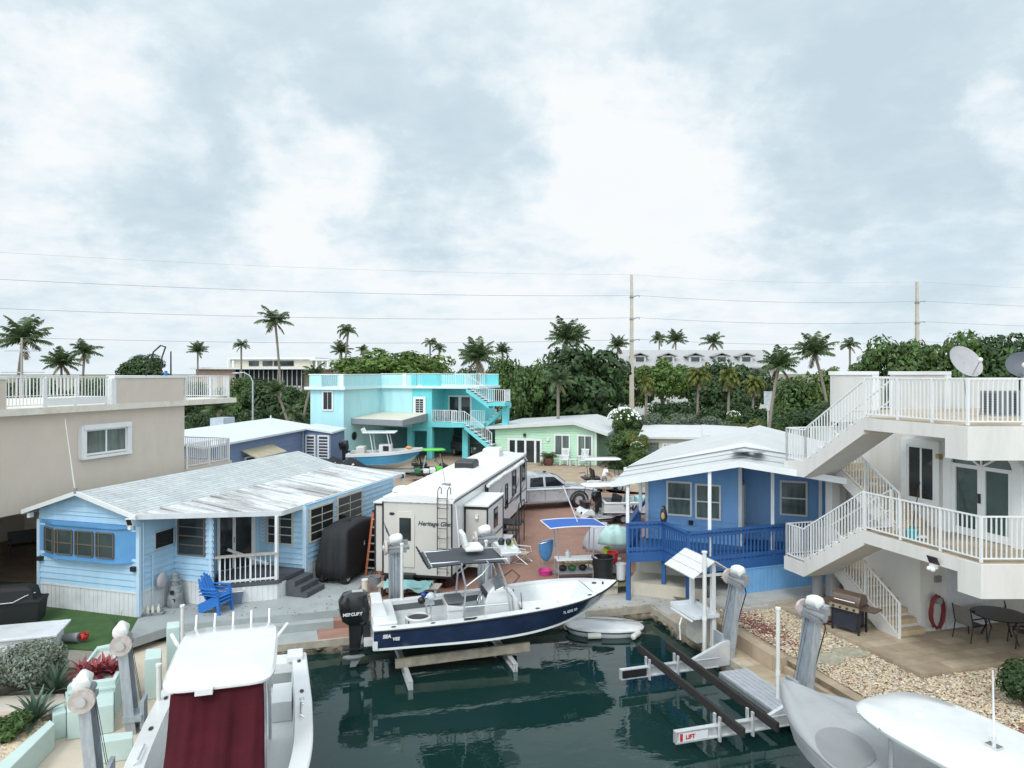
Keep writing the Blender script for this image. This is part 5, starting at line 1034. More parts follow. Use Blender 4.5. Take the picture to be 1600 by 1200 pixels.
    # roof parapets
    for a, b in ((1304, 1371), (1398, 1484)):
        xa, xb = A.fx(a, 600, 2.8)[0], A.fx(b, 600, 2.8)[0]; m = MB(); m.box(xa, xb, 2.8, 3.0, 5.9, 7.42); pw = m.build('parapet', PLASD, t); m = MB(); m.box(xa - .03, xb + .03, 2.76, 3.04, 7.42, 7.54); m.build('cap', RAILW, pw)
        m = MB(); m.box(xb - .25, xb, 2.74, 2.798, 6.25, 7.41); m.build('pilaster', RAILW, pw)
    xa, xb = A.fx(1371, 600, 2.9)[0], A.fx(1398, 600, 2.9)[0]; railing(t, [(xa, 3.0, 6.25), (xb, 3.0, 6.25)], 1.1, RAILW, name='terrace_railing', bar=.026)
    xa = A.fx(1484, 600, 2.9)[0]; m = MB(); m.box(xa, 9.4, 2.9, 3.2, 6.25, 7.32); m.build('low_parapet', PLASD, t)
    railing(t, [(7.2, -4, 6.25), (7.2, 1, 6.25)], 1.1, RAILW, name='terrace_railing', bar=.026)
    # balcony level openings
    w = W((2.2, 3.4), (2.2, -9)); T0 = lambda px: 3.4 - A.fy(px, 700, 2.2)[0]
    a, b = T0(1420), T0(1463); z1 = A.fy(1420, 694, 2.2)[1]; z0 = A.fy(1425, 778, 2.2)[1]
    m = MB(); w.box(m, a - .2, a, 0, .09, z0 - .15, z1 + .18); w.box(m, b, b + .16, 0, .09, z0 - .15, z1 + .18); w.box(m, a, b, 0, .09, z1, z1 + .18); w.box(m, a, b, 0, .09, z0 - .15, z0); m.build('window_surround', RAILW, t)
    window(t, w, a + .06, b - .06, z0 + .06, z1 - .06, RAILW, GLASS, .058, cols=2, out=.07, bar=.06)
    a, b = T0(1490), T0(1586); c = (a + b) / 2; zs = 5.0; ra = (b - a) / 2
    m = MB(); out_ = [(c + (ra + .25) * math.cos(q), zs + (ra + .25) * .62 * math.sin(q)) for q in [math.pi * i / 18 for i in range(19)]]; inn = [(c + ra * math.cos(q), zs + ra * .62 * math.sin(q)) for q in [math.pi * i / 18 for i in range(19)]]
    out_ = [(c + ra + .25, 3.1)] + out_ + [(c - ra - .25, 3.1)]; inn = [(c + ra, 3.1)] + inn + [(c - ra, 3.1)]
    for o in (0, .1): m.loft([[w.pt(p[0], o, p[1]) for p in out_], [w.pt(p[0], o, p[1]) for p in inn]], cap=False, ring_closed=False)
    m.loft([[w.pt(p[0], 0, p[1]) for p in out_], [w.pt(p[0], .1, p[1]) for p in out_]], cap=False, ring_closed=False); m.loft([[w.pt(p[0], 0, p[1]) for p in inn], [w.pt(p[0], .1, p[1]) for p in inn]], cap=False, ring_closed=False)
    w.box(m, a, b, .0, .08, zs - .07, zs + .03)
    for q in (a, c - .1, c + .0, b - .12): w.box(m, q, q + .12 - .02 * (q == c - .1), .0, .075, 3.12, zs - .07)
    w.box(m, a, b, 0, .07, 3.12, 3.32)
    for q in (.25, .5, .75):
        e = math.pi * q; m.beam(w.pt(c, .045, zs), w.pt(c + ra * math.cos(e), .045, zs + ra * .62 * math.sin(e)), .05, .05)
    d_ = m.build('arched_door', RAILW, t)
    m = MB(); m.poly([w.pt(p[0], .03, p[1]) for p in inn]); m.build('pane', mat('sea glass', (.05, .085, .08), .05, .4, .7, spec=.7), d_, recalc=False)
    m = MB(); w.box(m, c - .06, c + .0, .075, .12, 4.05, 4.3); m.build('handle', BLACK, d_)
    m = MB(); q = T0(1471); m.cbox(w.pt(q, .1, 5.15), (.1, .12, .14)); m.build('wall_lamp', mat('brass lamp', (.45, .34, .16), .3, metal=.6), t)
    # ground level double door and fittings
    w2 = W((2.2, .1), (12, .1)); U = lambda px: A.fx(px, 900, .1)[0] - 2.2; a, b = U(1477), U(1547)
    m = MB(); w2.box(m, a, b, 0, .06, 0.02, 2.1); dd = m.build('double_door', mat('white panel door', (.58, .59, .61), .4, .03, 2), t); m = MB()
    for q in range(2):
        x0 = a + (b - a) / 2 * q
        for u in (0, 1):
            for (z0, z1) in ((.2, .85), (1.05, 1.65), (1.75, 2.0)): w2.box(m, x0 + .12 + u * .45 * (b - a) / 2, x0 + .12 + u * .45 * (b - a) / 2 + .3 * (b - a) / 2, .06, .075, z0, z1)
    m.build('door_panels', mat('white panel door', (.58, .59, .61), .4), dd); m = MB(); w2.box(m, (a + b) / 2 + .05, (a + b) / 2 + .12, .06, .13, 1.0, 1.08); w2.box(m, (a + b) / 2 + .05, (a + b) / 2 + .12, .06, .1, 1.2, 1.28); m.build('handle', BLACK, dd)
    m = MB(); m.cbox((2.7, .06, 1.5), (.22, .06, .18)); m.build('meter_box', GREY, t)
    q = A.fy(1464, 868, 0)[0]; m = MB(); m.cbox((-.12, q, 2.88), (.02, .3, .2), (0, -25, 0)); m.build('solar_panel', BLACK, t); m = MB(); m.cbox((-.08, q + .02, 2.72), (.14, .14, .12)); m.ell((-.16, q - .03, 2.66), (.06, .06, .06), 8, 6); m.ell((-.16, q + .08, 2.66), (.06, .06, .06), 8, 6); m.build('floodlight', RAILW, t)
balconyhouse()
# ============================================================ BOATS AND BOAT LIFTS
NAVY = mat('navy gelcoat', (.017, .030, .075), .22, .25, 1.5, coat=.4, stain=(.05, .065, .10), samt=.35, sscale=1.6)
GEL2 = mat('off white deck', (.66, .68, .68), .4, .05, 2, stain=(.5, .5, .48), samt=.35, sscale=2)
PADG = mat('grey padding', (.10, .11, .12), .6, .1, 3)
CANV = mat('charcoal canvas', (.045, .05, .06), .75, .12, 3)
def hull(root, L, B, zk, zc, zs0, zs1, floor, mt, ms, mb_, w=.2, deck_from=.9, liner=None, stripe=.06, name='hull', flare=.9, finbow=2.4):
    n = 30; S = [i / n for i in range(n + 1)]
    hb = lambda s: max(.02, B / 2 * (.94 + .06 * min(1, s / .3)) * (1 - max(0, (s - .42) / .58) ** finbow))
    zs = lambda s: zs0 + (zs1 - zs0) * s ** 1.8
    hc = lambda s: max(.01, hb(s) * (flare - .42 * max(0, (s - .4) / .6) ** 1.3)); zch = lambda s: zc + (zs1 - zc - .40) * max(0, (s - .35) / .65) ** 3.0
    zkk = lambda s: zk + (zs1 - .52 - zk) * max(0, (s - .5) / .5) ** 3.0
    fl_ = lambda s: max(floor, zch(s) + .09)
    xg = lambda s: s * L; xc = lambda s: s * L * (1 - .05 * s * s); xk = lambda s: s * L * (1 - .08 * s * s)
    m = MB()
    for sg in (-1, 1):
        a = [(xg(s), sg * hb(s), zs(s)) for s in S]; b = [((xg(s) + xc(s)) / 2, sg * (hb(s) * .5 + hc(s) * .5) * 1.005, (zs(s) + zch(s)) / 2) for s in S]; c = [(xc(s), sg * hc(s), zch(s) + stripe) for s in S]; d = [(xc(s), sg * hc(s) * 1.005, zch(s)) for s in S]; e = [(xk(s), 0, min(zkk(s), zch(s) - .01)) for s in S]
        m.loft([[a[i], b[i], c[i]] for i in range(n + 1)], cap=False, ring_closed=False, k=0); m.loft([[c[i], d[i]] for i in range(n + 1)], cap=False, ring_closed=False, k=1); m.loft([[d[i], e[i]] for i in range(n + 1)], cap=False, ring_closed=False, k=2)
    m.poly([(0, -hb(0), zs(0)), (0, hb(0), zs(0)), (0, hc(0), zc), (0, 0, zk), (0, -hc(0), zc)], 0)
    h = m.build(name, [mt, ms, mb_], root, smooth=True)
    li = liner or GEL2; hi = lambda s: hb(s) - w
    m = MB(); k = [s for s in S if s <= deck_from]
    for sg in (-1, 1): m.loft([[(xg(s), sg * (hb(s) + .02), zs(s) - .03), (xg(s), sg * (hb(s) + .015), zs(s) + .015), (xg(s), sg * hi(s), zs(s) + .02), (xg(s), sg * hi(s), zs(s) - .04)] for s in k], cap=False, ring_closed=False)
    f = [s for s in S if s >= k[-1] - .001]; m.loft([[(xg(s), -hb(s) - .015, zs(s) + .015), (xg(s), 0, zs(s) + .035), (xg(s), hb(s) + .015, zs(s) + .015)] for s in f], cap=False, ring_closed=False)
    m.build('gunwale', WHITE_GLOSS, root, smooth=True, recalc=False)
    m = MB()
    for sg in (-1, 1): m.loft([[(xg(s), sg * hi(s), zs(s) - .03), (xc(s) * .98, sg * min(hi(s) - .04, hc(s) * .93), fl_(s))] for s in k], cap=False, ring_closed=False)
    m.loft([[(xc(s) * .98, -min(hi(s) - .04, hc(s) * .93), fl_(s)), (xc(s) * .98, min(hi(s) - .04, hc(s) * .93), fl_(s))] for s in k], cap=False, ring_closed=False)
    s = k[-1]; wq_ = min(hi(s) - .04, hc(s) * .93); m.poly([(xc(s) * .98, -wq_, fl_(s)), (xc(s) * .98, wq_, fl_(s)), (xg(s), hi(s), zs(s) + .01), (xg(s), -hi(s), zs(s) + .01)]); m.poly([(.03, -hi(0), floor), (.03, hi(0), floor), (.03, hi(0), zs(0)), (.03, -hi(0), zs(0))]); m.box(0, .14, -hi(0), hi(0), zs(0) - .1, zs(0) + .012)
    m.build('cockpit', li, root, recalc=False)
    m = MB()
    for sg in (-1, 1): m.tube([(xg(s), sg * (hb(s) + .02), zs(s) - .02) for s in S], .022, 6)
    m.build('rub_rail', BLACK if mt is NAVY else WHITE, root, smooth=True)
    return hb, zs, xg, hi
def outboard(root, x, y, z, name='outboard_motor', s=1.0, txt=None):
    m = MB(); q = lambda sx, sy, zz, cx=0: [(x + cx + s * sx * math.cos(a) * abs(math.cos(a)) ** -.35 if 0 else x + cx + s * sx * math.copysign(abs(math.cos(a)) ** .55, math.cos(a)), y + s * sy * math.copysign(abs(math.sin(a)) ** .55, math.sin(a)), z + s * zz) for a in [2 * math.pi * i / 16 for i in range(16)]]
    m.loft([q(.22, .16, -.05), q(.33, .23, .05, -.02), q(.37, .25, .28, -.05), q(.36, .25, .52, -.08), q(.30, .22, .68, -.03), q(.16, .14, .74, .02)]); o = m.build(name, mat('black engine cowl', (.008, .008, .009), .22, .2, 4, coat=.4), root, smooth=True)
    m = MB(); m.loft([q(.19, .13, -.04), q(.16, .10, -.35, -.02), q(.13, .07, -.62, -.04), q(.12, .05, -.80, -.05)]); m.box(x - .33 * s, x + .2 * s, y - .13 * s, y + .13 * s, z - .66 * s, z - .63 * s); m.build('midsection', BLACK, o)
    m = MB(); m.tube([(x + .2 * s, y, z - .86 * s), (x + .05 * s, y, z - .88 * s), (x - .2 * s, y, z - .88 * s), (x - .34 * s, y, z - .87 * s)], [.02, .07 * s, .065 * s, .03], 10); m.add([(x + .12 * s, y, z - .92 * s), (x - .12 * s, y, z - .92 * s), (x - .16 * s, y, z - 1.12 * s), (x - .02 * s, y, z - 1.12 * s)], [(0, 1, 2, 3)]); m.build('gearcase', GREY, o, smooth=True)
    m = MB()
    for i in range(3):
        a = i * 2.094; c = Vector((x - .36 * s, y, z - .87 * s)); r1 = Vector((0, math.cos(a), math.sin(a))); t1 = Vector((0, -math.sin(a), math.cos(a)))
        m.add([c + r1 * .03, c + r1 * .10 * s + t1 * .09 * s + Vector((.03, 0, 0)), c + r1 * .20 * s + t1 * .05 * s, c + r1 * .17 * s - t1 * .06 * s - Vector((.04, 0, 0))], [(0, 1, 2, 3)])
    m.build('propeller', STEEL, o, recalc=False)
    m = MB(); m.box(x + .15 * s, x + .42 * s, y - .14 * s, y + .14 * s, z - .4 * s, z - .06 * s); m.build('bracket', BLACK, o)
    m = MB(); m.cbox((x + .02, y, z + .735 * s), (.26 * s, .2 * s, .02)); m.build('cowl_plate', mat('silver plate', (.55, .56, .57), .3, metal=.6), o)
    if txt: text(o, txt, .11, mat('silver letters', (.6, .6, .6), .4, 0), (x - .33 * s, y - .272 * s, z + .22 * s), (1, 0, .02), (0, 0, 1), bold=.004)
    return o
def seat_cushion(root, x0, x1, y0, y1, z0, z1, name, m_): m = MB(); m.box(x0, x1, y0, y1, z0, z1); return m.build(name, m_, root, bevel=.03)

def fishing_boat():
    t = thing('fishing_boat', 'navy blue centre console fishing boat raised on the canal lift', 'boat', (-4.0, 20.15, -.60), 14.6); t.scale = (1.065,) * 3
    hb, zs, xg, hi = hull(t, 7.0, 2.5, .26, .58, 1.13, 1.54, .64, NAVY, WHITE_GLOSS, mat('pale bottom paint', (.50, .54, .50), .5, .12, 2, stain=(.2, .22, .18), samt=.5), w=.24, deck_from=.87, finbow=4.0)
    m = MB(); 
    for sg in (-1, 1): m.loft([[(xg(s), sg * (hi(s) - .012), zs(s) - .08), (xg(s), sg * (hi(s) - .03), zs(s) - .24)] for s in [i / 30 for i in range(1, 19)]], cap=False, ring_closed=False)
    m.build('coaming_pad', PADG, t, recalc=False)
    # transom well
    m = MB(); m.box(.0, .62, -.9, .9, 1.10, 1.22); m.loft([[(-.02, -.42, z), (.42 - (z - 1.2) * .35, -.42, z), (.42 - (z - 1.2) * .35, .42, z), (-.02, .42, z)] for z in (1.2, 1.62)]); m.build('engine_well', WHITE_GLOSS, t, bevel=.03)
    m = MB(); m.box(-.02, .10, -1.12, 1.12, .62, 1.13); m.box(-.2, .0, -.35, .35, .45, .62); m.build('transom', WHITE_GLOSS, t)
    outboard(t, -.38, 0.0, 1.02, s=1.08, txt='MERCURY')
    text(t, 'SEA', .125, WHITE, (.22, -1.19, .93), (1, -.04, .01), (0, -.1, 1), shear=.15, bold=.006); text(t, 'VEE', .11, WHITE, (.46, -1.20, .86), (1, -.04, .01), (0, -.1, 1), shear=.15, bold=.005)
    text(t, 'FL 6095 RP', .10, mat('pale letters', (.5, .55, .6), .5, 0), (5.0, -1.185, 1.13), (.93, .30, .05), (0, -.1, 1), name='registration')
    # console
    m = MB(); m.loft([[(x0, -w_, z), (x1, -w_, z), (x1, w_, z), (x0, w_, z)] for x0, x1, w_, z in ((3.0, 3.95, .42, .64), (3.02, 3.95, .42, 1.35), (3.12, 3.80, .40, 1.62), (3.3, 3.62, .34, 1.78))]); co = m.build('console', WHITE_GLOSS, t, bevel=.04)
    m = MB(); m.loft([[(3.62, -.36, 1.72), (3.62, .36, 1.72)], [(3.42, -.30, 2.12), (3.42, .30, 2.12)]], cap=False, ring_closed=False); m.loft([[(3.62, -.36, 1.72), (3.3, -.4, 1.66)], [(3.42, -.30, 2.12), (3.25, -.36, 1.95)]], cap=False, ring_closed=False); m.build('windscreen', mat('smoked acrylic', (.12, .14, .15), .1, 0, spec=.6), co, recalc=False)
    m = MB(); c0 = Vector((2.93, -.12, 1.38)); m.tube([c0 + Vector((.05 * math.sin(a), .19 * math.cos(a), .19 * math.sin(a))) for a in [i * .4488 for i in range(14)]], .014, 6, closed=True)
    for i in range(3): a = i * 2.09; m.tube([c0, c0 + Vector((.05 * math.sin(a), .19 * math.cos(a), .19 * math.sin(a)))], .01, 5)
    m.build('steering_wheel', STEEL, co, smooth=True)
    m = MB(); m.box(3.05, 3.12, -.35, .35, 1.45, 1.6); m.build('dash', BLACK, co)
    m = MB(); m.loft([[(x0, -.38, z), (x1, -.38, z), (x1, .38, z), (x0, .38, z)] for x0, x1, z in ((2.0, 2.45, .64), (2.0, 2.45, 1.2))]); m.add([(1.98, -.42, 1.2), (2.5, -.42, 1.2), (2.5, .42, 1.2), (1.98, .42, 1.2), (1.98, -.42, 1.36), (2.5, -.42, 1.28), (2.5, .42, 1.28), (1.98, .42, 1.36)], [(0, 1, 2, 3), (4, 5, 6, 7), (0, 1, 5, 4), (2, 3, 7, 6), (0, 3, 7, 4), (1, 2, 6, 5)]); lp = m.build('leaning_post', WHITE_GLOSS, t, bevel=.02)
    seat_cushion(lp, 2.0, 2.48, -.38, .38, 1.36, 1.44, 'cushion', PADG)
    # T-top
    m = MB()
    for sy in (-.62, .62):
        m.tube([(2.35, sy, .66), (2.45, sy, 1.9), (2.3, sy * .95, 2.58)], .026, 8); m.tube([(3.75, sy, .66), (3.55, sy, 1.9), (3.3, sy * .95, 2.58)], .026, 8); m.tube([(2.40, sy, 1.35), (3.65, sy, 1.35)], .02, 6); m.tube([(1.5, sy, 2.57), (3.6, sy, 2.57)], .022, 6); m.tube([(2.45, sy, 1.9), (2.9, sy, 2.2), (3.2, sy, 2.57)], .018, 6)
    for x_ in (1.5, 2.3, 3.0, 3.55): m.tube([(x_, -.9, 2.56), (x_, .9, 2.56)], .02, 6)
    tf = m.build('t_top_frame', ALU, t, smooth=True)
    m = MB(); rr = []
    for x_, z in ((1.42, 2.55), (1.5, 2.58), (2.4, 2.62), (3.4, 2.60), (3.48, 2.56)): rr.append([(x_, y, z - .05 * (y / .9) ** 2) for y in (-.84, -.5, 0, .5, .84)])
    m.loft(rr, cap=False, ring_closed=False); m.loft([[(p[0], p[1], p[2] - .025) for p in r] for r in rr], cap=False, ring_closed=False); m.build('canopy', CANV, tf, recalc=False)
    for i in range(5): m = MB(); y = -.72 + i * .36; m.tube([(1.44, y, 2.48), (1.28, y, 2.72)], .024, 6); m.build('rod_holder', BLACK, tf)
    sm_ = MB(); sm_.loft([[(2.75 + x, y, z) for x, y in ((-.24, -.3), (.26, -.3), (.26, .3), (-.24, .3))] for z in (2.72, 2.86)]); st = sm_.build('top_seat', mat('white vinyl', (.74, .74, .73), .4, .04, 3), t, bevel=.05); m = MB(); m.cbox((2.50, 0, 3.04), (.12, .55, .42), (0, -14, 0)); m.build('seat_back', mat('white vinyl', (.74, .74, .73), .4), st, bevel=.05)
    m = MB(); m.box(3.45, 3.95, -.45, .45, 2.60, 2.78); m.tube([(3.45, -.5, 2.68), (4.0, -.5, 2.68), (4.0, .5, 2.68), (3.45, .5, 2.68)], .02, 6); ub = m.build('electronics_box', WHITE_GLOSS, t); m = MB(); m.ell((3.6, .1, 2.86), (.10, .10, .12), 8, 6); m.ell((3.75, -.12, 2.9), (.09, .09, .1), 8, 6); m.build('reel_cover', BLACK, ub); m = MB(); m.ell((3.82, .02, 2.83), (.11, .08, .07), 8, 6); m.build('lime_strap', mat('lime', (.5, .6, .05), .5), ub)
    # cockpit furniture
    m = MB(); m.lathe([(.34, .64), (.36, 1.02), (.30, 1.04), (.28, .98)], (1.25, -.05, 0), 20); lw = m.build('livewell', WHITE_GLOSS, t, smooth=True); m = MB(); m.lathe([(.27, .985), (.27, 1.0)], (1.25, -.05, 0), 18); m.build('livewell_lid', BLACK, lw)
    m = MB()
    for i in range(4): m.tube([(1.5 + .12 * (i % 2), .25 - .2 * (i // 2), .66), (1.5 + .12 * (i % 2), .25 - .2 * (i // 2), 1.28)], .016, 6)
    m.box(1.44, 1.7, .0, .32, 1.28, 1.33); bt = m.build('bait_table', ALU, t)
    for i, (c, rr_) in enumerate(((BLACK, .11), (mat('blue reel', (.02, .06, .3), .3), .08), (STEEL, .07), (mat('pale bag', (.55, .6, .65), .6), .13))): m = MB(); m.ell((1.35 + .09 * i, .02 + .09 * ((i * 7) % 4), 1.42 + .06 * (i % 2)), (rr_, rr_ * .8, rr_ * .9), 9, 6); m.build('tackle', c, bt, smooth=True)
    m = MB(); m.tube([(.9, -.5, .68), (.95, -.5, .9), (.95, -.45, 1.05)], .02, 6); m.build('hose', BLACK, t)
    m = MB(); m.box(4.15, 5.2, -.30, .32, .64, .98); cb = m.build('coffin_box', WHITE_GLOSS, t, bevel=.04); seat_cushion(cb, 4.13, 5.22, -.32, .34, .985, 1.06, 'cushion', mat('white vinyl', (.74, .74, .73), .4))
    m = MB(); m.box(5.3, 5.95, -.32, .36, .64, 1.02); m.build('bow_seat', WHITE_GLOSS, t, bevel=.04)
    m = MB(); m.ell((4.02, -.42, .86), (.15, .15, .19), 12, 8); bu = m.build('buoy', mat('cream buoy', (.62, .52, .38), .4, .08, 3), t, smooth=True); m = MB(); m.tube([(4.02, -.42, 1.04), (4.06, -.42, 1.16), (4.03, -.4, 1.55)], .012, 5); m.lathe([(.05, 1.02), (.03, 1.12)], (4.02, -.42, 0), 8); m.build('rope', BLACK, bu)
    for x_ in (.5, 1.5, 2.6, 4.3, 5.9):
        m = MB(); m.ell((x_, -hb(x_ / 7) + .12, zs(x_ / 7) + .025), (.07, .04, .015), 8, 4); m.build('rod_holder_plate', BLACK, t)
    m = MB(); m.box(2.3, 2.6, -1.22, -1.1, zs(.35) + .015, zs(.35) + .035); m.build('vent_plate', BLACK, t)
    m = MB(); m.lathe([(.07, 0), (.07, .02)], (6.35, .05, zs(.9) + .035), 12); m.lathe([(.03, 0), (.03, .06)], (6.55, -.12, zs(.93) + .03), 8); m.build('deck_hatch', BLACK, t)
    m = MB(); m.tube([(3.3, -.52, 1.7), (3.5, -.52, 1.78), (3.75, -.52, 1.5), (3.8, -.52, .9)], .018, 6); m.build('console_rail', STEEL, t)
fishing_boat()

GALV_ = mat('weathered lift steel', (.40, .44, .48), .5, .2, 5, metal=.5, stain=(.22, .17, .13), samt=.5, sscale=2.2, stretch=(2, 2, .5))
def lift(x, yw, zt, name_lbl, reach, lean=.12, rz=0.0, cover=True, dirx=0, diry=-1, base=-.45, grp='boat lift posts'):
    """one elevator lift post with drive, motor and cable; the arm runs out over the water"""
    X, Y = A.w(x, yw); t = thing('lift_post', name_lbl, 'boat lift post', (X, Y, base), A.deg + rz, grp); h = zt - base
    # local: +y away from the water, -y out over the water
    m = MB(); P = lambda z: lean * z
    for sx in (-.2, .2): m.beam((sx, P(0), -.6), (sx, P(h), h), .03, .2, up=(0, 1, 0))
    m.beam((0, P(0) + .05, -.6), (0, P(h) + .05, h), .40, .05, up=(0, 1, 0)); p = m.build('post', GALV_, t)
    m = MB(); m.box(-.24, .24, -.16, .22, .28, .42); m.box(-.2, .2, -.2, -.12, .1, .7); m.build('carriage', GALV, t)
    m = MB(); m.box(-.32, .32, P(h) - .12, P(h) + .14, h - .04, h + .06); m.tube([(-.34, P(h), h + .10), (.42, P(h), h + .10)], .075, 12); m.build('drive_shaft', GREY, t)
    m = MB(); m.tube([(-.36, P(h), h + .12), (-.28, P(h), h + .12)], .22, 18); m.build('drive_plate', mat('weathered disc', (.48, .42, .39), .5, .25, 6, stain=(.25, .2, .17), samt=.5, sscale=5), t); m = MB(); m.tube([(-.41, P(h), h + .12), (-.361, P(h), h + .12)], .085, 14); m.build('hub', ALU, t)
    m = MB(); m.tube([(-.16, P(h) + .02, h + .2), (.2, P(h) + .1, h + .22)], .10, 12); m.tube([(-.3, P(h), h + .2), (-.14, P(h), h + .26)], .07, 10); m.cbox((.3, P(h) + .1, h + .22), (.16, .14, .16)); m.build('gear_motor', GREY, t)
    m = MB(); rings = []
    for u, q in ((0, .55), (.12, .9), (.35, 1.0), (.65, .97), (.88, .8), (1, .35)):
        rings.append([(-.2 + .42 * u, P(h) + .06 + .155 * q * math.cos(a) * (1 + .1 * math.sin(u * 9)), h + .34 + .04 * u + .16 * q * math.sin(a) + (.02 * math.sin(a * 3 + u * 5))) for a in [i * .393 for i in range(16)]])
    m.loft(rings); m.build('motor_cover', mat('white plastic cover', (.68, .68, .66), .4, .06, 3, stain=(.42, .40, .36), samt=.4, sscale=4), t, smooth=True)
    m = MB()
    for sx in (-.06, .04): m.tube([(sx, P(h) - .14, h), (sx, -.16, .35)], .006, 4)
    m.build('cable', BLACK, t)
    m = MB(); m.tube([(.17, P(h) + .1, h + .15), (.24, P(h) + .16, h - .2), (.2, P(h * .5) + .12, h * .5), (.16, .12, .1)], .018, 5); m.build('power_cord', BLACK, t)
    return t
def lift_beam(a, b, z, label, group, lettered=False, h=.22):
    X, Y = A.w(*a); t = thing('lift_beam', label, 'boat lift beam', (X, Y, z), A.deg, group); d = Vector((b[0] - a[0], b[1] - a[1], 0)); L = d.length; d.normalize(); s = Vector((-d.y, d.x, 0))
    m = MB()
    for zz in (h / 2, -h / 2): m.beam(Vector((0, 0, zz)), d * L + Vector((0, 0, zz)), .13, .025)
    m.beam(Vector((0, 0, 0)), d * L, .03, h); m.beam(d * (L - .02), d * L, .12, h); be = m.build('beam', mat('bright aluminium', (.66, .67, .68), .42, .1, 4, metal=.5), t)
    return t, d, L
# centre lift under the navy boat
lift(-12.2, 5.9, 1.95, 'lift post with white motor behind the stern of the navy boat', 4, lean=.05); lift(-9.35, 5.9, 2.05, 'lift post behind the console of the navy boat', 4, lean=.05)
for x, ye, lb in ((-12.27, 2.45, 'bright lift beam reaching out under the stern of the navy boat'), (-9.3, 2.75, 'bright lift beam reaching out under the middle of the navy boat')): lift_beam((x, 5.6), (x, ye), -.73, lb, 'beams carrying the navy boat', h=.2)
for y, lb in ((3.45, 'weathered carpeted bunk under the near side of the navy hull'), (4.75, 'weathered carpeted bunk under the far side of the navy hull')):
    X, Y = A.w(-12.55, y); m = MB(); m.beam((0, 0, .0), (3.85, 0, .10), .12, .26); o = m.build('lift_bunk', mat('weathered bunk', (.25, .22, .17), .85, .3, 4, bump=.3, bscale=20), bevel=.02); o.location = (X, Y, -.50); o.rotation_euler = (0, 0, R(A.deg - 2)); tag(o, lb, 'boat bunk')
def pvc(x, y, z0, z1, label, r=.045):
    X, Y = A.w(x, y); t = thing('guide_pole', label, 'guide pole', (X, Y, z0), A.deg, 'white guide poles'); m = MB(); m.tube([(0, 0, 0), (0, 0, z1 - z0)], r, 10); m.build('pipe', PVC, t, smooth=True); m = MB(); m.tube([(0, 0, z1 - z0 - .02), (0, 0, z1 - z0 + .03)], r * 1.35, 10); m.tube([(0, 0, (z1 - z0) * .45), (0, 0, (z1 - z0) * .45 + .12)], r * 1.2, 10); m.build('cap', WHITE, t)
pvc(-12.1, 5.4, -.9, 2.3, 'white guide pole behind the stern of the navy boat'); pvc(-9.45, 5.45, -.9, 2.2, 'white guide pole behind the console of the navy boat')

# empty lift on the right
lift(-3.68, 1.2, 1.55, 'grey lift post leaning by the fish cleaning table', 3, lean=.2, rz=-90); lift(-3.72, -1.95, 1.65, 'grey lift post leaning over the gravel by the covered boat', 3, lean=.2, rz=-90)
for y, xe, lb in ((1.0, -6.95, 'far aluminium arm of the empty lift'), (-2.3, -7.2, 'near aluminium arm of the empty lift, with red printed plate')):
    t, d, L = lift_beam((-4.0, y), (xe, y), -.48, lb, 'arms of the empty boat lift', h=.24)
    m = MB(); m.ext([(0, -.12), (.3, .62), (.3, -.02), (-1.2, -.12), (-1.2, .02)], 'y', -.04, .04) if 0 else m.loft([[(.35, yy, -.12), (.35, yy, .55), (.2, yy, .55), (-.9, yy, .12), (-.9, yy, -.12)] for yy in (-.05, .05)]); m.build('gusset', mat('bright aluminium', (.66, .67, .68), .42), t)
    for bx in (-6.0, -5.15):
        m = MB(); q = bx + 4.0
        for sy in (-.1, .1): m.beam((q - .14, sy, -.2), (q - .14, sy, .34), .08, .04)
        m.build('bunk_bracket', mat('bright aluminium', (.66, .67, .68), .42), t)
    if y < 0:
        m = MB(); m.box(-L + .08, -L + .8, -.052, -.02, -.1, .09); pl = m.build('plate', WHITE, t); m = MB(); m.box(-L + .1, -L + .17, -.058, -.053, -.09, .08); m.build('red_mark', mat('red print', (.5, .03, .02), .5), pl); text(pl, 'LIFT', .13, mat('red print', (.5, .03, .02), .5), (-L + .24, -.056, -.05), (1, 0, 0), (0, 0, 1), bold=.004)
    else: m = MB(); m.box(-L + .06, -L + .75, -.06, -.02, -.1, .09); m.build('plate', BLACK, t)
for bx, lb in ((-6.0, 'black carpeted bunk of the empty lift, the outer one'), (-5.15, 'black carpeted bunk of the empty lift, the inner one')):
    X, Y = A.w(bx, -3.1); m = MB(); m.beam((0, 0, 0), (0, 4.9, 0), .085, .21); o = m.build('lift_bunk', mat('black carpet', (.022, .018, .017), .9, .3, 12), bevel=.015); o.location = (X, Y, -.18); o.rotation_euler = (0, 0, R(A.deg)); tag(o, lb, 'boat bunk')
pvc(-3.95, 1.75, -1.2, 2.35, 'tall white guide pole beside the fish cleaning table', .06); pvc(-3.9, -1.45, -1.2, 1.75, 'white guide pole standing before the gravel bed', .05)
X, Y = A.w(-4.0, -.98); t = thing('gangway', 'grey planked gangway along the right seawall', 'gangway', (X, Y, -.42), A.deg)
for i in range(6): m = MB(); m.box(-.42 + i * .14, -.42 + i * .14 + .125, -1.25, 1.25, -.03, .0); m.build('plank', mat('grey plank', (.36, .38, .41), .6, .15, 4), t)
m = MB(); m.box(-.44, -.40, -1.25, 1.25, -.16, -.035); m.box(-.42, .42, -1.2, -1.1, -.12, -.035); m.box(-.42, .42, 1.1, 1.2, -.12, -.035); m.build('frame', ALU, t)

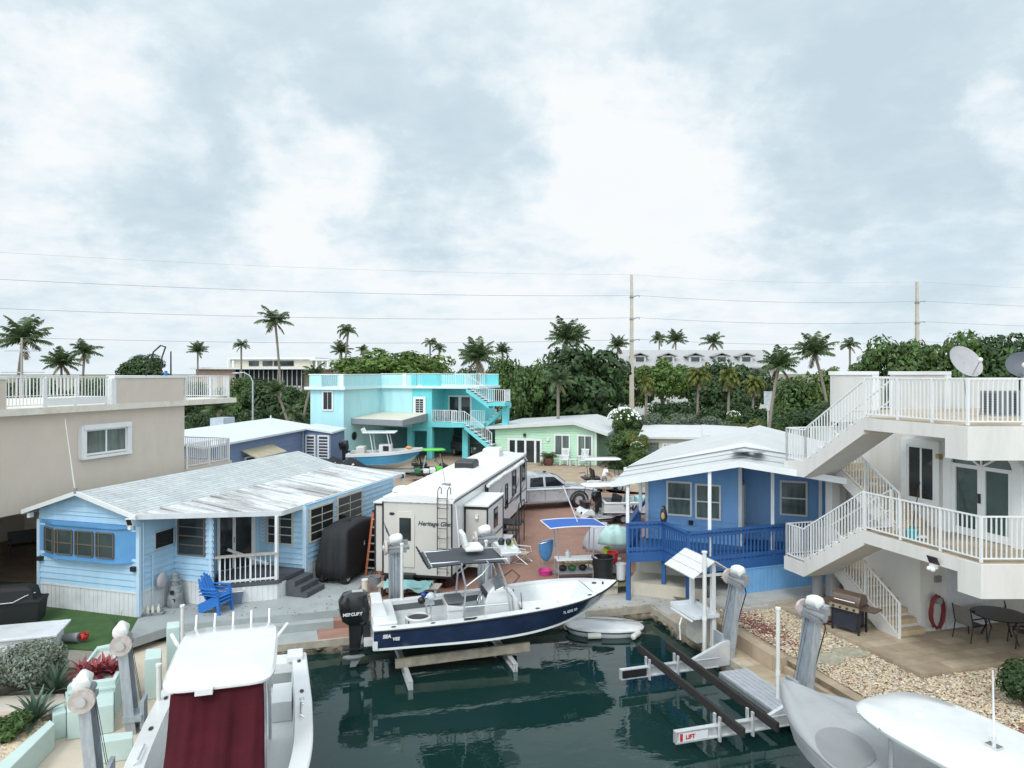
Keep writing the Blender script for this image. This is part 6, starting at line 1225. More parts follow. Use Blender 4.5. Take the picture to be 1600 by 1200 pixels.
# ------------------------------------------------------------ white boat, lower left
def white_boat():
    ox, oy = A.w(-16.4, 2.1); t = thing('hardtop_boat', 'white boat with hard top and maroon cover, lower left', 'boat', (ox, oy, 0), A.deg - 90)
    hb, zs, xg, hi = hull(t, 9.2, 3.1, -.85, -.25, .58, .9, -.12, WHITE_GLOSS, WHITE_GLOSS, WHITE_GLOSS, w=.3, deck_from=.8)
    m = MB(); m.box(.0, .45, -1.4, 1.4, .3, .57); m.box(.02, .5, 1.05, 1.42, .56, .72); m.box(.02, .5, -1.42, -1.05, .56, .72); m.build('transom_bench', WHITE_GLOSS, t, bevel=.03)
    m = MB(); m.box(1.0, 2.0, .75, 1.18, -.12, .32); ib = m.build('side_locker', GEL2, t, bevel=.02); m = MB(); m.box(1.1, 1.9, .73, .748, -.05, .25); m.build('locker_door', WHITE_GLOSS, ib)
    m = MB(); m.box(2.7, 4.6, -.7, .7, -.12, 1.1); m.build('console', WHITE_GLOSS, t, bevel=.05)
    ring = lambda s, z: [(3.8 + 1.50 * s * math.copysign(abs(math.cos(a)) ** .32, math.cos(a)), .93 * s * math.copysign(abs(math.sin(a)) ** .32, math.sin(a)), z) for a in [2 * math.pi * i / 40 for i in range(40)]]
    m = MB(); m.loft([ring(.97, 2.10), ring(1.0, 2.13), ring(1.0, 2.17), ring(.95, 2.22), ring(.6, 2.25), ring(.05, 2.26)]); ht = m.build('hardtop', WHITE_GLOSS, t, smooth=True)
    for i in range(5): m = MB(); y = -.72 + i * .36; m.tube([(2.36, y, 2.08), (2.14, y, 2.42)], .03, 8); m.build('rod_holder', ALU, ht)
    for sy in (-.98, .98): m = MB(); m.tube([(3.2, sy * .95, 2.2), (2.8, sy * 1.12, 2.28)], .035, 8); m.build('outrigger_mount', WHITE, ht)
    m = MB(); m.tube([(5.26, -.2, 2.18), (5.38, -.2, 2.16)], .03, 6); m.cbox((5.34, -.2, 2.14), (.12, .28, .1)); m.build('spreader_light', WHITE, ht)
    m = MB()
    for sx, ex in ((2.8, 2.7), (4.7, 4.9)):
        for sy in (-.72, .72): m.tube([(ex, sy * 1.05, -.1), (sx, sy, 2.12)], .035, 8)
    m.build('t_top_frame', ALU, t, smooth=True)
    # draped cover
    MAR = mat('maroon canvas', (.055, .006, .011), .9, .22, 2, bump=.3, bscale=14, spec=.2)
    m = MB(); r = random.Random(8); prof = [(5.18, 2.1), (5.28, 1.9), (5.42, 1.6), (5.6, 1.3), (5.85, 1.05), (6.3, .95), (7.0, .92), (7.8, .9)]
    rows = []
    for i, (x, z) in enumerate(prof):
        row = []
        for j in range(33):
            u = j / 32 * 2 - 1; f = math.sin(u * 9 + i * .35) * .05 * (1 + .5 * math.sin(u * 3)) + math.sin(u * 23 + 1 + i * .5) * .022 + math.sin(u * 5 - i * .9) * .02
            wd = .74 + .06 * i / 7; row.append((x + f * min(1, i / 2), u * wd, z - .02 * abs(u) ** 6 + (f * .5 if i > 3 else 0)))
        rows.append([(row[0][0] - .05, row[0][1] * 1.01, max(.2, row[0][2] - (.75 if i > 2 else .2)))] + row + [(row[-1][0] - .05, row[-1][1] * 1.01, max(.2, row[-1][2] - (.75 if i > 2 else .2)))])
    m.loft(rows, cap=False, ring_closed=False); m.build('maroon_cover', MAR, t, smooth='all', recalc=False)
    for sg, xx in ((1, .55), (1, 2.3), (-1, 1.8), (-1, 3.2)): m = MB(); m.ell((xx, sg * (hb(xx / 9.2) - .15), zs(xx / 9.2) + .03), (.09, .045, .015), 10, 4); m.build('rod_holder_plate', BLACK, t)
    m = MB(); m.tube([(3.0, 1.42, .66), (3.0, 1.36, .70), (3.6, 1.36, .72), (3.6, 1.42, .68)], .018, 6); m.tube([(4.0, -1.42, .66), (4.0, -1.36, .74), (4.6, -1.36, .76), (4.6, -1.42, .7)], .018, 6); m.build('grab_rail', STEEL, t)
    m = MB(); m.lathe([(.06, 0), (.05, .03)], (2.7, 1.38, .63), 10); m.build('filler_cap', STEEL, t)
    m = MB(); m.box(1.7, 2.1, -1.18, -1.12, .1, .42); m.build('side_pocket', GEL2, t)
white_boat()
X, Y = A.w(-15.6, 3.2); t = thing('fender', 'white fender lying behind the stern of the hardtop boat', 'fender', (X, Y, -.28), A.deg); m = MB(); m.tube([(-.45, 0, 0), (-.38, 0, 0), (.38, 0, 0.05), (.45, 0, 0.05)], [.03, .11, .11, .03], 12); m.build('fender', WHITE, t, smooth=True); m = MB(); m.tube([(-.45, 0, 0), (-.8, .3, .2), (-.9, 2.5, .0)], .012, 5); m.build('rope', BLACK, t)
lift(-18.55, 1.35, 1.45, 'left lift post nearer the steps, beside the red bromeliads', 3, lean=.12, rz=90); lift(-18.6, -1.35, 1.45, 'left lift post nearest the camera, by the low pale green wall', 3, lean=.12, rz=90)
pvc(-17.9, .25, -1.0, 1.35, 'white guide pole between the left lift posts'); pvc(-17.9, 3.4, -1.0, 1.6, 'white guide pole before the pale green shower column')

# ------------------------------------------------------------ covered boat, lower right
def covered_boat():
    ox, oy = A.w(-2.9, -3.3); Lh = 7.5
    # bow points away from the camera
    bx, by = at(1213, 1070, .75); bl = A.l((bx, by))
    sx, sy = A.w(bl[0] + .9, bl[1] - Lh); t = thing('covered_boat', 'boat under a pale grey cover with white hard top, lower right', 'boat', (sx, sy, 0), A.deg + 96)
    COVER = mat('pale grey cover', (.33, .34, .345), .8, .07, 1.2, bump=.15, bscale=30, stain=(.24, .24, .235), samt=.4, sscale=1.5)
    n = 36; rings = []
    for i in range(n + 1):
        s = i / n; hbw = max(.03, 1.28 * (1 - max(0, (s - .45) / .55) ** 3.2)) + .05; zg = .42 + .36 * s ** 1.7; zr = zg + .62 * (1 - s) ** .7 * (.6 + .4 * math.sin(s * 9)) + .05
        ring = []
        for j in range(25):
            u = j / 24 * 2 - 1; a = abs(u)
            if a < .72: y = u / .72 * hbw; z = zr + (zg - zr) * (a / .72) ** 1.15; z += .045 * math.sin(s * 30 + u * 6) * (1 - a) * abs(math.sin(s * 7)) + .08 * math.sin(u * 9 + s * 17) * (a * (1 - a) * 3) + .028 * abs(math.sin(u * 14 - s * 23)) * (1 - a)
            else: q = (a - .72) / .28; y = math.copysign(hbw * (1.015 - .05 * q), u) + .012 * math.sin(s * 60) * q; z = zg - .42 * q - .02 * math.sin(s * 40) * q
            ring.append((s * Lh * (1 + .0 * a) - .25 * (s ** 4) * max(0, (a - .72) / .28), y, z))
        rings.append(ring)
    m = MB(); m.loft(rings, cap=False, ring_closed=False); c = m.build('cover', COVER, t, smooth='all', recalc=False)
    m = MB()
    for sg in (-1, 1): m.tube([(p[0], p[1] * 1.005, p[2] + .004) for p in [r[3 if sg < 0 else 21] for r in rings]], .012, 5)
    m.build('hem_cord', GREY, c)
    m = MB(); g_ = []
    for q in range(5):
        row = []
        for j in range(25):
            a = j / 24 * 6.2832; s = (5.15 + .62 * q / 4 * math.cos(a)) / Lh; u = .46 + .24 * q / 4 * math.sin(a); i = min(n - 1, int(s * n)); jj = min(23, int((u + 1) * 12)); fi, fj = s * n - i, (u + 1) * 12 - jj
            row.append(Vector(rings[i][jj]).lerp(Vector(rings[i + 1][jj]), fi).lerp(Vector(rings[i][jj + 1]).lerp(Vector(rings[i + 1][jj + 1]), fi), fj) + Vector((0, .008, .012)))
        g_.append(row)
    m.loft(g_, cap=False, ring_closed=False); m.build('cover_patch', mat('darker grey patch', (.235, .24, .245), .8, .06, 2), c, smooth='all', recalc=False)
    m = MB(); hull_r = []
    for i in range(n + 1):
        s = i / n; hbw = max(.02, 1.24 * (1 - max(0, (s - .45) / .55) ** 2.3)); zg = .3 + .36 * s ** 1.7; zk = -.6 + 1.1 * max(0, (s - .6) / .4) ** 2.4; hull_r.append([(s * Lh * .985, -hbw, zg), (s * Lh * .96, -hbw * .8, -.1 + .5 * max(0, (s - .5) / .5) ** 2), (s * Lh * .93, 0, zk), (s * Lh * .96, hbw * .8, -.1 + .5 * max(0, (s - .5) / .5) ** 2), (s * Lh * .985, hbw, zg)])
    m.loft(hull_r, cap=False, ring_closed=False); m.build('hull', WHITE_GLOSS, t, smooth=True, recalc=False)
    return t
covered_boat()
def right_top():
    cx, cy = at(1490, 1130, 1.75)
    f = Fr((cx, cy), A.deg + 7)
    pts = [f.g(px, py, 1.75) for px, py in ((1357, 1095), (1430, 1068), (1600, 1135), (1475, 1200), (1365, 1120))]
    xs = [p[0] for p in pts]; ys = [p[1] for p in pts]
    return f, pts
F_, PT_ = right_top()
def hardtop_right():
    t0 = [o for o in bpy.data.objects if o.name == 'covered_boat'][0]
    fr = Fr((t0.location[0], t0.location[1]), A.deg + 96)
    L0 = fr.g(1357, 1097, 1.75); cy = L0[1] - .34; x1 = L0[0] + .16
    ring = lambda s, z, ds=0: [(x1 - 1.9 + (1.9 * s) * math.copysign(abs(math.cos(a)) ** .62, math.cos(a)), cy + .98 * s * math.copysign(abs(math.sin(a)) ** .62, math.sin(a)), z) for a in [2 * math.pi * i / 48 for i in range(48)]]
    m = MB(); m.loft([ring(.98, 1.66), ring(1.0, 1.70), ring(1.0, 1.73), ring(.95, 1.79), ring(.7, 1.83), ring(.05, 1.85)]); h = m.build('hardtop', WHITE_GLOSS, t0, smooth=True)
    m = MB(); m.ell((x1 - .95, cy + .1, 1.83), (.1, .07, .04), 10, 5); m.build('anchor_light', WHITE, h)
    m = MB(); ax, ay = fr.g(1553, 1170, 1.83); m.cbox((ax, ay, 1.86), (.2, .14, .06)); m.tube([(ax, ay, 1.88), (ax, ay, 2.0)], .03, 8); ab = m.build('antenna_mount', STEEL, h); m = MB(); m.tube([(ax, ay, 1.95), (ax + .03, ay - .02, 3.0)], [.02, .009], 8); m.build('whip_antenna', WHITE, ab)
    m = MB()
    for dx in (-.9, -2.7):
        for sy in (-.7, .7): m.tube([(x1 + dx, cy + sy, .3), (x1 + dx, cy + sy, 1.7)], .035, 8)
    m.build('t_top_frame', ALU, t0)
    m = MB()
    for q in (.35, .9, 1.5, 2.1): m.ell((x1 - q, cy + .93 - (.12 if q < .4 else 0), 1.74), (.03, .02, .02), 8, 4)
    m.build('snap', STEEL, h)
hardtop_right()

# ------------------------------------------------------------ small dinghy
X, Y = at(945, 987, -.85); t = thing('dinghy', 'small white oval dinghy with fenders floating near the corner of the canal', 'dinghy', (X, Y, WATER), A.deg - 22)
m = MB(); el = lambda s, z, q=1: [(1.25 * s * math.copysign(abs(math.cos(a)) ** (.8 if math.cos(a) < 0 else 1.0), math.cos(a)), .62 * s * math.copysign(abs(math.sin(a)) ** .85, math.sin(a)), z) for a in [2 * math.pi * i / 32 for i in range(32)]]
m.loft([el(.7, -.15), el(.95, .03), el(1.0, .16), el(1.0, .22), el(.93, .28), el(.5, .33), el(.03, .35)]); m.build('hull', WHITE_GLOSS, t, smooth=True)
m = MB(); m.tube([p for p in el(1.02, .17)], .02, 6, closed=True); m.build('rub_rail', BLACK, t)
m = MB(); m.tube([(-1.0, .15, .38), (1.2, -.12, .40)], .018, 6); m.build('pole', GREY, t)
for p, a in (((-.35, -.68, .10), 10), ((.95, -.52, .12), 60), ((-1.2, .15, .12), 80)):
    m = MB(); d = Vector((math.cos(R(a)), math.sin(R(a)), 0)) * .24; c = Vector(p); m.tube([c - d, c - d * .85, c + d * .85, c + d], [.02, .09, .09, .02], 10); m.build('fender', mat('off white fender', (.68, .66, .6), .4, .06, 3), t, smooth=True)
# ============================================================ LEFT GARDEN AND DOCK
SEAF = mat('pale green masonry', (.48, .59, .555), .7, .06, 1.2, bump=.1, bscale=40, stain=(.38, .46, .42), samt=.4)
DOCKL = mat('cream dock concrete', (.56, .48, .38), .8, .1, .8, stain=(.36, .30, .24), samt=.5)
g = MB(); g.prism([aw(SW_L + .02, -40), aw(SW_L + .02, SW_B + .4), aw(-18.4, YARD), aw(-21, YARD), aw(-23, SW_B), aw(-23, -40)], -.8, -.45); struct('left_dock', g, DOCKL)
def wallbox(name, pix, z0, z1, label, cat='wall', m=SEAF, zr=None):
    zr = z1 if zr is None else zr
    P = [at(x, y, zr) for x, y in pix]; g = MB(); g.prism(P, z0, z1); return tag(g.build(name, m, bevel=.02), label, cat)
# planter with bromeliads: outline sighted on its rim
P_ = [at(x, y, .42) for x, y in ((105, 1073), (180, 1063), (190, 1044), (172, 1006), (152, 1010), (128, 1042))]
t = thing('planter', 'pale green masonry planter filled with white pebbles and red bromeliads', 'planter', (0, 0, 0))
cx_, cy_ = sum(p[0] for p in P_) / 6, sum(p[1] for p in P_) / 6; t.location = (cx_, cy_, -.45)
L_ = [(p[0] - cx_, p[1] - cy_) for p in P_]; I_ = [(x * .84, y * .84) for x, y in L_]
m = MB()
for i in range(6):
    j = (i + 1) % 6; m.loft([[(*L_[i], 0), (*L_[i], .87), (*I_[i], .87), (*I_[i], .7)], [(*L_[j], 0), (*L_[j], .87), (*I_[j], .87), (*I_[j], .7)]], cap=False, ring_closed=False)
m.build('wall', SEAF, t); m = MB(); m.prism(I_, .5, .78); m.build('soil', mat('white grit', (.5, .48, .44), .9, .25, 30), t)
m = MB(); m.prism([(x * 1.03, y * 1.03) for x, y in L_], .70, .75); m.build('ledge', SEAF, t)
def rosette(name, label, X, Y, z, n, Ln, w, m, seed, el0=1.35, el1=.25, droop=.35, cat='plant', groupheads=((0, 0, 1),)):
    t = thing(name, label, cat, (X, Y, z)); r = random.Random(seed); mb = MB()
    for hx, hy, hs in groupheads:
        for i in range(n):
            f = i / n; a = i * 2.4 + r.uniform(-.2, .2); e = el0 + (el1 - el0) * f + r.uniform(-.08, .08); L = Ln * hs * r.uniform(.8, 1.1); d = Vector((math.cos(a), math.sin(a), 0)); s = Vector((-d.y, d.x, 0)); p = Vector((hx, hy, .02)); rows = []
            for k in range(6):
                u = k / 5; wd = w * hs * (.55 + 1.2 * u if u < .35 else 1.0 - ((u - .35) / .65) ** 1.6) ; wd = max(.004, wd); up = (Vector((0, 0, 1)) * math.cos(e) - d * math.sin(e))
                rows.append([p - s * wd + up * wd * .35, p, p + s * wd + up * wd * .35]); p = p + (d * math.cos(e) + Vector((0, 0, math.sin(e)))) * L / 5; e -= droop * (.3 + u)
            mb.loft(rows, cap=False, ring_closed=False)
    mb.build('leaves', m, t, smooth='all', recalc=False); return t
BROM = mat('red bromeliad leaf', (.26, .045, .05), .4, .35, 3, island=.4); AGAVE = mat('agave leaf', (.075, .13, .085), .5, .2, 3, island=.2)
x, y = at(150, 1056, .33); rosette('bromeliad', 'clump of red bromeliads in the pale green planter', x, y, .3, 20, .56, .06, BROM, 3, 1.3, .15, .25, groupheads=((0, 0, 1), (-.35, .05, .9), (.3, .12, .85), (.0, .35, .8), (.42, .35, .7), (-.15, -.2, .8)))
x, y = at(84, 1078, .05); rosette('agave', 'spiky green agave in front of the silvery round bush', x, y, -.05, 26, .85, .06, AGAVE, 4, 1.4, .2, .18)
x, y = at(55, 1122, .0); rosette('agave', 'spiky blue-green agave at the end of the beige path', x, y, -.1, 24, .75, .06, AGAVE, 5, 1.4, .2, .15)
def wt(pix, z): return [at(x, y, z) for x, y in pix]
wallbox('garden_wall', ((105, 1112), (178, 1100), (178, 1075), (102, 1080)), -.45, .18, 'pale green wall under the bromeliad planter')
wallbox('garden_wall', ((82, 1118), (104, 1112), (100, 1096), (80, 1104)), -.45, .1, 'short low pale green wall beside the beige path')
wallbox('garden_wall', ((78, 1124), (86, 1130), (0, 1216), (-30, 1216)), -.45, .08, 'long low pale green wall at the gravel bed, lower left corner')
wallbox('garden_wall', ((156, 1160), (208, 1152), (208, 1142), (154, 1148)), -.45, .0, 'low pale green wall between the left lift posts')
wallbox('shower_column', ((226, 1030), (252, 1027), (253, 1012), (228, 1014)), -.45, .55, 'pale green column with a hose tap beside the left guide pole', 'column')
wallbox('shower_column', ((260, 982), (281, 979), (281, 970), (261, 972)), -.45, .85, 'pale green column by the steps, left of the hard top', 'column')
g = MB(); g.prism(wt(((-60, 1112), (105, 1110), (100, 1084), (-60, 1090)), -.02), -.4, -.02); struct('garden_path', g, mat('beige path', (.55, .49, .42), .8, .08, 1))
g = MB(); g.prism(wt(((-160, 1092), (110, 1085), (150, 1018), (195, 1004), (60, 1011), (-160, 1011)), -.06), -.5, -.06); struct('garden_bed', g, mat('dark mulch', (.11, .09, .07), .9, .4, 8, bump=.6, bscale=30))
g = MB(); g.prism(wt(((92, 1040), (122, 1044), (160, 1006), (112, 1008)), -.03), -.3, -.03); struct('boardwalk', g, mat('grey weathered boards', (.23, .21, .18), .85, .25, 6, stretch=(1, 8, 1)))
g = MB(); g.prism(wt(((-60, 1216), (-10, 1216), (80, 1126), (78, 1112), (-60, 1114)), -.1), -.5, -.1); struct('left_gravel_bed', g, gm)
pm2 = MB(); r_ = random.Random(9); base_ = MB().ell((0, 0, 0), (1, 1, 1), 6, 3)
for i in range(2600):
    u = r_.random(); px = r_.uniform(-30, 78 * (1 - u) + 2); py = 1128 + u * 76; X, Y = at(px, py, -.08); s_ = r_.uniform(.025, .055); pm2.add([(X + a * s_, Y + b * s_ * .8, -.08 + c * s_ * .6) for a, b, c in base_.v], base_.f, r_.choice((0, 0, 2)))
tag(pm2.build('gravel', [MATS['pale pebbles'], MATS['red pebbles'], MATS['white pebbles']], recalc=False), kind='stuff')
def bush(px, py, w, hgt, kind, label, z=-.05, cat='bush', seed=1):
    X, Y = at(px, py, z); return tree('bush', label, X, Y, z + hgt, w / 2, kind, None, z, hgt, cat, seed, 1, False)
def leafy(px, py, w, hgt, m, label, n=5200, seed=1, z=-.05, ls=.05, cat='bush'):
    X, Y = at(px, py, z); t = thing('bush', label, cat, (X, Y, z)); r = random.Random(seed); mb = MB(); lobes = [(Vector((r.uniform(-.55, .55) * w / 2, r.uniform(-.55, .55) * w / 2, hgt * r.uniform(.3, .68))), r.uniform(.26, .4) * min(w, hgt)) for _ in range(14)]
    for i in range(n):
        c, rad = lobes[i % 14]; d = Vector((r.gauss(0, 1), r.gauss(0, 1), r.gauss(.2, 1))).normalized(); leaf(mb, c + d * rad * (1 - .45 * r.random() ** 3), d + Vector((r.uniform(-.7, .7), r.uniform(-.7, .7), r.uniform(-.2, 1))), ls, r, asp=.45)
    mb.build('foliage', m, t, recalc=False); m2 = MB()
    for c, rad in lobes[:8]: m2.tube([(0, 0, 0), c * .5 + Vector((0, 0, .0)), c], [.03, .02, .008], 5)
    m2.build('stem', BARK, t); return t
leafy(28, 1078, 2.1, 1.15, mat('silver leaf', (.17, .20, .15), .55, .15, 2, island=.3, trans=.15), 'big round silvery grey bush at the left border', 7500, 2)
leafy(12, 1150, 1.0, .45, LF_MID, 'low green leafy plant beside the lower left agave', 1500, 3, ls=.06); leafy(1604, 1108, .9, 1.15, LF_DARK, 'glossy dark green bush at the right border above the gravel', 4200, 6, z=-.1, ls=.06)

x, y = at(84, 1023, 0); cf = 0; t = thing('counter', 'white outdoor counter with marble-like top at the left border', 'counter', (x, y, 0), A.deg)
m = MB(); m.box(-4, -.06, 0.0, 1.05, -.05, .50); m.build('body', mat('white render', (.68, .69, .69), .7, .05, 1), t); m = MB(); m.box(-4.1, .1, -.10, 1.15, .50, .56); m.build('top', mat('marble top', (.68, .70, .72), .25, .12, 1.5, stain=(.45, .47, .5), samt=.5), t, bevel=.01)
x, y = at(22, 972, 0); t = thing('covered_grill', 'grill under a black cover with white piping on the turf', 'grill', (x, y, 0), A.deg)
m = MB(); m.loft([[(sx * a, sy * b, z) for sx, sy in ((-1, -1), (1, -1), (1, 1), (-1, 1))] for a, b, z in ((.72, .36, .02), (.78, .38, .55), (.82, .40, .68), (.62, .34, .70), (.56, .3, 1.0), (.4, .2, 1.1))]); m.build('cover', mat('black cover fabric', (.012, .012, .014), .75, .2, 5, bump=.2, bscale=15), t, bevel=.04); m = MB(); m.tube([(-.8, -.42, .68), (.1, -.42, .70), (.4, -.36, .85), (.62, -.2, .9)], .012, 5); m.build('piping', WHITE, t)
# small things round the pale blue trailer
x, y = at(186, 1001, 0); t = thing('flower_pot', 'black flower pot with a sparse twiggy plant at the turf edge', 'flower pot', (x, y, 0)); m = MB(); m.lathe([(.13, 0), (.19, .30), (.2, .33), (.17, .33), (.16, .28)], n=16); m.build('pot', BLACK, t, smooth=True); m = MB(); r_ = random.Random(5)
for i in range(10): a = r_.uniform(0, 6.28); m.tube([(0, 0, .26), (.1 * math.cos(a), .1 * math.sin(a), .5), (.25 * math.cos(a), .25 * math.sin(a), .55 + r_.uniform(0, .25))], .006, 4)
m.build('twigs', LF_MID, t)
x, y = at(124, 1004, 0); t = thing('red_flower_pot', 'dark pot lying on the turf with a round red flower head', 'flower pot', (x - .2, y, 0)); m = MB(); m.tube([(-.22, 0, .13), (.2, 0, .14)], [.11, .14], 14); m.build('pot', GREY, t, smooth=True); m = MB(); r_ = random.Random(7)
for i in range(60):
    d = Vector((r_.gauss(.3, 1), r_.gauss(0, 1), r_.gauss(0, 1))).normalized(); leaf(m, Vector((.33, 0, .18)) + d * .11, d, .07, r_)
m.build('flower_head', mat('red petals', (.5, .03, .02), .5, .2, 5, island=.25), t, recalc=False)
x, y = at(274, 947, 0); t = thing('lighthouse_statue', 'weathered grey lighthouse garden statue at the trailer corner', 'statue', (x, y, 0)); m = MB(); ST = mat('weathered statue', (.20, .22, .23), .8, .45, 6, bump=.5, bscale=18, stain=(.4, .42, .42), samt=.5, sscale=4)
m.lathe([(.24, 0), (.27, .12), (.25, .35), (.22, .42), (.2, .44), (.19, .62), (.17, .66), (.13, .68), (.12, .82), (.17, .84), (.17, .88), (.1, .89), (.095, 1.0), (.12, 1.01), (.02, 1.12)], n=14); m.build('tower', ST, t, smooth=True); m = MB(); m.lathe([(.07, .885), (.07, 1.0)], n=8); m.build('lantern', BLACK, t)
m = MB(); m.box(-.05, .05, -.26, -.2, .45, .56); m.box(.02, .1, -.25, -.18, .2, .3); m.build('window', BLACK, t)
x, y = at(240, 960, 0); t = thing('bottle_tray', 'stone tray with small bottles against the trailer skirting', 'tray', (x, y, 0), 20); m = MB(); m.loft([[(a * sx, b * sy, z) for sx, sy in ((-1, -1), (1, -1), (1, 1), (-1, 1))] for a, b, z in ((.25, .14, 0), (.3, .17, .1), (.28, .15, .1), (.27, .14, .05))]); m.build('tray', ST, t, bevel=.01)
for q in (-.16, -.02, .14): m = MB(); m.lathe([(.045, .05), (.045, .2), (.02, .25), (.02, .3)], (q, 0, 0), 8); m.build('bottle', mat('pale bottle', (.6, .58, .5), .3, .1, 4), t, smooth=True)
x, y = T.w(.1, .78); t = thing('hanging_cushion', 'round grey cushion hanging on the trailer side wall', 'cushion', (x, y, .93), T.deg); m = MB(); m.ell((.05, 0, 0), (.09, .22, .26), 14, 8); m.build('cushion', mat('grey cushion', (.36, .34, .35), .8, .1, 3), t, smooth=True)
def adirondack():
    BL = mat('bright blue plastic', (.025, .16, .50), .4, .06, 3); t = thing('garden_chair', '', 'chair')
    m = MB(); m.loft([[(-.12, -.25, .34), (-.12, .25, .34)], [(.1, -.25, .33), (.1, .25, .33)], [(.36, -.25, .38), (.36, .25, .38)], [(.42, -.24, .33), (.42, .24, .33)]], cap=False, ring_closed=False); m.loft([[(-.12, -.25, .31), (-.12, .25, .31)], [(.1, -.25, .30), (.1, .25, .30)], [(.36, -.25, .35), (.36, .25, .35)]], cap=False, ring_closed=False); m.build('seat', BL, t, recalc=False)
    m = MB()
    for i in range(5): yy = -.2 + i * .1; tz = .98 - .06 * abs(i - 2) ** 1.3; m.beam((-.10, yy, .34), (-.40, yy * 1.12, tz), .085, .025, up=(1, 0, 0))
    m.build('backrest', BL, t, bevel=.01)
    for s in (-1, 1):
        m = MB(); m.beam((-.3, s * .31, .58), (.36, s * .31, .60), .11, .03); m.build('armrest', BL, t, bevel=.01)
        m = MB(); m.loft([[(.3, s * .29 + q, .59), (.40, s * .29 + q, .59)] for q in (-.015, .015)] + [], cap=False, ring_closed=False); m.beam((.34, s * .29, .58), (.40, s * .29, .0), .04, .09, up=(1, 0, 0)); m.build('front_leg', BL, t)
        m = MB(); m.beam((.3, s * .26, .34), (-.38, s * .26, .0), .04, .10, up=(1, 0, 0)); m.build('rear_leg', BL, t)
    return t
ch = adirondack(); x, y = at(336, 955, 0)
LB = ['bright blue plastic garden chair, the lowest of the stack of three', 'bright blue plastic garden chair, the middle of the stack of three', 'bright blue plastic garden chair, the topmost of the stack of three']
ch.location = (x, y, 0); ch.rotation_euler = (0, 0, R(-18)); ch['label'] = LB[0]; ch['group'] = 'stacked blue garden chairs'
for i in (1, 2): dup(ch, (x - .015 * i, y, .10 * i), -18, 1, LB[i])
x, y = at(366, 944, 0); t = thing('storage_tub', 'blue-grey plastic tub with pale rim behind the stacked chairs', 'tub', (x - .05, y + .1, 0), 25); m = MB(); m.loft([[(sx * a, sy * b, z) for sx, sy in ((-1, -1), (1, -1), (1, 1), (-1, 1))] for a, b, z in ((.22, .17, 0), (.28, .22, .42), (.25, .19, .42), (.2, .15, .1))]); m.build('tub', mat('blue grey plastic', (.14, .19, .27), .35, .1, 3), t, bevel=.02); m = MB(); m.tube([(-.28, -.22, .42), (.28, -.22, .42), (.28, .22, .42), (-.28, .22, .42)], .02, 6, closed=True); m.build('rim', WHITE, t)
def covered_cart():
    x, y = at(540, 916, 0); t = thing('covered_cart', 'golf cart under a black cover beside the trailer windows', 'golf cart', (x, y, 0), -15)
    CV = mat('black cover fabric', (.012, .012, .014), .75); mb = MB(); r = random.Random(3); rings = []
    def ring(s, z, wob):
        pts = []
        for i in range(56):
            u = i / 56; P = [(-1.12, 0), (0, 0), (0, 3.0), (-1.12, 3.0)]; k = int(u * 4); f = u * 4 - k; a, b = P[k], P[(k + 1) % 4]; X_, Y_ = a[0] + (b[0] - a[0]) * f, a[1] + (b[1] - a[1]) * f
            cx, cy = -.56, 1.45; q = 1 + wob * math.sin(i * 2.1 + z * 3) + wob * .6 * math.sin(i * 5.3); pts.append((cx + (X_ - cx) * s * q, cy + (Y_ - cy) * s * q, z + (.10 if z > 1.5 else 0) * math.sin(math.pi * Y_ / 3)))
        return pts
    rings = [ring(1.0, .22, .034), ring(1.02, .6, .034), ring(.98, 1.05, .028), ring(.92, 1.5, .012), ring(.86, 1.82, .005), ring(.80, 1.9, 0), ring(.4, 1.97, 0), ring(.02, 1.98, 0)]
    mb.loft(rings); mb.build('cover', mat('black cover fabric', (.012, .012, .014), .75), t, smooth='all')
    for wx in (-1.0, -.13):
        for wy in (.25, 2.5): m = MB(); m.tube([(wx - .1, wy, .22), (wx + .1, wy, .22)], .22, 16); wl = m.build('wheel', RUBBER, t, smooth=True); m = MB(); m.tube([(wx + .09, wy, .22), (wx + .112, wy, .22)], .12, 12); m.build('rim', ALU, wl)
    m = MB(); m.poly([(.018, 1.35, 1.25), (.018, 1.47, 1.3), (.018, 1.42, 1.2), (.018, 1.5, 1.15), (.018, 1.36, 1.12)]); m.build('logo', WHITE, t, recalc=False)
covered_cart()
def ladder():
    x, y = at(588, 896, 0); t = thing('step_ladder', 'orange step ladder leaning beside the camper rear corner', 'ladder', (x, y, 0), -12); OR = mat('orange fibreglass', (.48, .13, .05), .5, .1, 4)
    for s in (-1, 1): m = MB(); m.beam((s * .27, -.35, 0), (s * .14, .05, 2.3), .035, .08); m.build('rail', OR, t); m = MB(); m.beam((s * .25, .6, 0), (s * .14, .1, 2.3), .03, .05); m.build('rear_rail', OR, t)
    for i in range(7): z = .28 + i * .29; u = z / 2.3; m = MB(); m.box(-.27 + .13 * u, .27 - .13 * u, -.35 + .4 * u - .04, -.35 + .4 * u + .05, z - .015, z + .015); m.build('step', ALU, t)
    m = MB(); m.box(-.16, .16, -.03, .2, 2.3, 2.36); m.build('top_cap', BLACK, t)
ladder()
def bucket(name, label, px, py, r, h, m_, z=0, handle=True, cat='bucket'):
    x, y = at(px, py, z); t = thing(name, label, cat, (x, y, z)); m = MB(); m.lathe([(r * .85, 0), (r, h), (r * 1.06, h), (r * 1.06, h + .02), (r * .95, h + .02), (r * .8, .05)], n=18); m.build('body', m_, t, smooth=True)
    if handle: m = MB(); m.tube([(r * math.cos(a), .06, h * .9 - .10 * math.sin(a)) for a in [i * .35 for i in range(10)]], .006, 4); m.build('handle', STEEL, t)
    return t
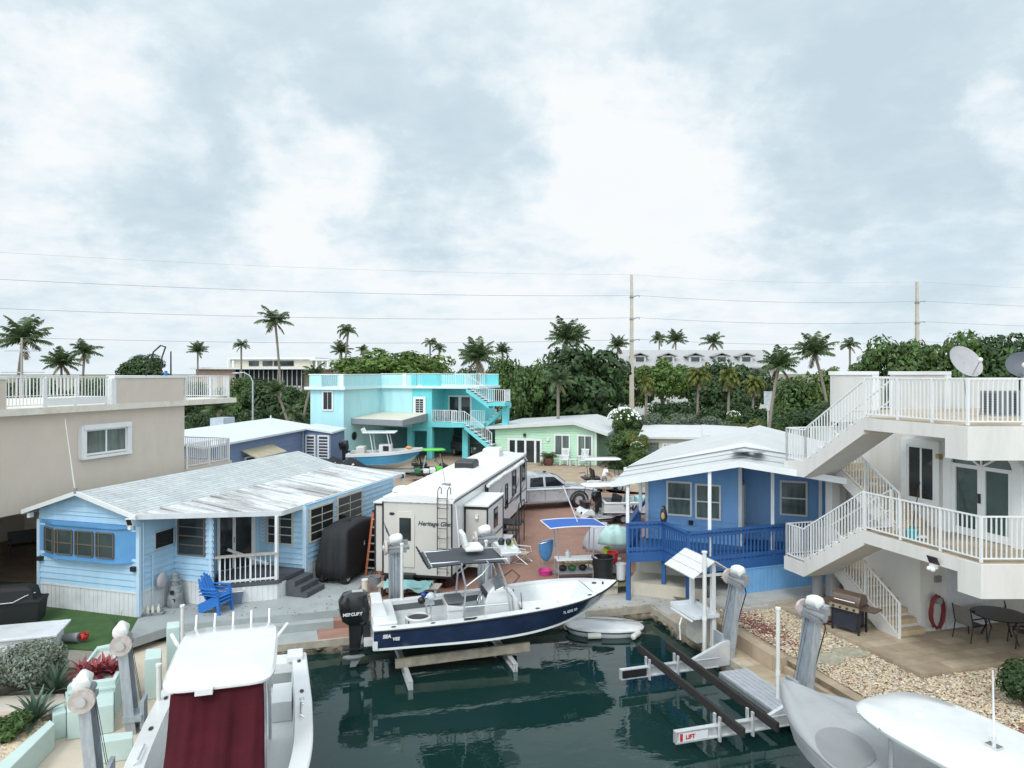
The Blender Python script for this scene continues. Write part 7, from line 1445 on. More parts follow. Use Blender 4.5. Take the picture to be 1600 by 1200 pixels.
bucket('bucket', 'dark grey bucket at the foot of the orange ladder', 586, 920, .21, .42, GREY); x, y = at(570, 928, 0); t = thing('pipe_post', 'short cream pipe post on the terracotta edge', 'post', (x, y, 0)); m = MB(); m.tube([(0, 0, -.1), (0, 0, .46)], .105, 14); m.build('post', mat('cream pipe', (.62, .57, .47), .5, .08, 3), t, smooth=True); m = MB(); m.tube([(0, 0, .46), (0, 0, .5)], .115, 14); m.build('cap', WHITE, t)
# clutter behind the navy boat
r_ = random.Random(12); x, y = at(640, 916, .35); t = thing('work_bench', 'low bench heaped with a teal tarpaulin behind the navy boat', 'bench', (x, y, 0), -8)
m = MB(); m.box(-1.05, 1.05, -.3, .3, .36, .4); m.build('top', WOOD, t)
for sx in (-.95, .95): m = MB(); m.box(sx - .04, sx + .04, -.28, .28, 0, .36); m.build('leg', WOOD, t)
m = MB(); rows = [[(-.8 + i * .12, -.34 + j * .085, .42 + .09 * math.sin(i * 1.1 + j) * math.sin(j * .8 + 1) + .05 + (-.16 if j in (0, 8) else 0)) for j in range(9)] for i in range(14)]; m.loft(rows, cap=False, ring_closed=False); o = m.build('tarpaulin', mat('teal tarpaulin', (.22, .42, .42), .55, .15, 4), None, smooth='all', recalc=False); o.location = (x, y, 0); o.rotation_euler = (0, 0, R(-8)); tag(o, 'crumpled teal tarpaulin lying on the low bench', 'tarpaulin')
for i, (px, py, c, nm, lb) in enumerate(((612, 914, (.03, .03, .035), 'storage_crate', 'black storage crate behind the stern of the navy boat'), (668, 918, (.26, .14, .05), 'storage_crate', 'orange-brown crate under the camper bumper'), (700, 916, (.06, .02, .02), 'storage_crate', 'dark red crate at the right rear corner of the camper'))):
    x, y = at(px, py, 0); t = thing(nm, lb, 'crate', (x, y, 0), 20 * i); m = MB(); m.loft([[(sx * a, sy * b, z) for sx, sy in ((-1, -1), (1, -1), (1, 1), (-1, 1))] for a, b, z in ((.2, .14, 0), (.25, .18, .28), (.23, .16, .28), (.19, .13, .05))]); m.build('box', mat('crate %d' % i, c, .5, .15, 4), t, bevel=.01); m = MB(); m.box(-.26, .26, -.19, .19, .285, .31); m.build('lid', mat('crate %d' % i, c, .5), t, bevel=.008)
m = MB(); x, y = at(640, 926, 0); m.tube([(1.0 * math.sin(i * .5) * (1 - i / 50) + i * .02, .25 * math.cos(i * .5), .02 + .002 * i) for i in range(40)], .018, 5); o = m.build('garden_hose', BLACK); o.location = (x, y, 0); tag(o, 'black hose coiled on the terracotta behind the navy boat', 'hose')
x, y = at(792, 880, 0); t = thing('cabinet', 'white cabinet standing against the camper slide-out', 'cabinet', (x - .1, y + .2, 0), -11); m = MB(); m.box(-.28, .28, -.3, .3, 0, .98); m.build('body', WHITE, t, bevel=.01); m = MB(); m.box(-.3, .3, -.32, .32, .985, 1.02); m.build('top', WHITE, t)
def lawn_chair():
    x, y = at(817, 879, 0); t = thing('folding_chair', 'beige webbed folding lawn chair on the terracotta yard', 'chair', (x, y, 0), -25); BG = mat('beige webbing', (.46, .41, .33), .8, .15, 12)
    m = MB(); m.box(-.24, .24, -.22, .22, .37, .40); m.build('seat', BG, t); m = MB(); m.add([(-.26, .22, .40), (-.26, -.24, .40), (-.50, -.24, .86), (-.50, .22, .86), (-.28, .22, .38), (-.28, -.24, .38), (-.52, -.24, .84), (-.52, .22, .84)], [(0, 1, 2, 3), (7, 6, 5, 4), (0, 4, 5, 1), (2, 6, 7, 3), (1, 5, 6, 2), (0, 3, 7, 4)]); m.build('backrest', BG, t)
    for s in (-.26, .25):
        m = MB(); m.tube([(-.5, s, .88), (-.26, s, .38), (.3, s, .02)], .014, 6); m.tube([(.26, s, .38), (-.32, s, .02)], .014, 6); m.tube([(-.34, s, .02), (.34, s, .02)], .014, 6); m.build('leg', ALU, t); m = MB(); m.beam((-.38, s, .60), (.24, s, .60), .045, .025); m.tube([(.22, s, .6), (.26, s, .38)], .012, 5); m.build('armrest', WHITE, t)
lawn_chair()
def station():
    x, y = at(898, 902, 0); t = thing('canopy_cart', 'fish cleaning cart under a bright blue canopy with white frame', 'cart', (x, y, 0), 8)
    BC = mat('blue canvas', (.012, .10, .42), .6, .06, 2); m = MB(); rows = [[(xx, yy, 1.98 - .05 * (xx / 1.05) ** 2 - .06 * yy) for yy in (-.75, -.3, .2, .7, 1.25)] for xx in [-1.05 + i * .21 for i in range(11)]]
    m.loft(rows, cap=False, ring_closed=False); c = m.build('canopy', BC, t, recalc=False); m = MB(); P = [Vector(p) for p in rows[0]] + [Vector(r[-1]) for r in rows[1:-1]] + [Vector(p) for p in rows[-1][::-1]] + [Vector(r[0]) for r in rows[1:-1]][::-1]; m.tube(P, .022, 6, closed=True); m.build('hem', WHITE, c)
    m = MB(); m.box(-.75, .75, -.42, .12, .72, .77); m.build('table_top', mat('white cutting board', (.66, .67, .66), .4, .1, 3, stain=(.4, .4, .38), samt=.5), t)
    for px_ in (-.68, .6):
        for py_ in (-.36, .30): m = MB(); m.tube([(px_, py_, 0), (px_, py_, .74), (px_ * 1.05, py_, 1.86)], .02, 6); m.build('post', ALU, t)
    m = MB(); m.box(-.7, .7, -.34, .28, .22, .25); m.build('shelf', GREY, t)
    m = MB(); m.lathe([(.09, .77), (.09, .95), (.04, 1.0), (.04, 1.06)], (-.3, -.15, 0), 10); m.build('jug', mat('clear jug', (.45, .5, .52), .2, .1, 4), t, smooth=True); m = MB(); m.tube([(.2, .3, 1.9), (-.35, .4, 3.3)], .022, 6); m.build('antenna', WHITE, t)
    for i, (a, c) in enumerate(((-.45, BLACK), (-.1, mat('green jar', (.03, .15, .05), .4)), (.3, BLACK))): m = MB(); m.ell((a, 0, .36), (.16, .13, .12), 9, 6); m.build('gear_bag', c, t, smooth=True)
station()
m = MB(); t = None; x, y = at(853, 884, 0); t = thing('landing_net', 'blue landing net standing open beside the canopy cart', 'net', (x, y, 0), 10); NET = mat('blue net', (.08, .26, .52), .7, .3, 30)
m.loft([[(.30 * s * math.cos(a), .12 * s * math.sin(a), z + (.08 * math.cos(a) if z > .7 else 0)) for a in [i * .393 for i in range(16)]] for s, z in ((1, .95), (.9, .6), (.7, .35), (.3, .2), (.05, .16))], cap=False); m.build('net', NET, t, recalc=False); m = MB(); m.tube([(.3 * math.cos(a), .12 * math.sin(a), .95 + .08 * math.cos(a)) for a in [i * .393 for i in range(16)]], .014, 5, closed=True); m.tube([(-.3, 0, .87), (-.2, .1, 0)], .014, 5); m.build('hoop', ALU, t)
bucket('wash_tub', 'pink plastic wash tub beside the canopy cart', 852, 898, .26, .17, mat('pink plastic', (.55, .05, .24), .4, .08, 4), handle=False, cat='tub'); bucket('wash_tub', 'tall black tub right of the canopy cart', 942, 905, .40, .80, BLACK, handle=False, cat='tub')
bucket('bucket', 'red bucket standing on the white cooler behind the black tub', 957, 880, .21, .4, mat('red plastic', (.50, .025, .02), .4, .06, 4), z=.45); bucket('bucket', 'white bucket right of the black tub', 970, 905, .18, .55, WHITE); bucket('bucket', 'white bucket behind the black tub, nearest the porch', 962, 894, .19, .5, WHITE)
x, y = at(944, 892, 0); t = thing('cooler', 'white cooler box behind the black tub', 'cooler', (x + .1, y + .25, 0), 12); m = MB(); m.box(-.45, .35, -.24, .24, 0, .40); m.build('body', WHITE, t, bevel=.03); m = MB(); m.box(-.47, .37, -.26, .26, .405, .45); m.build('lid', WHITE, t, bevel=.02)
def pallet(px, py, label):
    x, y = at(px, py, 0); t = thing('pallet', label, 'pallet', (x, y, 0), 15); PW = mat('tan pallet wood', (.42, .32, .2), .8, .2, 4)
    for i in range(7): m = MB(); m.box(-.6 + i * .18, -.6 + i * .18 + .13, -.5, .5, .10, .125); m.build('slat', PW, t)
    for i in range(3): m = MB(); m.box(-.62, .62, -.5 + i * .45, -.42 + i * .45, 0, .098); m.build('bearer', PW, t)
pallet(900, 878, 'tan slatted pallet lying behind the canopy cart')
def tarp_heap(px, py, w, d, h, m_, label, seed, z=0.0, name='tarp_covered_pile'):
    x, y = at(px, py, z); r = random.Random(seed); mb = MB(); rows = []; ph = [r.uniform(0, 6) for _ in range(6)]
    for i in range(12):
        f = i / 11; e = f * math.pi / 2 * .98; rows.append([(w / 2 * math.cos(e) ** .6 * (1 + .09 * math.sin(3 * a + ph[0]) + .07 * math.sin(8 * a + ph[1]) * (1 - f)) * math.cos(a), d / 2 * math.cos(e) ** .6 * (1 + .07 * math.sin(4 * a + ph[2]) + .05 * math.sin(8 * a + ph[3]) * (1 - f)) * math.sin(a), h * math.sin(e) ** .8 * (1 + .10 * math.sin(2 * a + ph[4]) + .07 * math.sin(5 * a + ph[5] + f * 3) + .05 * math.sin(11 * a - f * 4))) for a in [j * 2 * math.pi / 36 for j in range(36)]])
    mb.loft(rows); o = mb.build(name, m_, None, smooth='all'); o.location = (x, y, z); return tag(o, label, 'covered pile')
tarp_heap(952, 858, 2.3, 1.5, .95, mat('lavender grey cover', (.40, .40, .44), .7, .1, 3), 'bulky pile under a crumpled lavender grey cover by the blue porch', 3)
tarp_heap(962, 848, 1.35, 1.1, .62, mat('mint cover', (.46, .66, .62), .55, .08, 3), 'mint green cover bundled on top of the lavender grey pile', 5, .72)
tarp_heap(948, 865, .4, .3, .25, mat('lime', (.5, .6, .05), .5), 'small lime yellow float tucked under the mint cover', 8, .3, 'float')

# ============================================================ VEHICLES
def wheels(t, pts, r, w=.24, rim=ALU):
    for x, y, s in pts:
        m = MB(); m.tube([(x, y - w / 2, r), (x, y - w / 2 + .03, r), (x, y + w / 2 - .03, r), (x, y + w / 2, r)], [r * .9, r, r, r * .9], 22); o = m.build('wheel', RUBBER, t, smooth=True); m = MB(); yo = y + s * w / 2
        m.tube([(x, yo - s * .02, r), (x, yo + s * .012, r)], [r * .62, r * .58], 18)
        for k in range(5): a = k * 1.257; m.beam((x, yo + s * .02, r), (x + r * .55 * math.cos(a), yo + s * .02, r + r * .55 * math.sin(a)), .05, .03, up=(0, 1, 0))
        m.build('rim', rim, o)
def pickup():
    f = Fr((0, 0), 17); q = at(905, 793, 0); w = f.w(4.8, -.98); x, y = q[0] - w[0], q[1] - w[1]
    t = thing('pickup_truck', 'silver four-door pickup truck parked in front of the camper', 'pickup truck', (x, y, 0), 17)
    SIL = mat('silver car paint', (.52, .53, .55), .28, .04, 1, metal=.35, coat=.6); hw = .98
    prof = [(0, .62), (0, 1.18), (1.75, 1.20), (4.05, 1.18), (4.4, 1.18), (5.3, 1.12), (5.75, 1.02), (5.86, .9), (5.86, .5), (5.3, .42), (.3, .42)]
    def ring(yy, ins, dz=0): return [(px_ + (ins if px_ < 1 else -ins if px_ > 5 else 0), yy, z + (dz if z > 1.0 else 0)) for px_, z in prof]
    m = MB(); m.loft([ring(-hw + .06, .06, -.05), ring(-hw, .01, -.10), ring(-hw + .0, 0, -.12), ring(-hw + .10, 0, 0), ring(0, -.02, .05), ring(hw - .10, 0, 0), ring(hw, 0, -.12), ring(hw - .06, .06, -.05)]); m.build('body', SIL, t, smooth=True)
    cab = [(1.72, 1.18, hw - .06), (1.82, 1.80, hw - .20), (2.1, 1.90, hw - .24), (3.2, 1.89, hw - .24), (3.55, 1.80, hw - .22), (4.35, 1.18, hw - .08)]
    m = MB(); m.loft([[(a, -w_, z), (a, w_, z)] for a, z, w_ in cab], cap=False, ring_closed=False)
    for s in (-1, 1): m.poly([(a, s * w_, z) for a, z, w_ in cab])
    m.build('cab', SIL, t, smooth=True)
    def sidepoly(pts, s, nm, mm, off=.012): m = MB(); m.poly([(a, s * (hw - .06 - (z - 1.18) / .62 * .14 + off), z) for a, z in pts]); return m.build(nm, mm, t, recalc=False)
    TINT = mat('tinted glass', (.012, .014, .018), .05, 0, spec=.7)
    for s in (-1, 1):
        sidepoly([(1.95, 1.25), (2.0, 1.72), (2.72, 1.76), (2.74, 1.25)], s, 'rear_window', TINT); sidepoly([(2.86, 1.25), (2.86, 1.76), (3.38, 1.74), (4.0, 1.25)], s, 'front_window', TINT)
        for dx in (1.85, 2.80, 4.1): m = MB(); m.box(dx, dx + .012, s * hw - .004, s * hw + .004, .5, 1.06); m.build('door_seam', BLACK, t)
        for dx in (2.62, 3.75): m = MB(); m.box(dx - .14, dx + .02, s * (hw + .012) - .012, s * (hw + .012) + .012, .98, 1.02); m.build('door_handle', SIL, t)
        m = MB(); m.box(1.5, 4.1, s * (hw + .06) - .07, s * (hw + .06) + .07, .38, .44); m.build('running_board', STEEL, t); m = MB(); m.cbox((3.95, s * (hw + .14), 1.34), (.14, .24, .22)); m.build('wing_mirror', SIL, t, bevel=.03)
        for wx in (1.2, 4.8):
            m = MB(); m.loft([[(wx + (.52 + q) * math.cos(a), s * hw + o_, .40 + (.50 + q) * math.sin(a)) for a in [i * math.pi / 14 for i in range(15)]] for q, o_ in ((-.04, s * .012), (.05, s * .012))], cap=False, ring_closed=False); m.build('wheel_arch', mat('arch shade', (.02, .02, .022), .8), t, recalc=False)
    m = MB(); m.loft([[(3.60, -.70, 1.79), (3.60, .70, 1.79)], [(4.32, -.84, 1.215), (4.32, .84, 1.215)]], cap=False, ring_closed=False); o = m.build('windscreen', TINT, t, recalc=False); o.location = (.012, 0, .012)
    m = MB(); m.box(5.87, 5.9, -.7, .7, .62, .9); m.build('grille', BLACK, t)
    for s in (-1, 1): m = MB(); m.box(5.7, 5.89, s * .82 - .13, s * .82 + .13, .75, .95); m.build('headlight', mat('lamp glass', (.6, .62, .65), .1), t); m = MB(); m.box(-.01, .02, s * .9 - .06, s * .9 + .06, .8, 1.1); m.build('tail_light', mat('red lens', (.25, .02, .02), .25), t)
    m = MB(); m.box(5.8, 6.0, -.95, .95, .42, .6); m.build('bumper', STEEL, t, bevel=.03); m = MB(); m.ell((3.1, 0, 1.93), (.12, .05, .05), 8, 4); m.build('roof_fin', BLACK, t)
    m = MB(); m.box(.06, 1.7, -.8, .8, 1.19, 1.215); m.build('bed_cover', BLACK, t)
    wheels(t, [(1.2, -.86, -1), (4.8, -.86, -1), (1.2, .86, 1), (4.8, .86, 1)], .40)
pickup()
def suv():
    x, y = E_.w(5.9, 10.5); t = thing('parked_suv', 'grey off-road car parked in the turquoise carport', 'car', (x, y, 0), -60); GC = mat('grey car paint', (.13, .135, .14), .3, .05, 1, metal=.4, coat=.5)
    m = MB(); m.loft([[(a, -w_, z) for a, z in ((0, .5), (0, 1.15), (4.2, 1.1), (4.3, .5))] for w_ in (-.9, .9)]); m.build('body', GC, t, bevel=.06); m = MB(); m.loft([[(.1, -s, 1.15), (.2, -s * .9, 1.82), (2.6, -s * .9, 1.82), (3.0, -s, 1.12)] for s in (-.85, .85)]); m.build('cabin', GC, t, bevel=.04); m = MB()
    for s in (-1, 1): m.box(.4, 1.3, s * .83 - .02, s * .83 + .02, 1.25, 1.7); m.box(1.4, 2.4, s * .83 - .02, s * .83 + .02, 1.25, 1.7)
    m.box(.08, .12, -.7, .7, 1.25, 1.7); m.build('window', GLASS, t); wheels(t, [(.8, -.82, -1), (3.4, -.82, -1), (.8, .82, 1), (3.4, .82, 1)], .38)
    for s in (-1, 1): m = MB(); m.ell((4.31, s * .6, .92), (.04, .12, .12), 10, 6); m.build('headlight', mat('lamp glass', (.6, .62, .65), .1), t)
suv()
def golf_cart(name, label, X, Y, rz, body, roof, seat=BLACK, rear_seat=True, basket=False, rz_h=1.86):
    t = thing(name, label, 'golf cart', (X, Y, 0), rz, 'golf carts')          # local +x forwards
    m = MB(); m.loft([[(a, s * .56, z) for a, z in ((-1.15, .42), (-1.2, .72), (-.25, .74), (-.2, .38), (.55, .36), (.75, .78), (1.05, .80), (1.32, .62), (1.34, .36))] for s in (-1, 1)]); m.build('body', body, t, bevel=.05)
    m = MB(); m.box(-1.15, 1.2, -.5, .5, .24, .37); m.build('chassis', BLACK, t); m = MB(); m.box(-.75, -.22, -.54, .54, .75, .88); st = m.build('seat', seat, t, bevel=.04); m = MB(); m.cbox((-.72, 0, 1.15), (.10, 1.04, .5), (0, -10, 0)); m.build('backrest', seat, st, bevel=.03)
    if rear_seat: m = MB(); m.box(-1.35, -.9, -.5, .5, .75, .86); s2 = m.build('rear_seat', seat, t, bevel=.03); m = MB(); m.tube([(-1.0, -.56, .86), (-1.05, -.56, 1.1), (-1.4, -.56, 1.05)], .02, 6); m.tube([(-1.0, .56, .86), (-1.05, .56, 1.1), (-1.4, .56, 1.05)], .02, 6); m.build('armrest', BLACK, s2)
    m = MB(); ring = lambda s, z: [(-.1 + 1.2 * s * math.copysign(abs(math.cos(a)) ** .4, math.cos(a)), .62 * s * math.copysign(abs(math.sin(a)) ** .4, math.sin(a)), z) for a in [2 * math.pi * i / 28 for i in range(28)]]
    m.loft([ring(.97, rz_h - .06), ring(1, rz_h - .03), ring(1, rz_h), ring(.9, rz_h + .05), ring(.05, rz_h + .07)]); m.build('roof', roof, t, smooth=True)
    for s in (-.52, .52):
        m = MB(); m.tube([(.95, s, .78), (.72, s, rz_h - .03)], .018, 6); m.build('front_strut', BLACK, t); m = MB(); m.tube([(-.85, s, .74), (-1.0, s, rz_h - .03)], .018, 6); m.build('rear_strut', BLACK, t)
    m = MB(); c0 = Vector((.42, .25, 1.06)); m.tube([c0 + Vector((.08 * math.sin(a), .17 * math.cos(a), .14 * math.sin(a))) for a in [i * .5236 for i in range(12)]], .014, 6, closed=True); m.tube([c0, (.66, .25, .74)], .018, 6); m.build('steering_wheel', BLACK, t)
    for s in (-1, 1): m = MB(); m.ell((1.30, s * .4, .62), (.05, .1, .07), 10, 6); m.build('headlight', mat('dark lamp', (.05, .05, .055), .15), t)
    if basket: m = MB(); m.loft([[(1.0 + q, s * .42, z) for q, z in ((-.12, 1.12), (.12, 1.12), (.08, .82), (-.08, .82))] for s in (-1, 1)]); m.build('front_basket', BLACK, t); m = MB(); m.loft([[(.97, -.52, .8), (.97, .52, .8)], [(.76, -.52, 1.75), (.76, .52, 1.75)]], cap=False, ring_closed=False); m.build('windscreen_frame', mat('smoked acrylic', (.12, .14, .15), .1), t, recalc=False) if 0 else None
    wheels(t, [(-.85, -.48, -1), (.92, -.48, -1), (-.85, .48, 1), (.92, .48, 1)], .24, .2); return t
WB = mat('white cart plastic', (.74, .75, .75), .25, .03, 2, coat=.3)
x, y = at(935, 820, 0); cg = golf_cart('golf_cart', 'white golf cart with black front basket between the pickup and the blue porch', x + .3, y + .5, 195, WB, WB, BLACK, True, True, 1.92); text(cg, '34', .2, BLACK, (.25, .585, .5), (-1, 0, 0), (0, 0, 1), bold=.006)
GCX, GCY = (940 - 800) / F * 45.2, 45.2
golf_cart('golf_cart', 'white-roofed golf cart with the man standing beside it', GCX + .1, GCY, 8, WB, WB, BLACK, True, False, 2.02)
x, y = E_.w(6.3, 3.2); cgreen = golf_cart('golf_cart', 'golf cart with bright green roof before the turquoise carport', (672 - 800) / F * 52, 52, 10, BLACK, mat('lime green roof', (.10, .52, .05), .35, .05, 2), BLACK)
x0_, y0_ = (668 - 800) / F * 49.5, 49.5; t = thing('bike_trailer', 'low black trailer loaded with green and white gear beside the green-roofed cart', 'trailer', (x0_, y0_, 0), 10); m = MB(); m.box(-1.2, 1.2, -.5, .5, .42, .5); m.build('bed', BLACK, t); wheels(t, [(0, -.55, -1), (0, .55, 1)], .28, .16)
for a, c in ((-.7, mat('green jar', (.03, .15, .05), .4)), (-.1, WHITE), (.35, WHITE), (.8, mat('lime green roof', (.1, .52, .05)))): m = MB(); m.box(a - .2, a + .2, -.35, .35, .505, .5 + .35 + .1 * math.sin(a * 9)); m.build('cargo', c, t, bevel=.04)
# skiff on the trailer right of the carts
x, y = at(975, 800, 0); t = thing('skiff', 'white skiff with black lettering on a trailer behind the white golf cart', 'boat', ((940 - 800) / F * 35.5, 35.5, 0), 3)
hull(t, 4.6, 1.7, .45, .62, 1.12, 1.2, .75, WB, WB, WB, w=.14, deck_from=.8, name='hull'); text(t, 'THA', .36, BLACK, (.95, -.86, .76), (1, 0, 0), (0, -.05, 1), bold=.016); m = MB(); m.box(-.2, 4.6, -.1, .1, .36, .44); m.box(1.2, 1.3, -.9, .9, .3, .4); tr = m.build('trailer_frame', GALV, t); wheels(t, [(2.9, -.92, -1), (2.9, .92, 1)], .32, .18)
m = MB(); m.box(1.7, 2.5, -.35, .35, .76, 1.3); m.build('seat_box', mat('aqua cushion', (.30, .60, .58), .5, .08, 3), t, bevel=.03); outboard(t, -.2, 0, 1.05, s=.7)
# boat, jet skis near the turquoise house
def trailer_boat():
    t = thing('trailer_boat', 'sky blue centre console boat on a trailer before the turquoise house', 'boat', ((545 - 800) / F * 51, 51.0, 0), 2); SKB = mat('sky blue gelcoat', (.06, .27, .44), .2, .05, 2, coat=.4)
    hull(t, 5.3, 2.2, .62, .98, 1.74, 2.06, 1.2, SKB, SKB, mat('white hull bottom', (.66, .66, .62), .35, .06, 2), w=.2, deck_from=.82)
    m = MB()
    hb = lambda s: 1.1 * (.94 + .06 * min(1, s / .3)) * (1 - max(0, (s - .42) / .58) ** 2.4)
    for sg in (-1, 1): m.loft([[(s * 5.3, sg * (hb(s) + .03), 1.74 + .32 * s ** 1.8 + .05), (s * 5.3 - .03, sg * (hb(s) + .025), 1.74 + .32 * s ** 1.8 - .20)] for s in [i / 24 for i in range(25)]], cap=False, ring_closed=False)
    m.build('white_band', WHITE_GLOSS, t, recalc=False)
    m = MB(); m.loft([[(2.2, -.4, z), (3.1, -.4, z), (3.1, .4, z), (2.2, .4, z)] for z in (1.2, 2.35)]); co = m.build('console', WHITE_GLOSS, t, bevel=.04); m = MB(); m.box(2.5, 2.9, -.43, -.41, 1.9, 2.25); m.build('console_panel', BLACK, co)
    m = MB(); m.box(1.1, 3.4, -.85, .85, 3.18, 3.26); tt = m.build('t_top', WHITE_GLOSS, t, bevel=.03); m = MB()
    for a, b in ((1.9, 1.6), (3.2, 2.8)):
        for s in (-.6, .6): m.tube([(a, s, 1.3), (b, s * 1.05, 3.18)], .035, 6)
    for i in range(5): m.tube([(1.12, -.7 + i * .35, 3.2), (.98, -.7 + i * .35, 3.5)], .03, 6)
    m.build('t_top_frame', WHITE, tt); outboard(t, -.3, 0, 1.95, s=.95); m = MB(); m.box(.6, 1.2, -.5, .5, 1.2, 2.2); m.build('seat', mat('pale cushion', (.55, .54, .5), .6), t, bevel=.05)
    m = MB(); m.ell((4.3, -.1, 2.1), (.25, .2, .12), 10, 6); m.build('orange_float', mat('orange float', (.6, .25, .06), .5), t)
    m = MB(); m.box(-.1, 5.2, -.6, -.5, .45, .55); m.box(-.1, 5.2, .5, .6, .45, .55); m.box(5.0, 7.0, -.05, .05, .45, .55); m.beam((5.3, 0, .5), (5.5, 0, 1.5), .08); m.build('trailer_frame', GALV, t); wheels(t, [(1.6, -1.0, -1), (1.6, 1.0, 1)], .33, .2)
trailer_boat()
for i, (px, lb) in enumerate(((512, 'jet ski under a black cover, left of the sky blue boat'), (543, 'jet ski under a black cover, close to the sky blue boat'))):
    t = thing('covered_jet_ski', lb, 'jet ski', ((px - 800) / F * 48, 48 - i * .6, 0), 12, 'covered jet skis'); m = MB()
    m.loft([[(a, w_ * math.cos(q), z0 + (z1 - z0) * max(0, math.sin(q))) for q in [j * math.pi / 10 for j in range(11)]] + [(a, -w_, z0 - .35), (a, w_, z0 - .35)] for a, w_, z0, z1 in ((-1.4, .4, .9, 1.15), (-.9, .5, .9, 1.45), (-.2, .55, .9, 1.5), (.3, .55, .9, 1.85), (.7, .5, .95, 1.7), (1.3, .35, 1.0, 1.3), (1.7, .1, 1.05, 1.15))]); c = m.build('cover', mat('black cover fabric', (.012, .012, .014), .75), t, smooth=True)
    m = MB(); m.poly([(-.9, -.56, 1.0), (-.2, -.575, 1.02), (-.2, -.575, 1.1), (-.9, -.56, 1.08)]); m.poly([(.35, -.53, 1.3), (.6, -.5, 1.4), (.5, -.5, 1.5)]); m.build('white_print', WHITE, c, recalc=False); m = MB(); m.box(-1.2, 1.3, -.3, .3, .3, .5); m.build('cradle', GALV, t)

# ============================================================ PERSON
def person():
    X, Y = (944 - 800) / F * 44.3, 44.3; t = thing('person', 'man in white T-shirt and grey shorts standing beside the white-roofed golf cart', 'person', (X, Y, 0), 12)
    SK = mat('skin', (.30, .17, .11), .55, .05, 5)
    def skin(name, joints, edges, m_, root=0):
        me = bpy.data.meshes.new(name); me.from_pydata([j[0] for j in joints], edges, []); me.materials.append(m_); o = bpy.data.objects.new(name, me); COL.objects.link(o); o.parent = t
        md = o.modifiers.new('skin', 'SKIN'); md.use_smooth_shade = True
        lay = me.skin_vertices[0].data if len(me.skin_vertices) else None
        if lay is None:
            bm = bmesh.new(); bm.from_mesh(me); bm.verts.layers.skin.verify(); bm.to_mesh(me); bm.free(); lay = me.skin_vertices[0].data
        for i, j in enumerate(joints): lay[i].radius = j[1] if isinstance(j[1], tuple) else (j[1], j[1]); lay[i].use_root = i == root
        s = o.modifiers.new('sub', 'SUBSURF'); s.levels = 1; s.render_levels = 2; return o
    # facing +x, leaning a little forward over the cart seat
    J = [((0, 0, .93), (.13, .15)), ((.03, 0, 1.15), (.12, .15)), ((.09, 0, 1.38), (.12, .17)), ((.13, 0, 1.5), (.055, .06)), ((.16, 0, 1.58), (.07, .07)), ((.19, 0, 1.69), (.085, .08)),
         ((-.02, .1, .88), .09), ((.03, .11, .5), .06), ((-.03, .12, .08), .042), ((.12, .13, .04), .035), ((-.02, -.1, .88), .09), ((.10, -.11, .5), .06), ((.02, -.12, .08), .042), ((.17, -.13, .04), .035),
         ((.1, .2, 1.42), .06), ((.2, .25, 1.17), .045), ((.42, .2, 1.14), .033), ((.50, .18, 1.14), .03), ((.1, -.2, 1.42), .06), ((.18, -.26, 1.16), .045), ((.38, -.22, 1.07), .033), ((.46, -.2, 1.06), .03)]
    E2 = [(0, 1), (1, 2), (2, 3), (3, 4), (4, 5), (0, 6), (6, 7), (7, 8), (8, 9), (0, 10), (10, 11), (11, 12), (12, 13), (2, 14), (14, 15), (15, 16), (16, 17), (2, 18), (18, 19), (19, 20), (20, 21)]
    for (bx, by, bz) in ((.50, .18, 1.14), (.46, -.2, 1.06)):
        p = 17 if by > 0 else 21
        for k in range(4): J.append(((bx + .07, by - .027 + k * .018, bz - .01 + .004 * k), .009)); J.append(((bx + .09, by - .027 + k * .018, bz - .045), .008)); E2 += [(p, len(J) - 2), (len(J) - 2, len(J) - 1)]
        J.append(((bx + .03, by + .045 * (-1 if by > 0 else 1), bz - .005), .010)); E2.append((p, len(J) - 1))
    skin('body', J, E2, SK)
    skin('shirt', [((0, 0, .93), (.165, .185)), ((.03, 0, 1.15), (.155, .185)), ((.09, 0, 1.38), (.145, .19)), ((.125, 0, 1.475), (.085, .09)), ((.1, .2, 1.42), .085), ((.15, .225, 1.27), .075), ((.1, -.2, 1.42), .085), ((.15, -.235, 1.27), .075)], [(0, 1), (1, 2), (2, 3), (2, 4), (4, 5), (2, 6), (6, 7)], mat('white cotton', (.76, .77, .78), .8, .04, 4))
    skin('shorts', [((0, 0, .92), (.16, .18)), ((-.02, .1, .84), .115), ((.01, .11, .52), .10), ((-.02, -.1, .84), .115), ((.07, -.11, .52), .10)], [(0, 1), (1, 2), (0, 3), (3, 4)], mat('grey shorts', (.36, .37, .38), .8, .08, 4))
    m = MB(); m.ell((.175, 0, 1.72), (.10, .088, .10), 12, 8, z0=-.1); m.ell((.14, 0, 1.67), (.085, .086, .1), 10, 6); m.build('hair', mat('dark hair', (.015, .012, .01), .6), t, smooth=True)
    m = MB(); m.ell((.285, 0, 1.67), (.022, .014, .02), 6, 4); m.ell((.2, .085, 1.67), (.02, .012, .03), 6, 4); m.ell((.2, -.085, 1.67), (.02, .012, .03), 6, 4); m.build('nose_and_ears', SK, t, smooth=True)
    m = MB(); m.ell((.272, .03, 1.69), (.008, .012, .006), 6, 4); m.ell((.272, -.03, 1.69), (.008, .012, .006), 6, 4); m.box(.265, .275, -.022, .022, 1.628, 1.634); m.build('eyes_and_mouth', mat('dark hair', (.015, .012, .01)), t)
    for s in (.13, -.13): m = MB(); m.ell((.09 if s > 0 else .14, s, .04), (.14, .05, .05), 10, 6); m.build('shoe', mat('grey shoe', (.2, .2, .2), .7), t, smooth=True)
person()

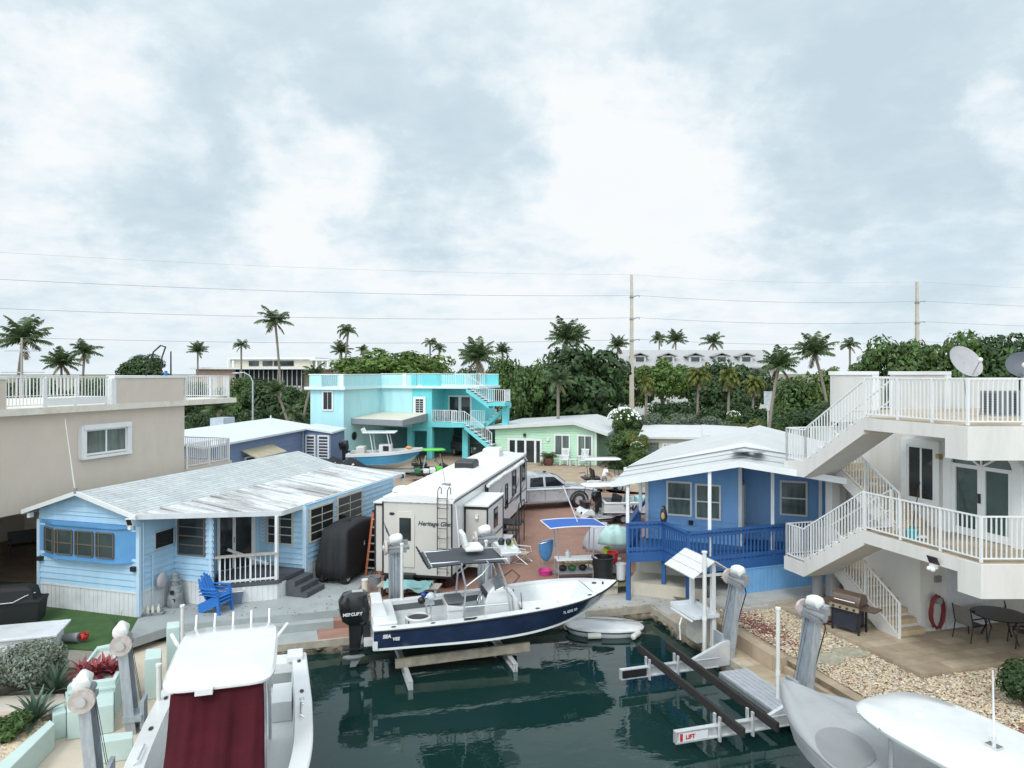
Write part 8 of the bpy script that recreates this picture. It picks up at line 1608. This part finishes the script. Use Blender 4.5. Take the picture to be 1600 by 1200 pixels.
# ============================================================ BY THE GREEN HOUSE
def rocker():
    t = thing('rocking_chair', '', 'rocking chair'); m = MB(); m.box(-.27, .27, -.25, .27, .40, .44); m.build('seat', WHITE, t); m = MB()
    for i in range(6): m.beam((-.22 + i * .088, .25, .44), (-.22 + i * .088, .42, 1.12), .055, .02)
    m.beam((-.28, .42, 1.13), (.28, .42, 1.13), .05, .1); m.build('backrest', WHITE, t)
    for s in (-.27, .27):
        m = MB(); m.beam((s, -.28, .66), (s, .3, .66), .08, .03); m.build('armrest', WHITE, t); m = MB(); m.tube([(s, -.45, .12), (s, -.2, .04), (s, .15, .03), (s, .55, .13)], .022, 6); m.build('rocker', WHITE, t)
        for yy, z1 in ((-.24, .66), (.26, .7)): m = MB(); m.beam((s, yy, .05), (s, yy, z1), .045); m.build('leg', WHITE, t)
    return t
ro = rocker(); w_ = G_.w(G_.fx(882, 727, -.9)[0], -.9); ro.location = (*w_, 0); ro.rotation_euler = (0, 0, R(-14)); ro.scale = (1.15,) * 3; ro['label'] = 'white rocking chair under the left window of the pale green house'; ro['group'] = 'white rocking chairs'
w_ = G_.w(G_.fx(912, 727, -.9)[0], -.9); dup(ro, (*w_, 0), -22, 1.15, 'white rocking chair under the right window of the pale green house')
w_ = G_.w(G_.fx(896, 727, -.9)[0], -.9); t = thing('side_table', 'small white side table between the rocking chairs', 'table', (*w_, 0), -16); m = MB(); m.box(-.3, .3, -.25, .25, .52, .56); m.build('top', WHITE, t)
for sx in (-.25, .25):
    for sy in (-.2, .2): m = MB(); m.box(sx - .025, sx + .025, sy - .025, sy + .025, 0, .52); m.build('leg', WHITE, t)
w_ = G_.w(G_.fx(857, 725, -1.1)[0], -1.1); t = thing('plant_pot', 'big brown pot with leafy plants left of the rocking chairs', 'plant pot', (*w_, 0)); m = MB(); m.lathe([(.32, 0), (.45, .35), (.42, .6), (.46, .64), (.38, .64), (.36, .5)], n=16); m.build('pot', mat('brown glaze', (.10, .045, .035), .4, .15, 3), t, smooth=True); m = MB(); r_ = random.Random(3)
for i in range(22): frond(m, i * 2.4, 1.2 - i * .03, .8, r_, 1.0, 0, 10, .09, .35)
m.build('leaves', [LF_PALM], t, recalc=False).location = (0, 0, .6)
rosette('pot_plant', 'pinkish spiky plant beside the big brown pot', G_.w(G_.fx(848, 727, -1.3)[0], -1.3)[0], G_.w(G_.fx(848, 727, -1.3)[0], -1.3)[1], 0, 18, .7, .06, mat('pinkish leaf', (.30, .22, .13), .6, .2, 3, island=.3), 8)
for i, (px, lb) in enumerate(((684, 'grey patio chair on the turquoise balcony, left end'), (697, 'grey patio chair on the turquoise balcony before the glass doors'))):
    yc = E_.fy(594, 650, 0)[0]; w_ = E_.w(E_.fx(px, 660, yc + 1)[0], yc + 1); t = thing('patio_chair', lb, 'chair', (*w_, 3.2), 40 * i - 30, 'balcony chairs'); m = MB(); m.box(-.25, .25, -.25, .25, .42, .46); m.build('seat', GREY, t); m = MB(); m.box(-.25, .25, .22, .27, .46, 1.0); m.build('backrest', GREY, t)
    for sx in (-.22, .22):
        for sy in (-.22, .22): m = MB(); m.beam((sx, sy, 0), (sx, sy, .42), .04); m.build('leg', GREY, t)
yc = E_.fy(594, 650, 0)[0]; w_ = E_.w(E_.fx(611, 590, yc + 2)[0], yc + 2); t = thing('patio_chair', 'white plastic chair on the turquoise roof terrace', 'chair', (*w_, 6.34), 20); m = MB(); m.box(-.28, .28, -.28, .28, .42, .47); m.build('seat', WHITE, t); m = MB(); m.box(-.28, .28, .24, .3, .47, .95); m.build('backrest', WHITE, t)
for sx in (-.25, .25):
    for sy in (-.25, .25): m = MB(); m.beam((sx, sy, 0), (sx, sy, .42), .05); m.build('leg', WHITE, t)

# ============================================================ BLUE HOUSE AND RIGHT BANK DETAILS
P2 = at(1037, 814, 2.3); t = thing('bird_statue', 'black and tan wooden bird figure standing on the deep blue railing corner', 'statue', (P2[0], P2[1], 2.29), -30); m = MB(); m.lathe([(.09, 0), (.12, .1), (.125, .25), (.10, .38), (.06, .44)], n=14); m.build('body', mat('black wood', (.02, .02, .02), .6, .2, 5), t, smooth=True); m = MB(); m.ell((0, -.055, .2), (.085, .085, .17), 10, 8); m.build('breast', mat('tan wood', (.42, .28, .13), .6, .15, 6), t, smooth=True); m = MB(); m.ell((0, 0, .48), (.07, .075, .075), 10, 8); hd = m.build('head', mat('black wood', (.02, .02, .02), .6), t, smooth=True); m = MB(); m.tube([(0, -.06, .48), (0, -.15, .46)], [.025, .004], 6); m.build('beak', mat('tan wood', (.42, .28, .13)), hd)
def fish_table():
    X, Y = A.w(-3.8, 2.55); t = thing('fish_table', 'white fish cleaning table with raised rim on the right seawall', 'table', (X, Y, -.45), A.deg)
    m = MB(); m.box(-.42, .42, -.68, .68, .84, .88); m.box(-.42, .42, .64, .68, .881, .96); m.box(-.42, -.38, -.68, .639, .881, .95); m.box(.38, .42, -.68, .639, .881, .95); m.box(-.379, .379, -.68, -.64, .881, .95); m.build('table_top', mat('white plastic sheet', (.66, .69, .71), .35, .05, 2, stain=(.45, .46, .46), samt=.4), t)
    m = MB(); m.box(-.1, .3, -.3, .3, 0, .84); m.build('pedestal', mat('stained concrete block', (.48, .46, .42), .85, .15, 3, bump=.4, bscale=15), t); m = MB(); m.box(.26, .38, -.6, -.5, -.4, .84); m.build('leg', GALV, t)
    m = MB(); m.box(-.52, -.46, -.7, .5, .8, .84); m.tube([(-.45, -.1, .8), (-.58, -.15, .55), (-.55, -.15, .1)], .025, 6); m.build('drain_pipe', WHITE, t)
fish_table()
X, Y = A.w(-3.6, 2.6); t = thing('table_shelter', 'small white plank shelter roof on posts above the fish cleaning table', 'shelter', (X, Y, -.4), A.deg); PL = mat('whitewashed planks', (.60, .60, .58), .7, .15, 5, bump=.2, bscale=12, stain=(.38, .37, .35), samt=.5, sscale=2, stretch=(1, 4, 1))
for s in (-1, 1):
    for i in range(3): m = MB(); a, b = (.02 + i * .24) * s, (.24 + i * .24) * s; m.add([(a, -.85, 2.48 - abs(a) * .62), (b, -.85, 2.48 - abs(b) * .62), (b, .8, 2.48 - abs(b) * .62), (a, .8, 2.48 - abs(a) * .62), (a, -.85, 2.45 - abs(a) * .62), (b, -.85, 2.45 - abs(b) * .62), (b, .8, 2.45 - abs(b) * .62), (a, .8, 2.45 - abs(a) * .62)], [(0, 1, 2, 3), (7, 6, 5, 4), (0, 4, 5, 1), (1, 5, 6, 2), (2, 6, 7, 3), (3, 7, 4, 0)]); m.build('roof_plank', PL, t)
for y_ in (-.6, .55): m = MB(); m.box(.02, .14, y_ - .06, y_ + .06, -.1, 2.40); m.build('post', WHITE, t); m = MB(); m.beam((-.66, y_, 2.0), (.7, y_, 2.0), .05, .08); m.build('tie_beam', WHITE, t)
def grill():
    x, y = at(1328, 985, 0); t = thing('gas_grill', 'brown lidded gas grill on a black cart beside the lower stairs', 'grill', (x, y, 0), A.deg - 68); BR = mat('brown enamel', (.10, .065, .045), .3, .12, 3, coat=.3)
    m = MB(); m.box(-.42, .3, -.25, .25, .12, .72); m.build('cabinet', mat('black blue steel', (.025, .03, .045), .4, .15, 4), t); m = MB(); m.ext([(-.28, .80), (-.28, .93), (-.20, 1.08), (-.02, 1.14), (.16, 1.10), (.26, .95), (.26, .80)], 'x', -.40, .40); l = m.build('lid', BR, t, bevel=.02, smooth=True); m = MB(); m.tube([(-.3, -.32, .93), (.3, -.32, .93)], .016, 6); m.build('handle', STEEL, l)
    m = MB(); m.box(-.42, .42, -.32, .28, .72, .80); m.build('firebox', BR, t); m = MB(); m.box(-.42, .42, -.37, -.322, .68, .80); cp = m.build('control_panel', mat('champagne steel', (.5, .42, .32), .35, .1, 3, metal=.6), t)
    for i in range(4): m = MB(); m.tube([(-.3 + i * .2, -.37, .74), (-.3 + i * .2, -.41, .74)], .03, 10); m.build('knob', BLACK, cp)
    for a, b in ((-.78, -.425), (.425, .82)): m = MB(); m.box(a, b, -.26, .24, .74, .775); m.build('side_shelf', BR, t)
    for sx in (-.4, .36):
        for sy in (-.23, .23): m = MB(); m.box(sx - .025, sx + .025, sy - .025, sy + .025, 0.0, .72); m.build('leg', BLACK, t)
    m = MB(); m.tube([(-.48, .2, .1), (-.42, .2, .1)], .1, 12); m.build('wheel', RUBBER, t); m = MB(); m.box(.3, .36, -.24, .24, .15, .2); m.build('brace', BLACK, t)
grill()
bucket('bucket', 'white bucket on the patio left of the gas grill', 1286, 967, .2, .38, WHITE)
m = MB(); x, y = at(1280, 975, 0); m.tube([(.25 * math.cos(i * .6) * (1 + .01 * i), .14 * math.sin(i * .6), .025 + .003 * i) for i in range(26)], .018, 6); o = m.build('hose', mat('red hose', (.17, .02, .025), .45, .1, 5)); o.location = (x, y, .0); tag(o, 'red hose lying in loops beside the white bucket', 'hose')
m = MB(); x, y = at(1303, 976, 0); m.tube([(.2 * math.cos(i * .6), .12 * math.sin(i * .6), .025 + .003 * i) for i in range(16)], .016, 6); o = m.build('hose', BLACK); o.location = (x, y, .0); tag(o, 'short black hose coiled at the foot of the gas grill', 'hose')
q = A.fx(1457, 965, .06); X, Y = A.w(q[0], .02); t = thing('hose_reel', 'red garden hose hung in a loop on the recessed wall', 'hose', (X, Y, 0), A.deg); m = MB(); r_ = random.Random(5)
for k in range(7): m.tube([((.23 + .02 * r_.uniform(-1, 1)) * math.cos(a), -.06 - .02 * k, .62 + (.46 + .05 * r_.uniform(-1, 1)) * math.sin(a)) for a in [i * .3307 for i in range(19)]], .018, 6, closed=True)
m.build('hose', mat('red hose', (.17, .02, .025), .45), t, smooth=True); m = MB(); m.tube([(0, .0, .95), (0, -.22, .95)], .1, 12); m.build('hanger', GREY, t)
def patio_table():
    x, y = at(1562, 1000, 0); t = thing('patio_table', 'round black patio table under the balcony', 'table', (x, y, 0)); m = MB(); m.lathe([(.02, .70), (.68, .70), (.70, .72), (.70, .735), (.02, .74)], n=32); m.build('top', mat('black glass top', (.012, .012, .013), .12, .1, 3), t, smooth=True)
    for i in range(4): a = i * 1.571 + .4; m = MB(); m.tube([(.5 * math.cos(a), .5 * math.sin(a), .70), (.35 * math.cos(a), .35 * math.sin(a), .4), (.52 * math.cos(a), .52 * math.sin(a), 0)], .022, 6); m.build('leg', BLACK, t)
    SL = mat('taupe sling', (.16, .145, .13), .75, .1, 12)
    def chair(lb, px, py, rz):
        x, y = at(px, py, 0); t = thing('sling_chair', lb, 'chair', (x, y, 0), rz, 'patio sling chairs'); m = MB(); m.loft([[(-.23, -.24, .42), (-.23, .24, .42)], [(.0, -.24, .39), (.0, .24, .39)], [(.24, -.24, .43), (.24, .24, .43)]], cap=False, ring_closed=False); m.build('seat', SL, t, recalc=False); m = MB(); m.loft([[(-.24, -.25, .44), (-.24, .25, .44)], [(-.34, -.25, .95), (-.34, .25, .95)]], cap=False, ring_closed=False); m.build('backrest', SL, t, recalc=False)
        for s in (-.27, .27): m = MB(); m.tube([(-.35, s, .97), (-.24, s, .44), (-.34, s, 0)], .018, 6); m.tube([(-.24, s, .44), (.26, s, .44), (.3, s, 0)], .018, 6); m.build('leg', BLACK, t); m = MB(); m.tube([(-.28, s, .64), (.2, s, .64), (.27, s, .44)], .02, 6); m.build('armrest', BLACK, t)
        return t
    chair('sling chair left of the round black table, back turned to the door', 1516, 998, 20); chair('sling chair behind the round black table in the shade', 1548, 968, -80); chair('sling chair at the right border beside the round black table', 1600, 1010, 165)
patio_table()
def dish(px, py, r, d, rz, tilt, m_, label, yl):
    X, Y = (px - 800) / F * d, d; z = zat(py, d); t = thing('satellite_dish', label, 'satellite dish', (X, Y, 6.25), rz); h = z - 6.25
    m = MB(); rot = Matrix.Rotation(R(tilt), 4, 'X'); rows = []
    for i in range(8): q = i / 7; rows.append([rot @ Vector((r * q * math.cos(a), r * q * math.sin(a) * .92, -.16 * r * (1 - q * q))) + Vector((0, 0, h)) for a in [j * .2618 for j in range(24)]])
    m.loft(rows, cap=False); m.build('reflector', m_, t, smooth='all', recalc=False)
    m = MB(); p = rot @ Vector((0, -r * .8, 0)) + Vector((0, 0, h)); f = rot @ Vector((0, -r * .35, r * .75)) + Vector((0, 0, h)); m.tube([p, f], .02, 6); m.tube([(0, .1, 0), (0, .1, h - .1), rot @ Vector((0, 0, -.16 * r)) + Vector((0, 0, h))], .03, 8); m.tube([(.5, .4, 0), (0, .1, h * .7)], .018, 6); m.build('mast', GALV, t); m = MB(); m.ell(f, (.06, .08, .08), 10, 6); m.build('receiver', mat('white plastic cover', (.76, .76, .75), .35), t)
dish(1510, 564, .6, 22.5, 15, 62, mat('grey dish', (.36, .35, .36), .5, .08, 3), 'large grey satellite dish above the roof terrace', 0); dish(1598, 569, .42, 20.5, -30, 70, mat('dark dish', (.07, .08, .10), .5, .1, 3), 'dark satellite dish at the right border of the roof terrace', 0)
for px, lb in ((1556, 'grey air conditioning unit on the roof terrace, the left one'), (1585, 'grey air conditioning unit on the roof terrace, the right one')):
    d = 20.6; t = thing('condenser_unit', lb, 'air conditioner', ((px - 800) / F * d, d, 6.25), A.deg, 'rooftop condensers'); m = MB(); m.box(-.24, .24, -.3, .3, .05, .72); m.build('casing', mat('dark grey casing', (.13, .145, .16), .5, .1, 3), t, bevel=.02); m = MB()
    for i in range(8): m.box(-.25, -.242, -.27, .27, .12 + i * .07, .14 + i * .07)
    m.build('grille', BLACK, t); m = MB(); m.box(-.26, .26, -.32, .32, 0, .05); m.build('base', GREY, t)
X, Y = A.w(.5, -1.15); t = thing('mop_bucket', 'turquoise mop bucket on the right balcony floor', 'bucket', (X, Y, 3.1)); m = MB(); m.lathe([(.12, 0), (.16, .22), (.14, .22), (.11, .04)], n=14); m.build('bucket', mat('turquoise plastic', (.02, .42, .48), .4, .08, 3), t, smooth=True); m = MB(); m.ell((.2, -.12, .06), (.16, .08, .05), 8, 5); m.build('cloth', WHITE, t, smooth=True)
X, Y = A.w(1.15, -.55); t = thing('broom', 'dark broom leaning upright on the right balcony', 'broom', (X, Y, 3.1), A.deg); m = MB(); m.tube([(0, 0, .15), (.35, .1, 1.35)], .014, 6); m.build('handle', BLACK, t); m = MB(); m.box(-.12, .12, -.03, .03, 0, .16); m.build('brush', mat('teal brush', (.03, .22, .2), .7), t)

# ============================================================ LITTER
r_ = random.Random(77); m = MB()
def litter(n, px0, px1, py0, py1, z):
    for i in range(n):
        X, Y = at(r_.uniform(px0, px1), r_.uniform(py0, py1), z); a = r_.uniform(0, 6.28); s_ = r_.uniform(.02, .055); c_, n_ = math.cos(a) * s_, math.sin(a) * s_
        m.add([(X - c_, Y - n_, z + .004), (X + n_ * .4, Y - c_ * .4, z + .012), (X + c_, Y + n_, z + .004), (X - n_ * .4, Y + c_ * .4, z + .008)], [(0, 1, 2, 3)], r_.choice((0, 0, 1)))
litter(130, 740, 975, 830, 935, .0); litter(60, 480, 600, 915, 958, .003); litter(50, 230, 470, 945, 962, .003); litter(60, 900, 1120, 935, 950, -.398)
tag(m.build('leaf_litter', [mat('dry leaf', (.16, .11, .06), .8, .2, 5, island=.3), mat('dark leaf scrap', (.05, .05, .04), .8)], recalc=False), kind='stuff')
for nm, lb, pts in (('ground_cable', 'black cable trailing across the terracotta yard from the camper', ((780, 905), (800, 890), (812, 900), (790, 925), (768, 938))), ('ground_cable', 'dark cable lying along the grey yard edge by the cream pipe post', ((575, 932), (600, 926), (640, 934), (690, 928), (720, 934)))):
    m = MB(); m.tube([(*at(x, y, .02), .02) for x, y in pts], .014, 5); tag(m.build(nm, BLACK), lb, 'cable')
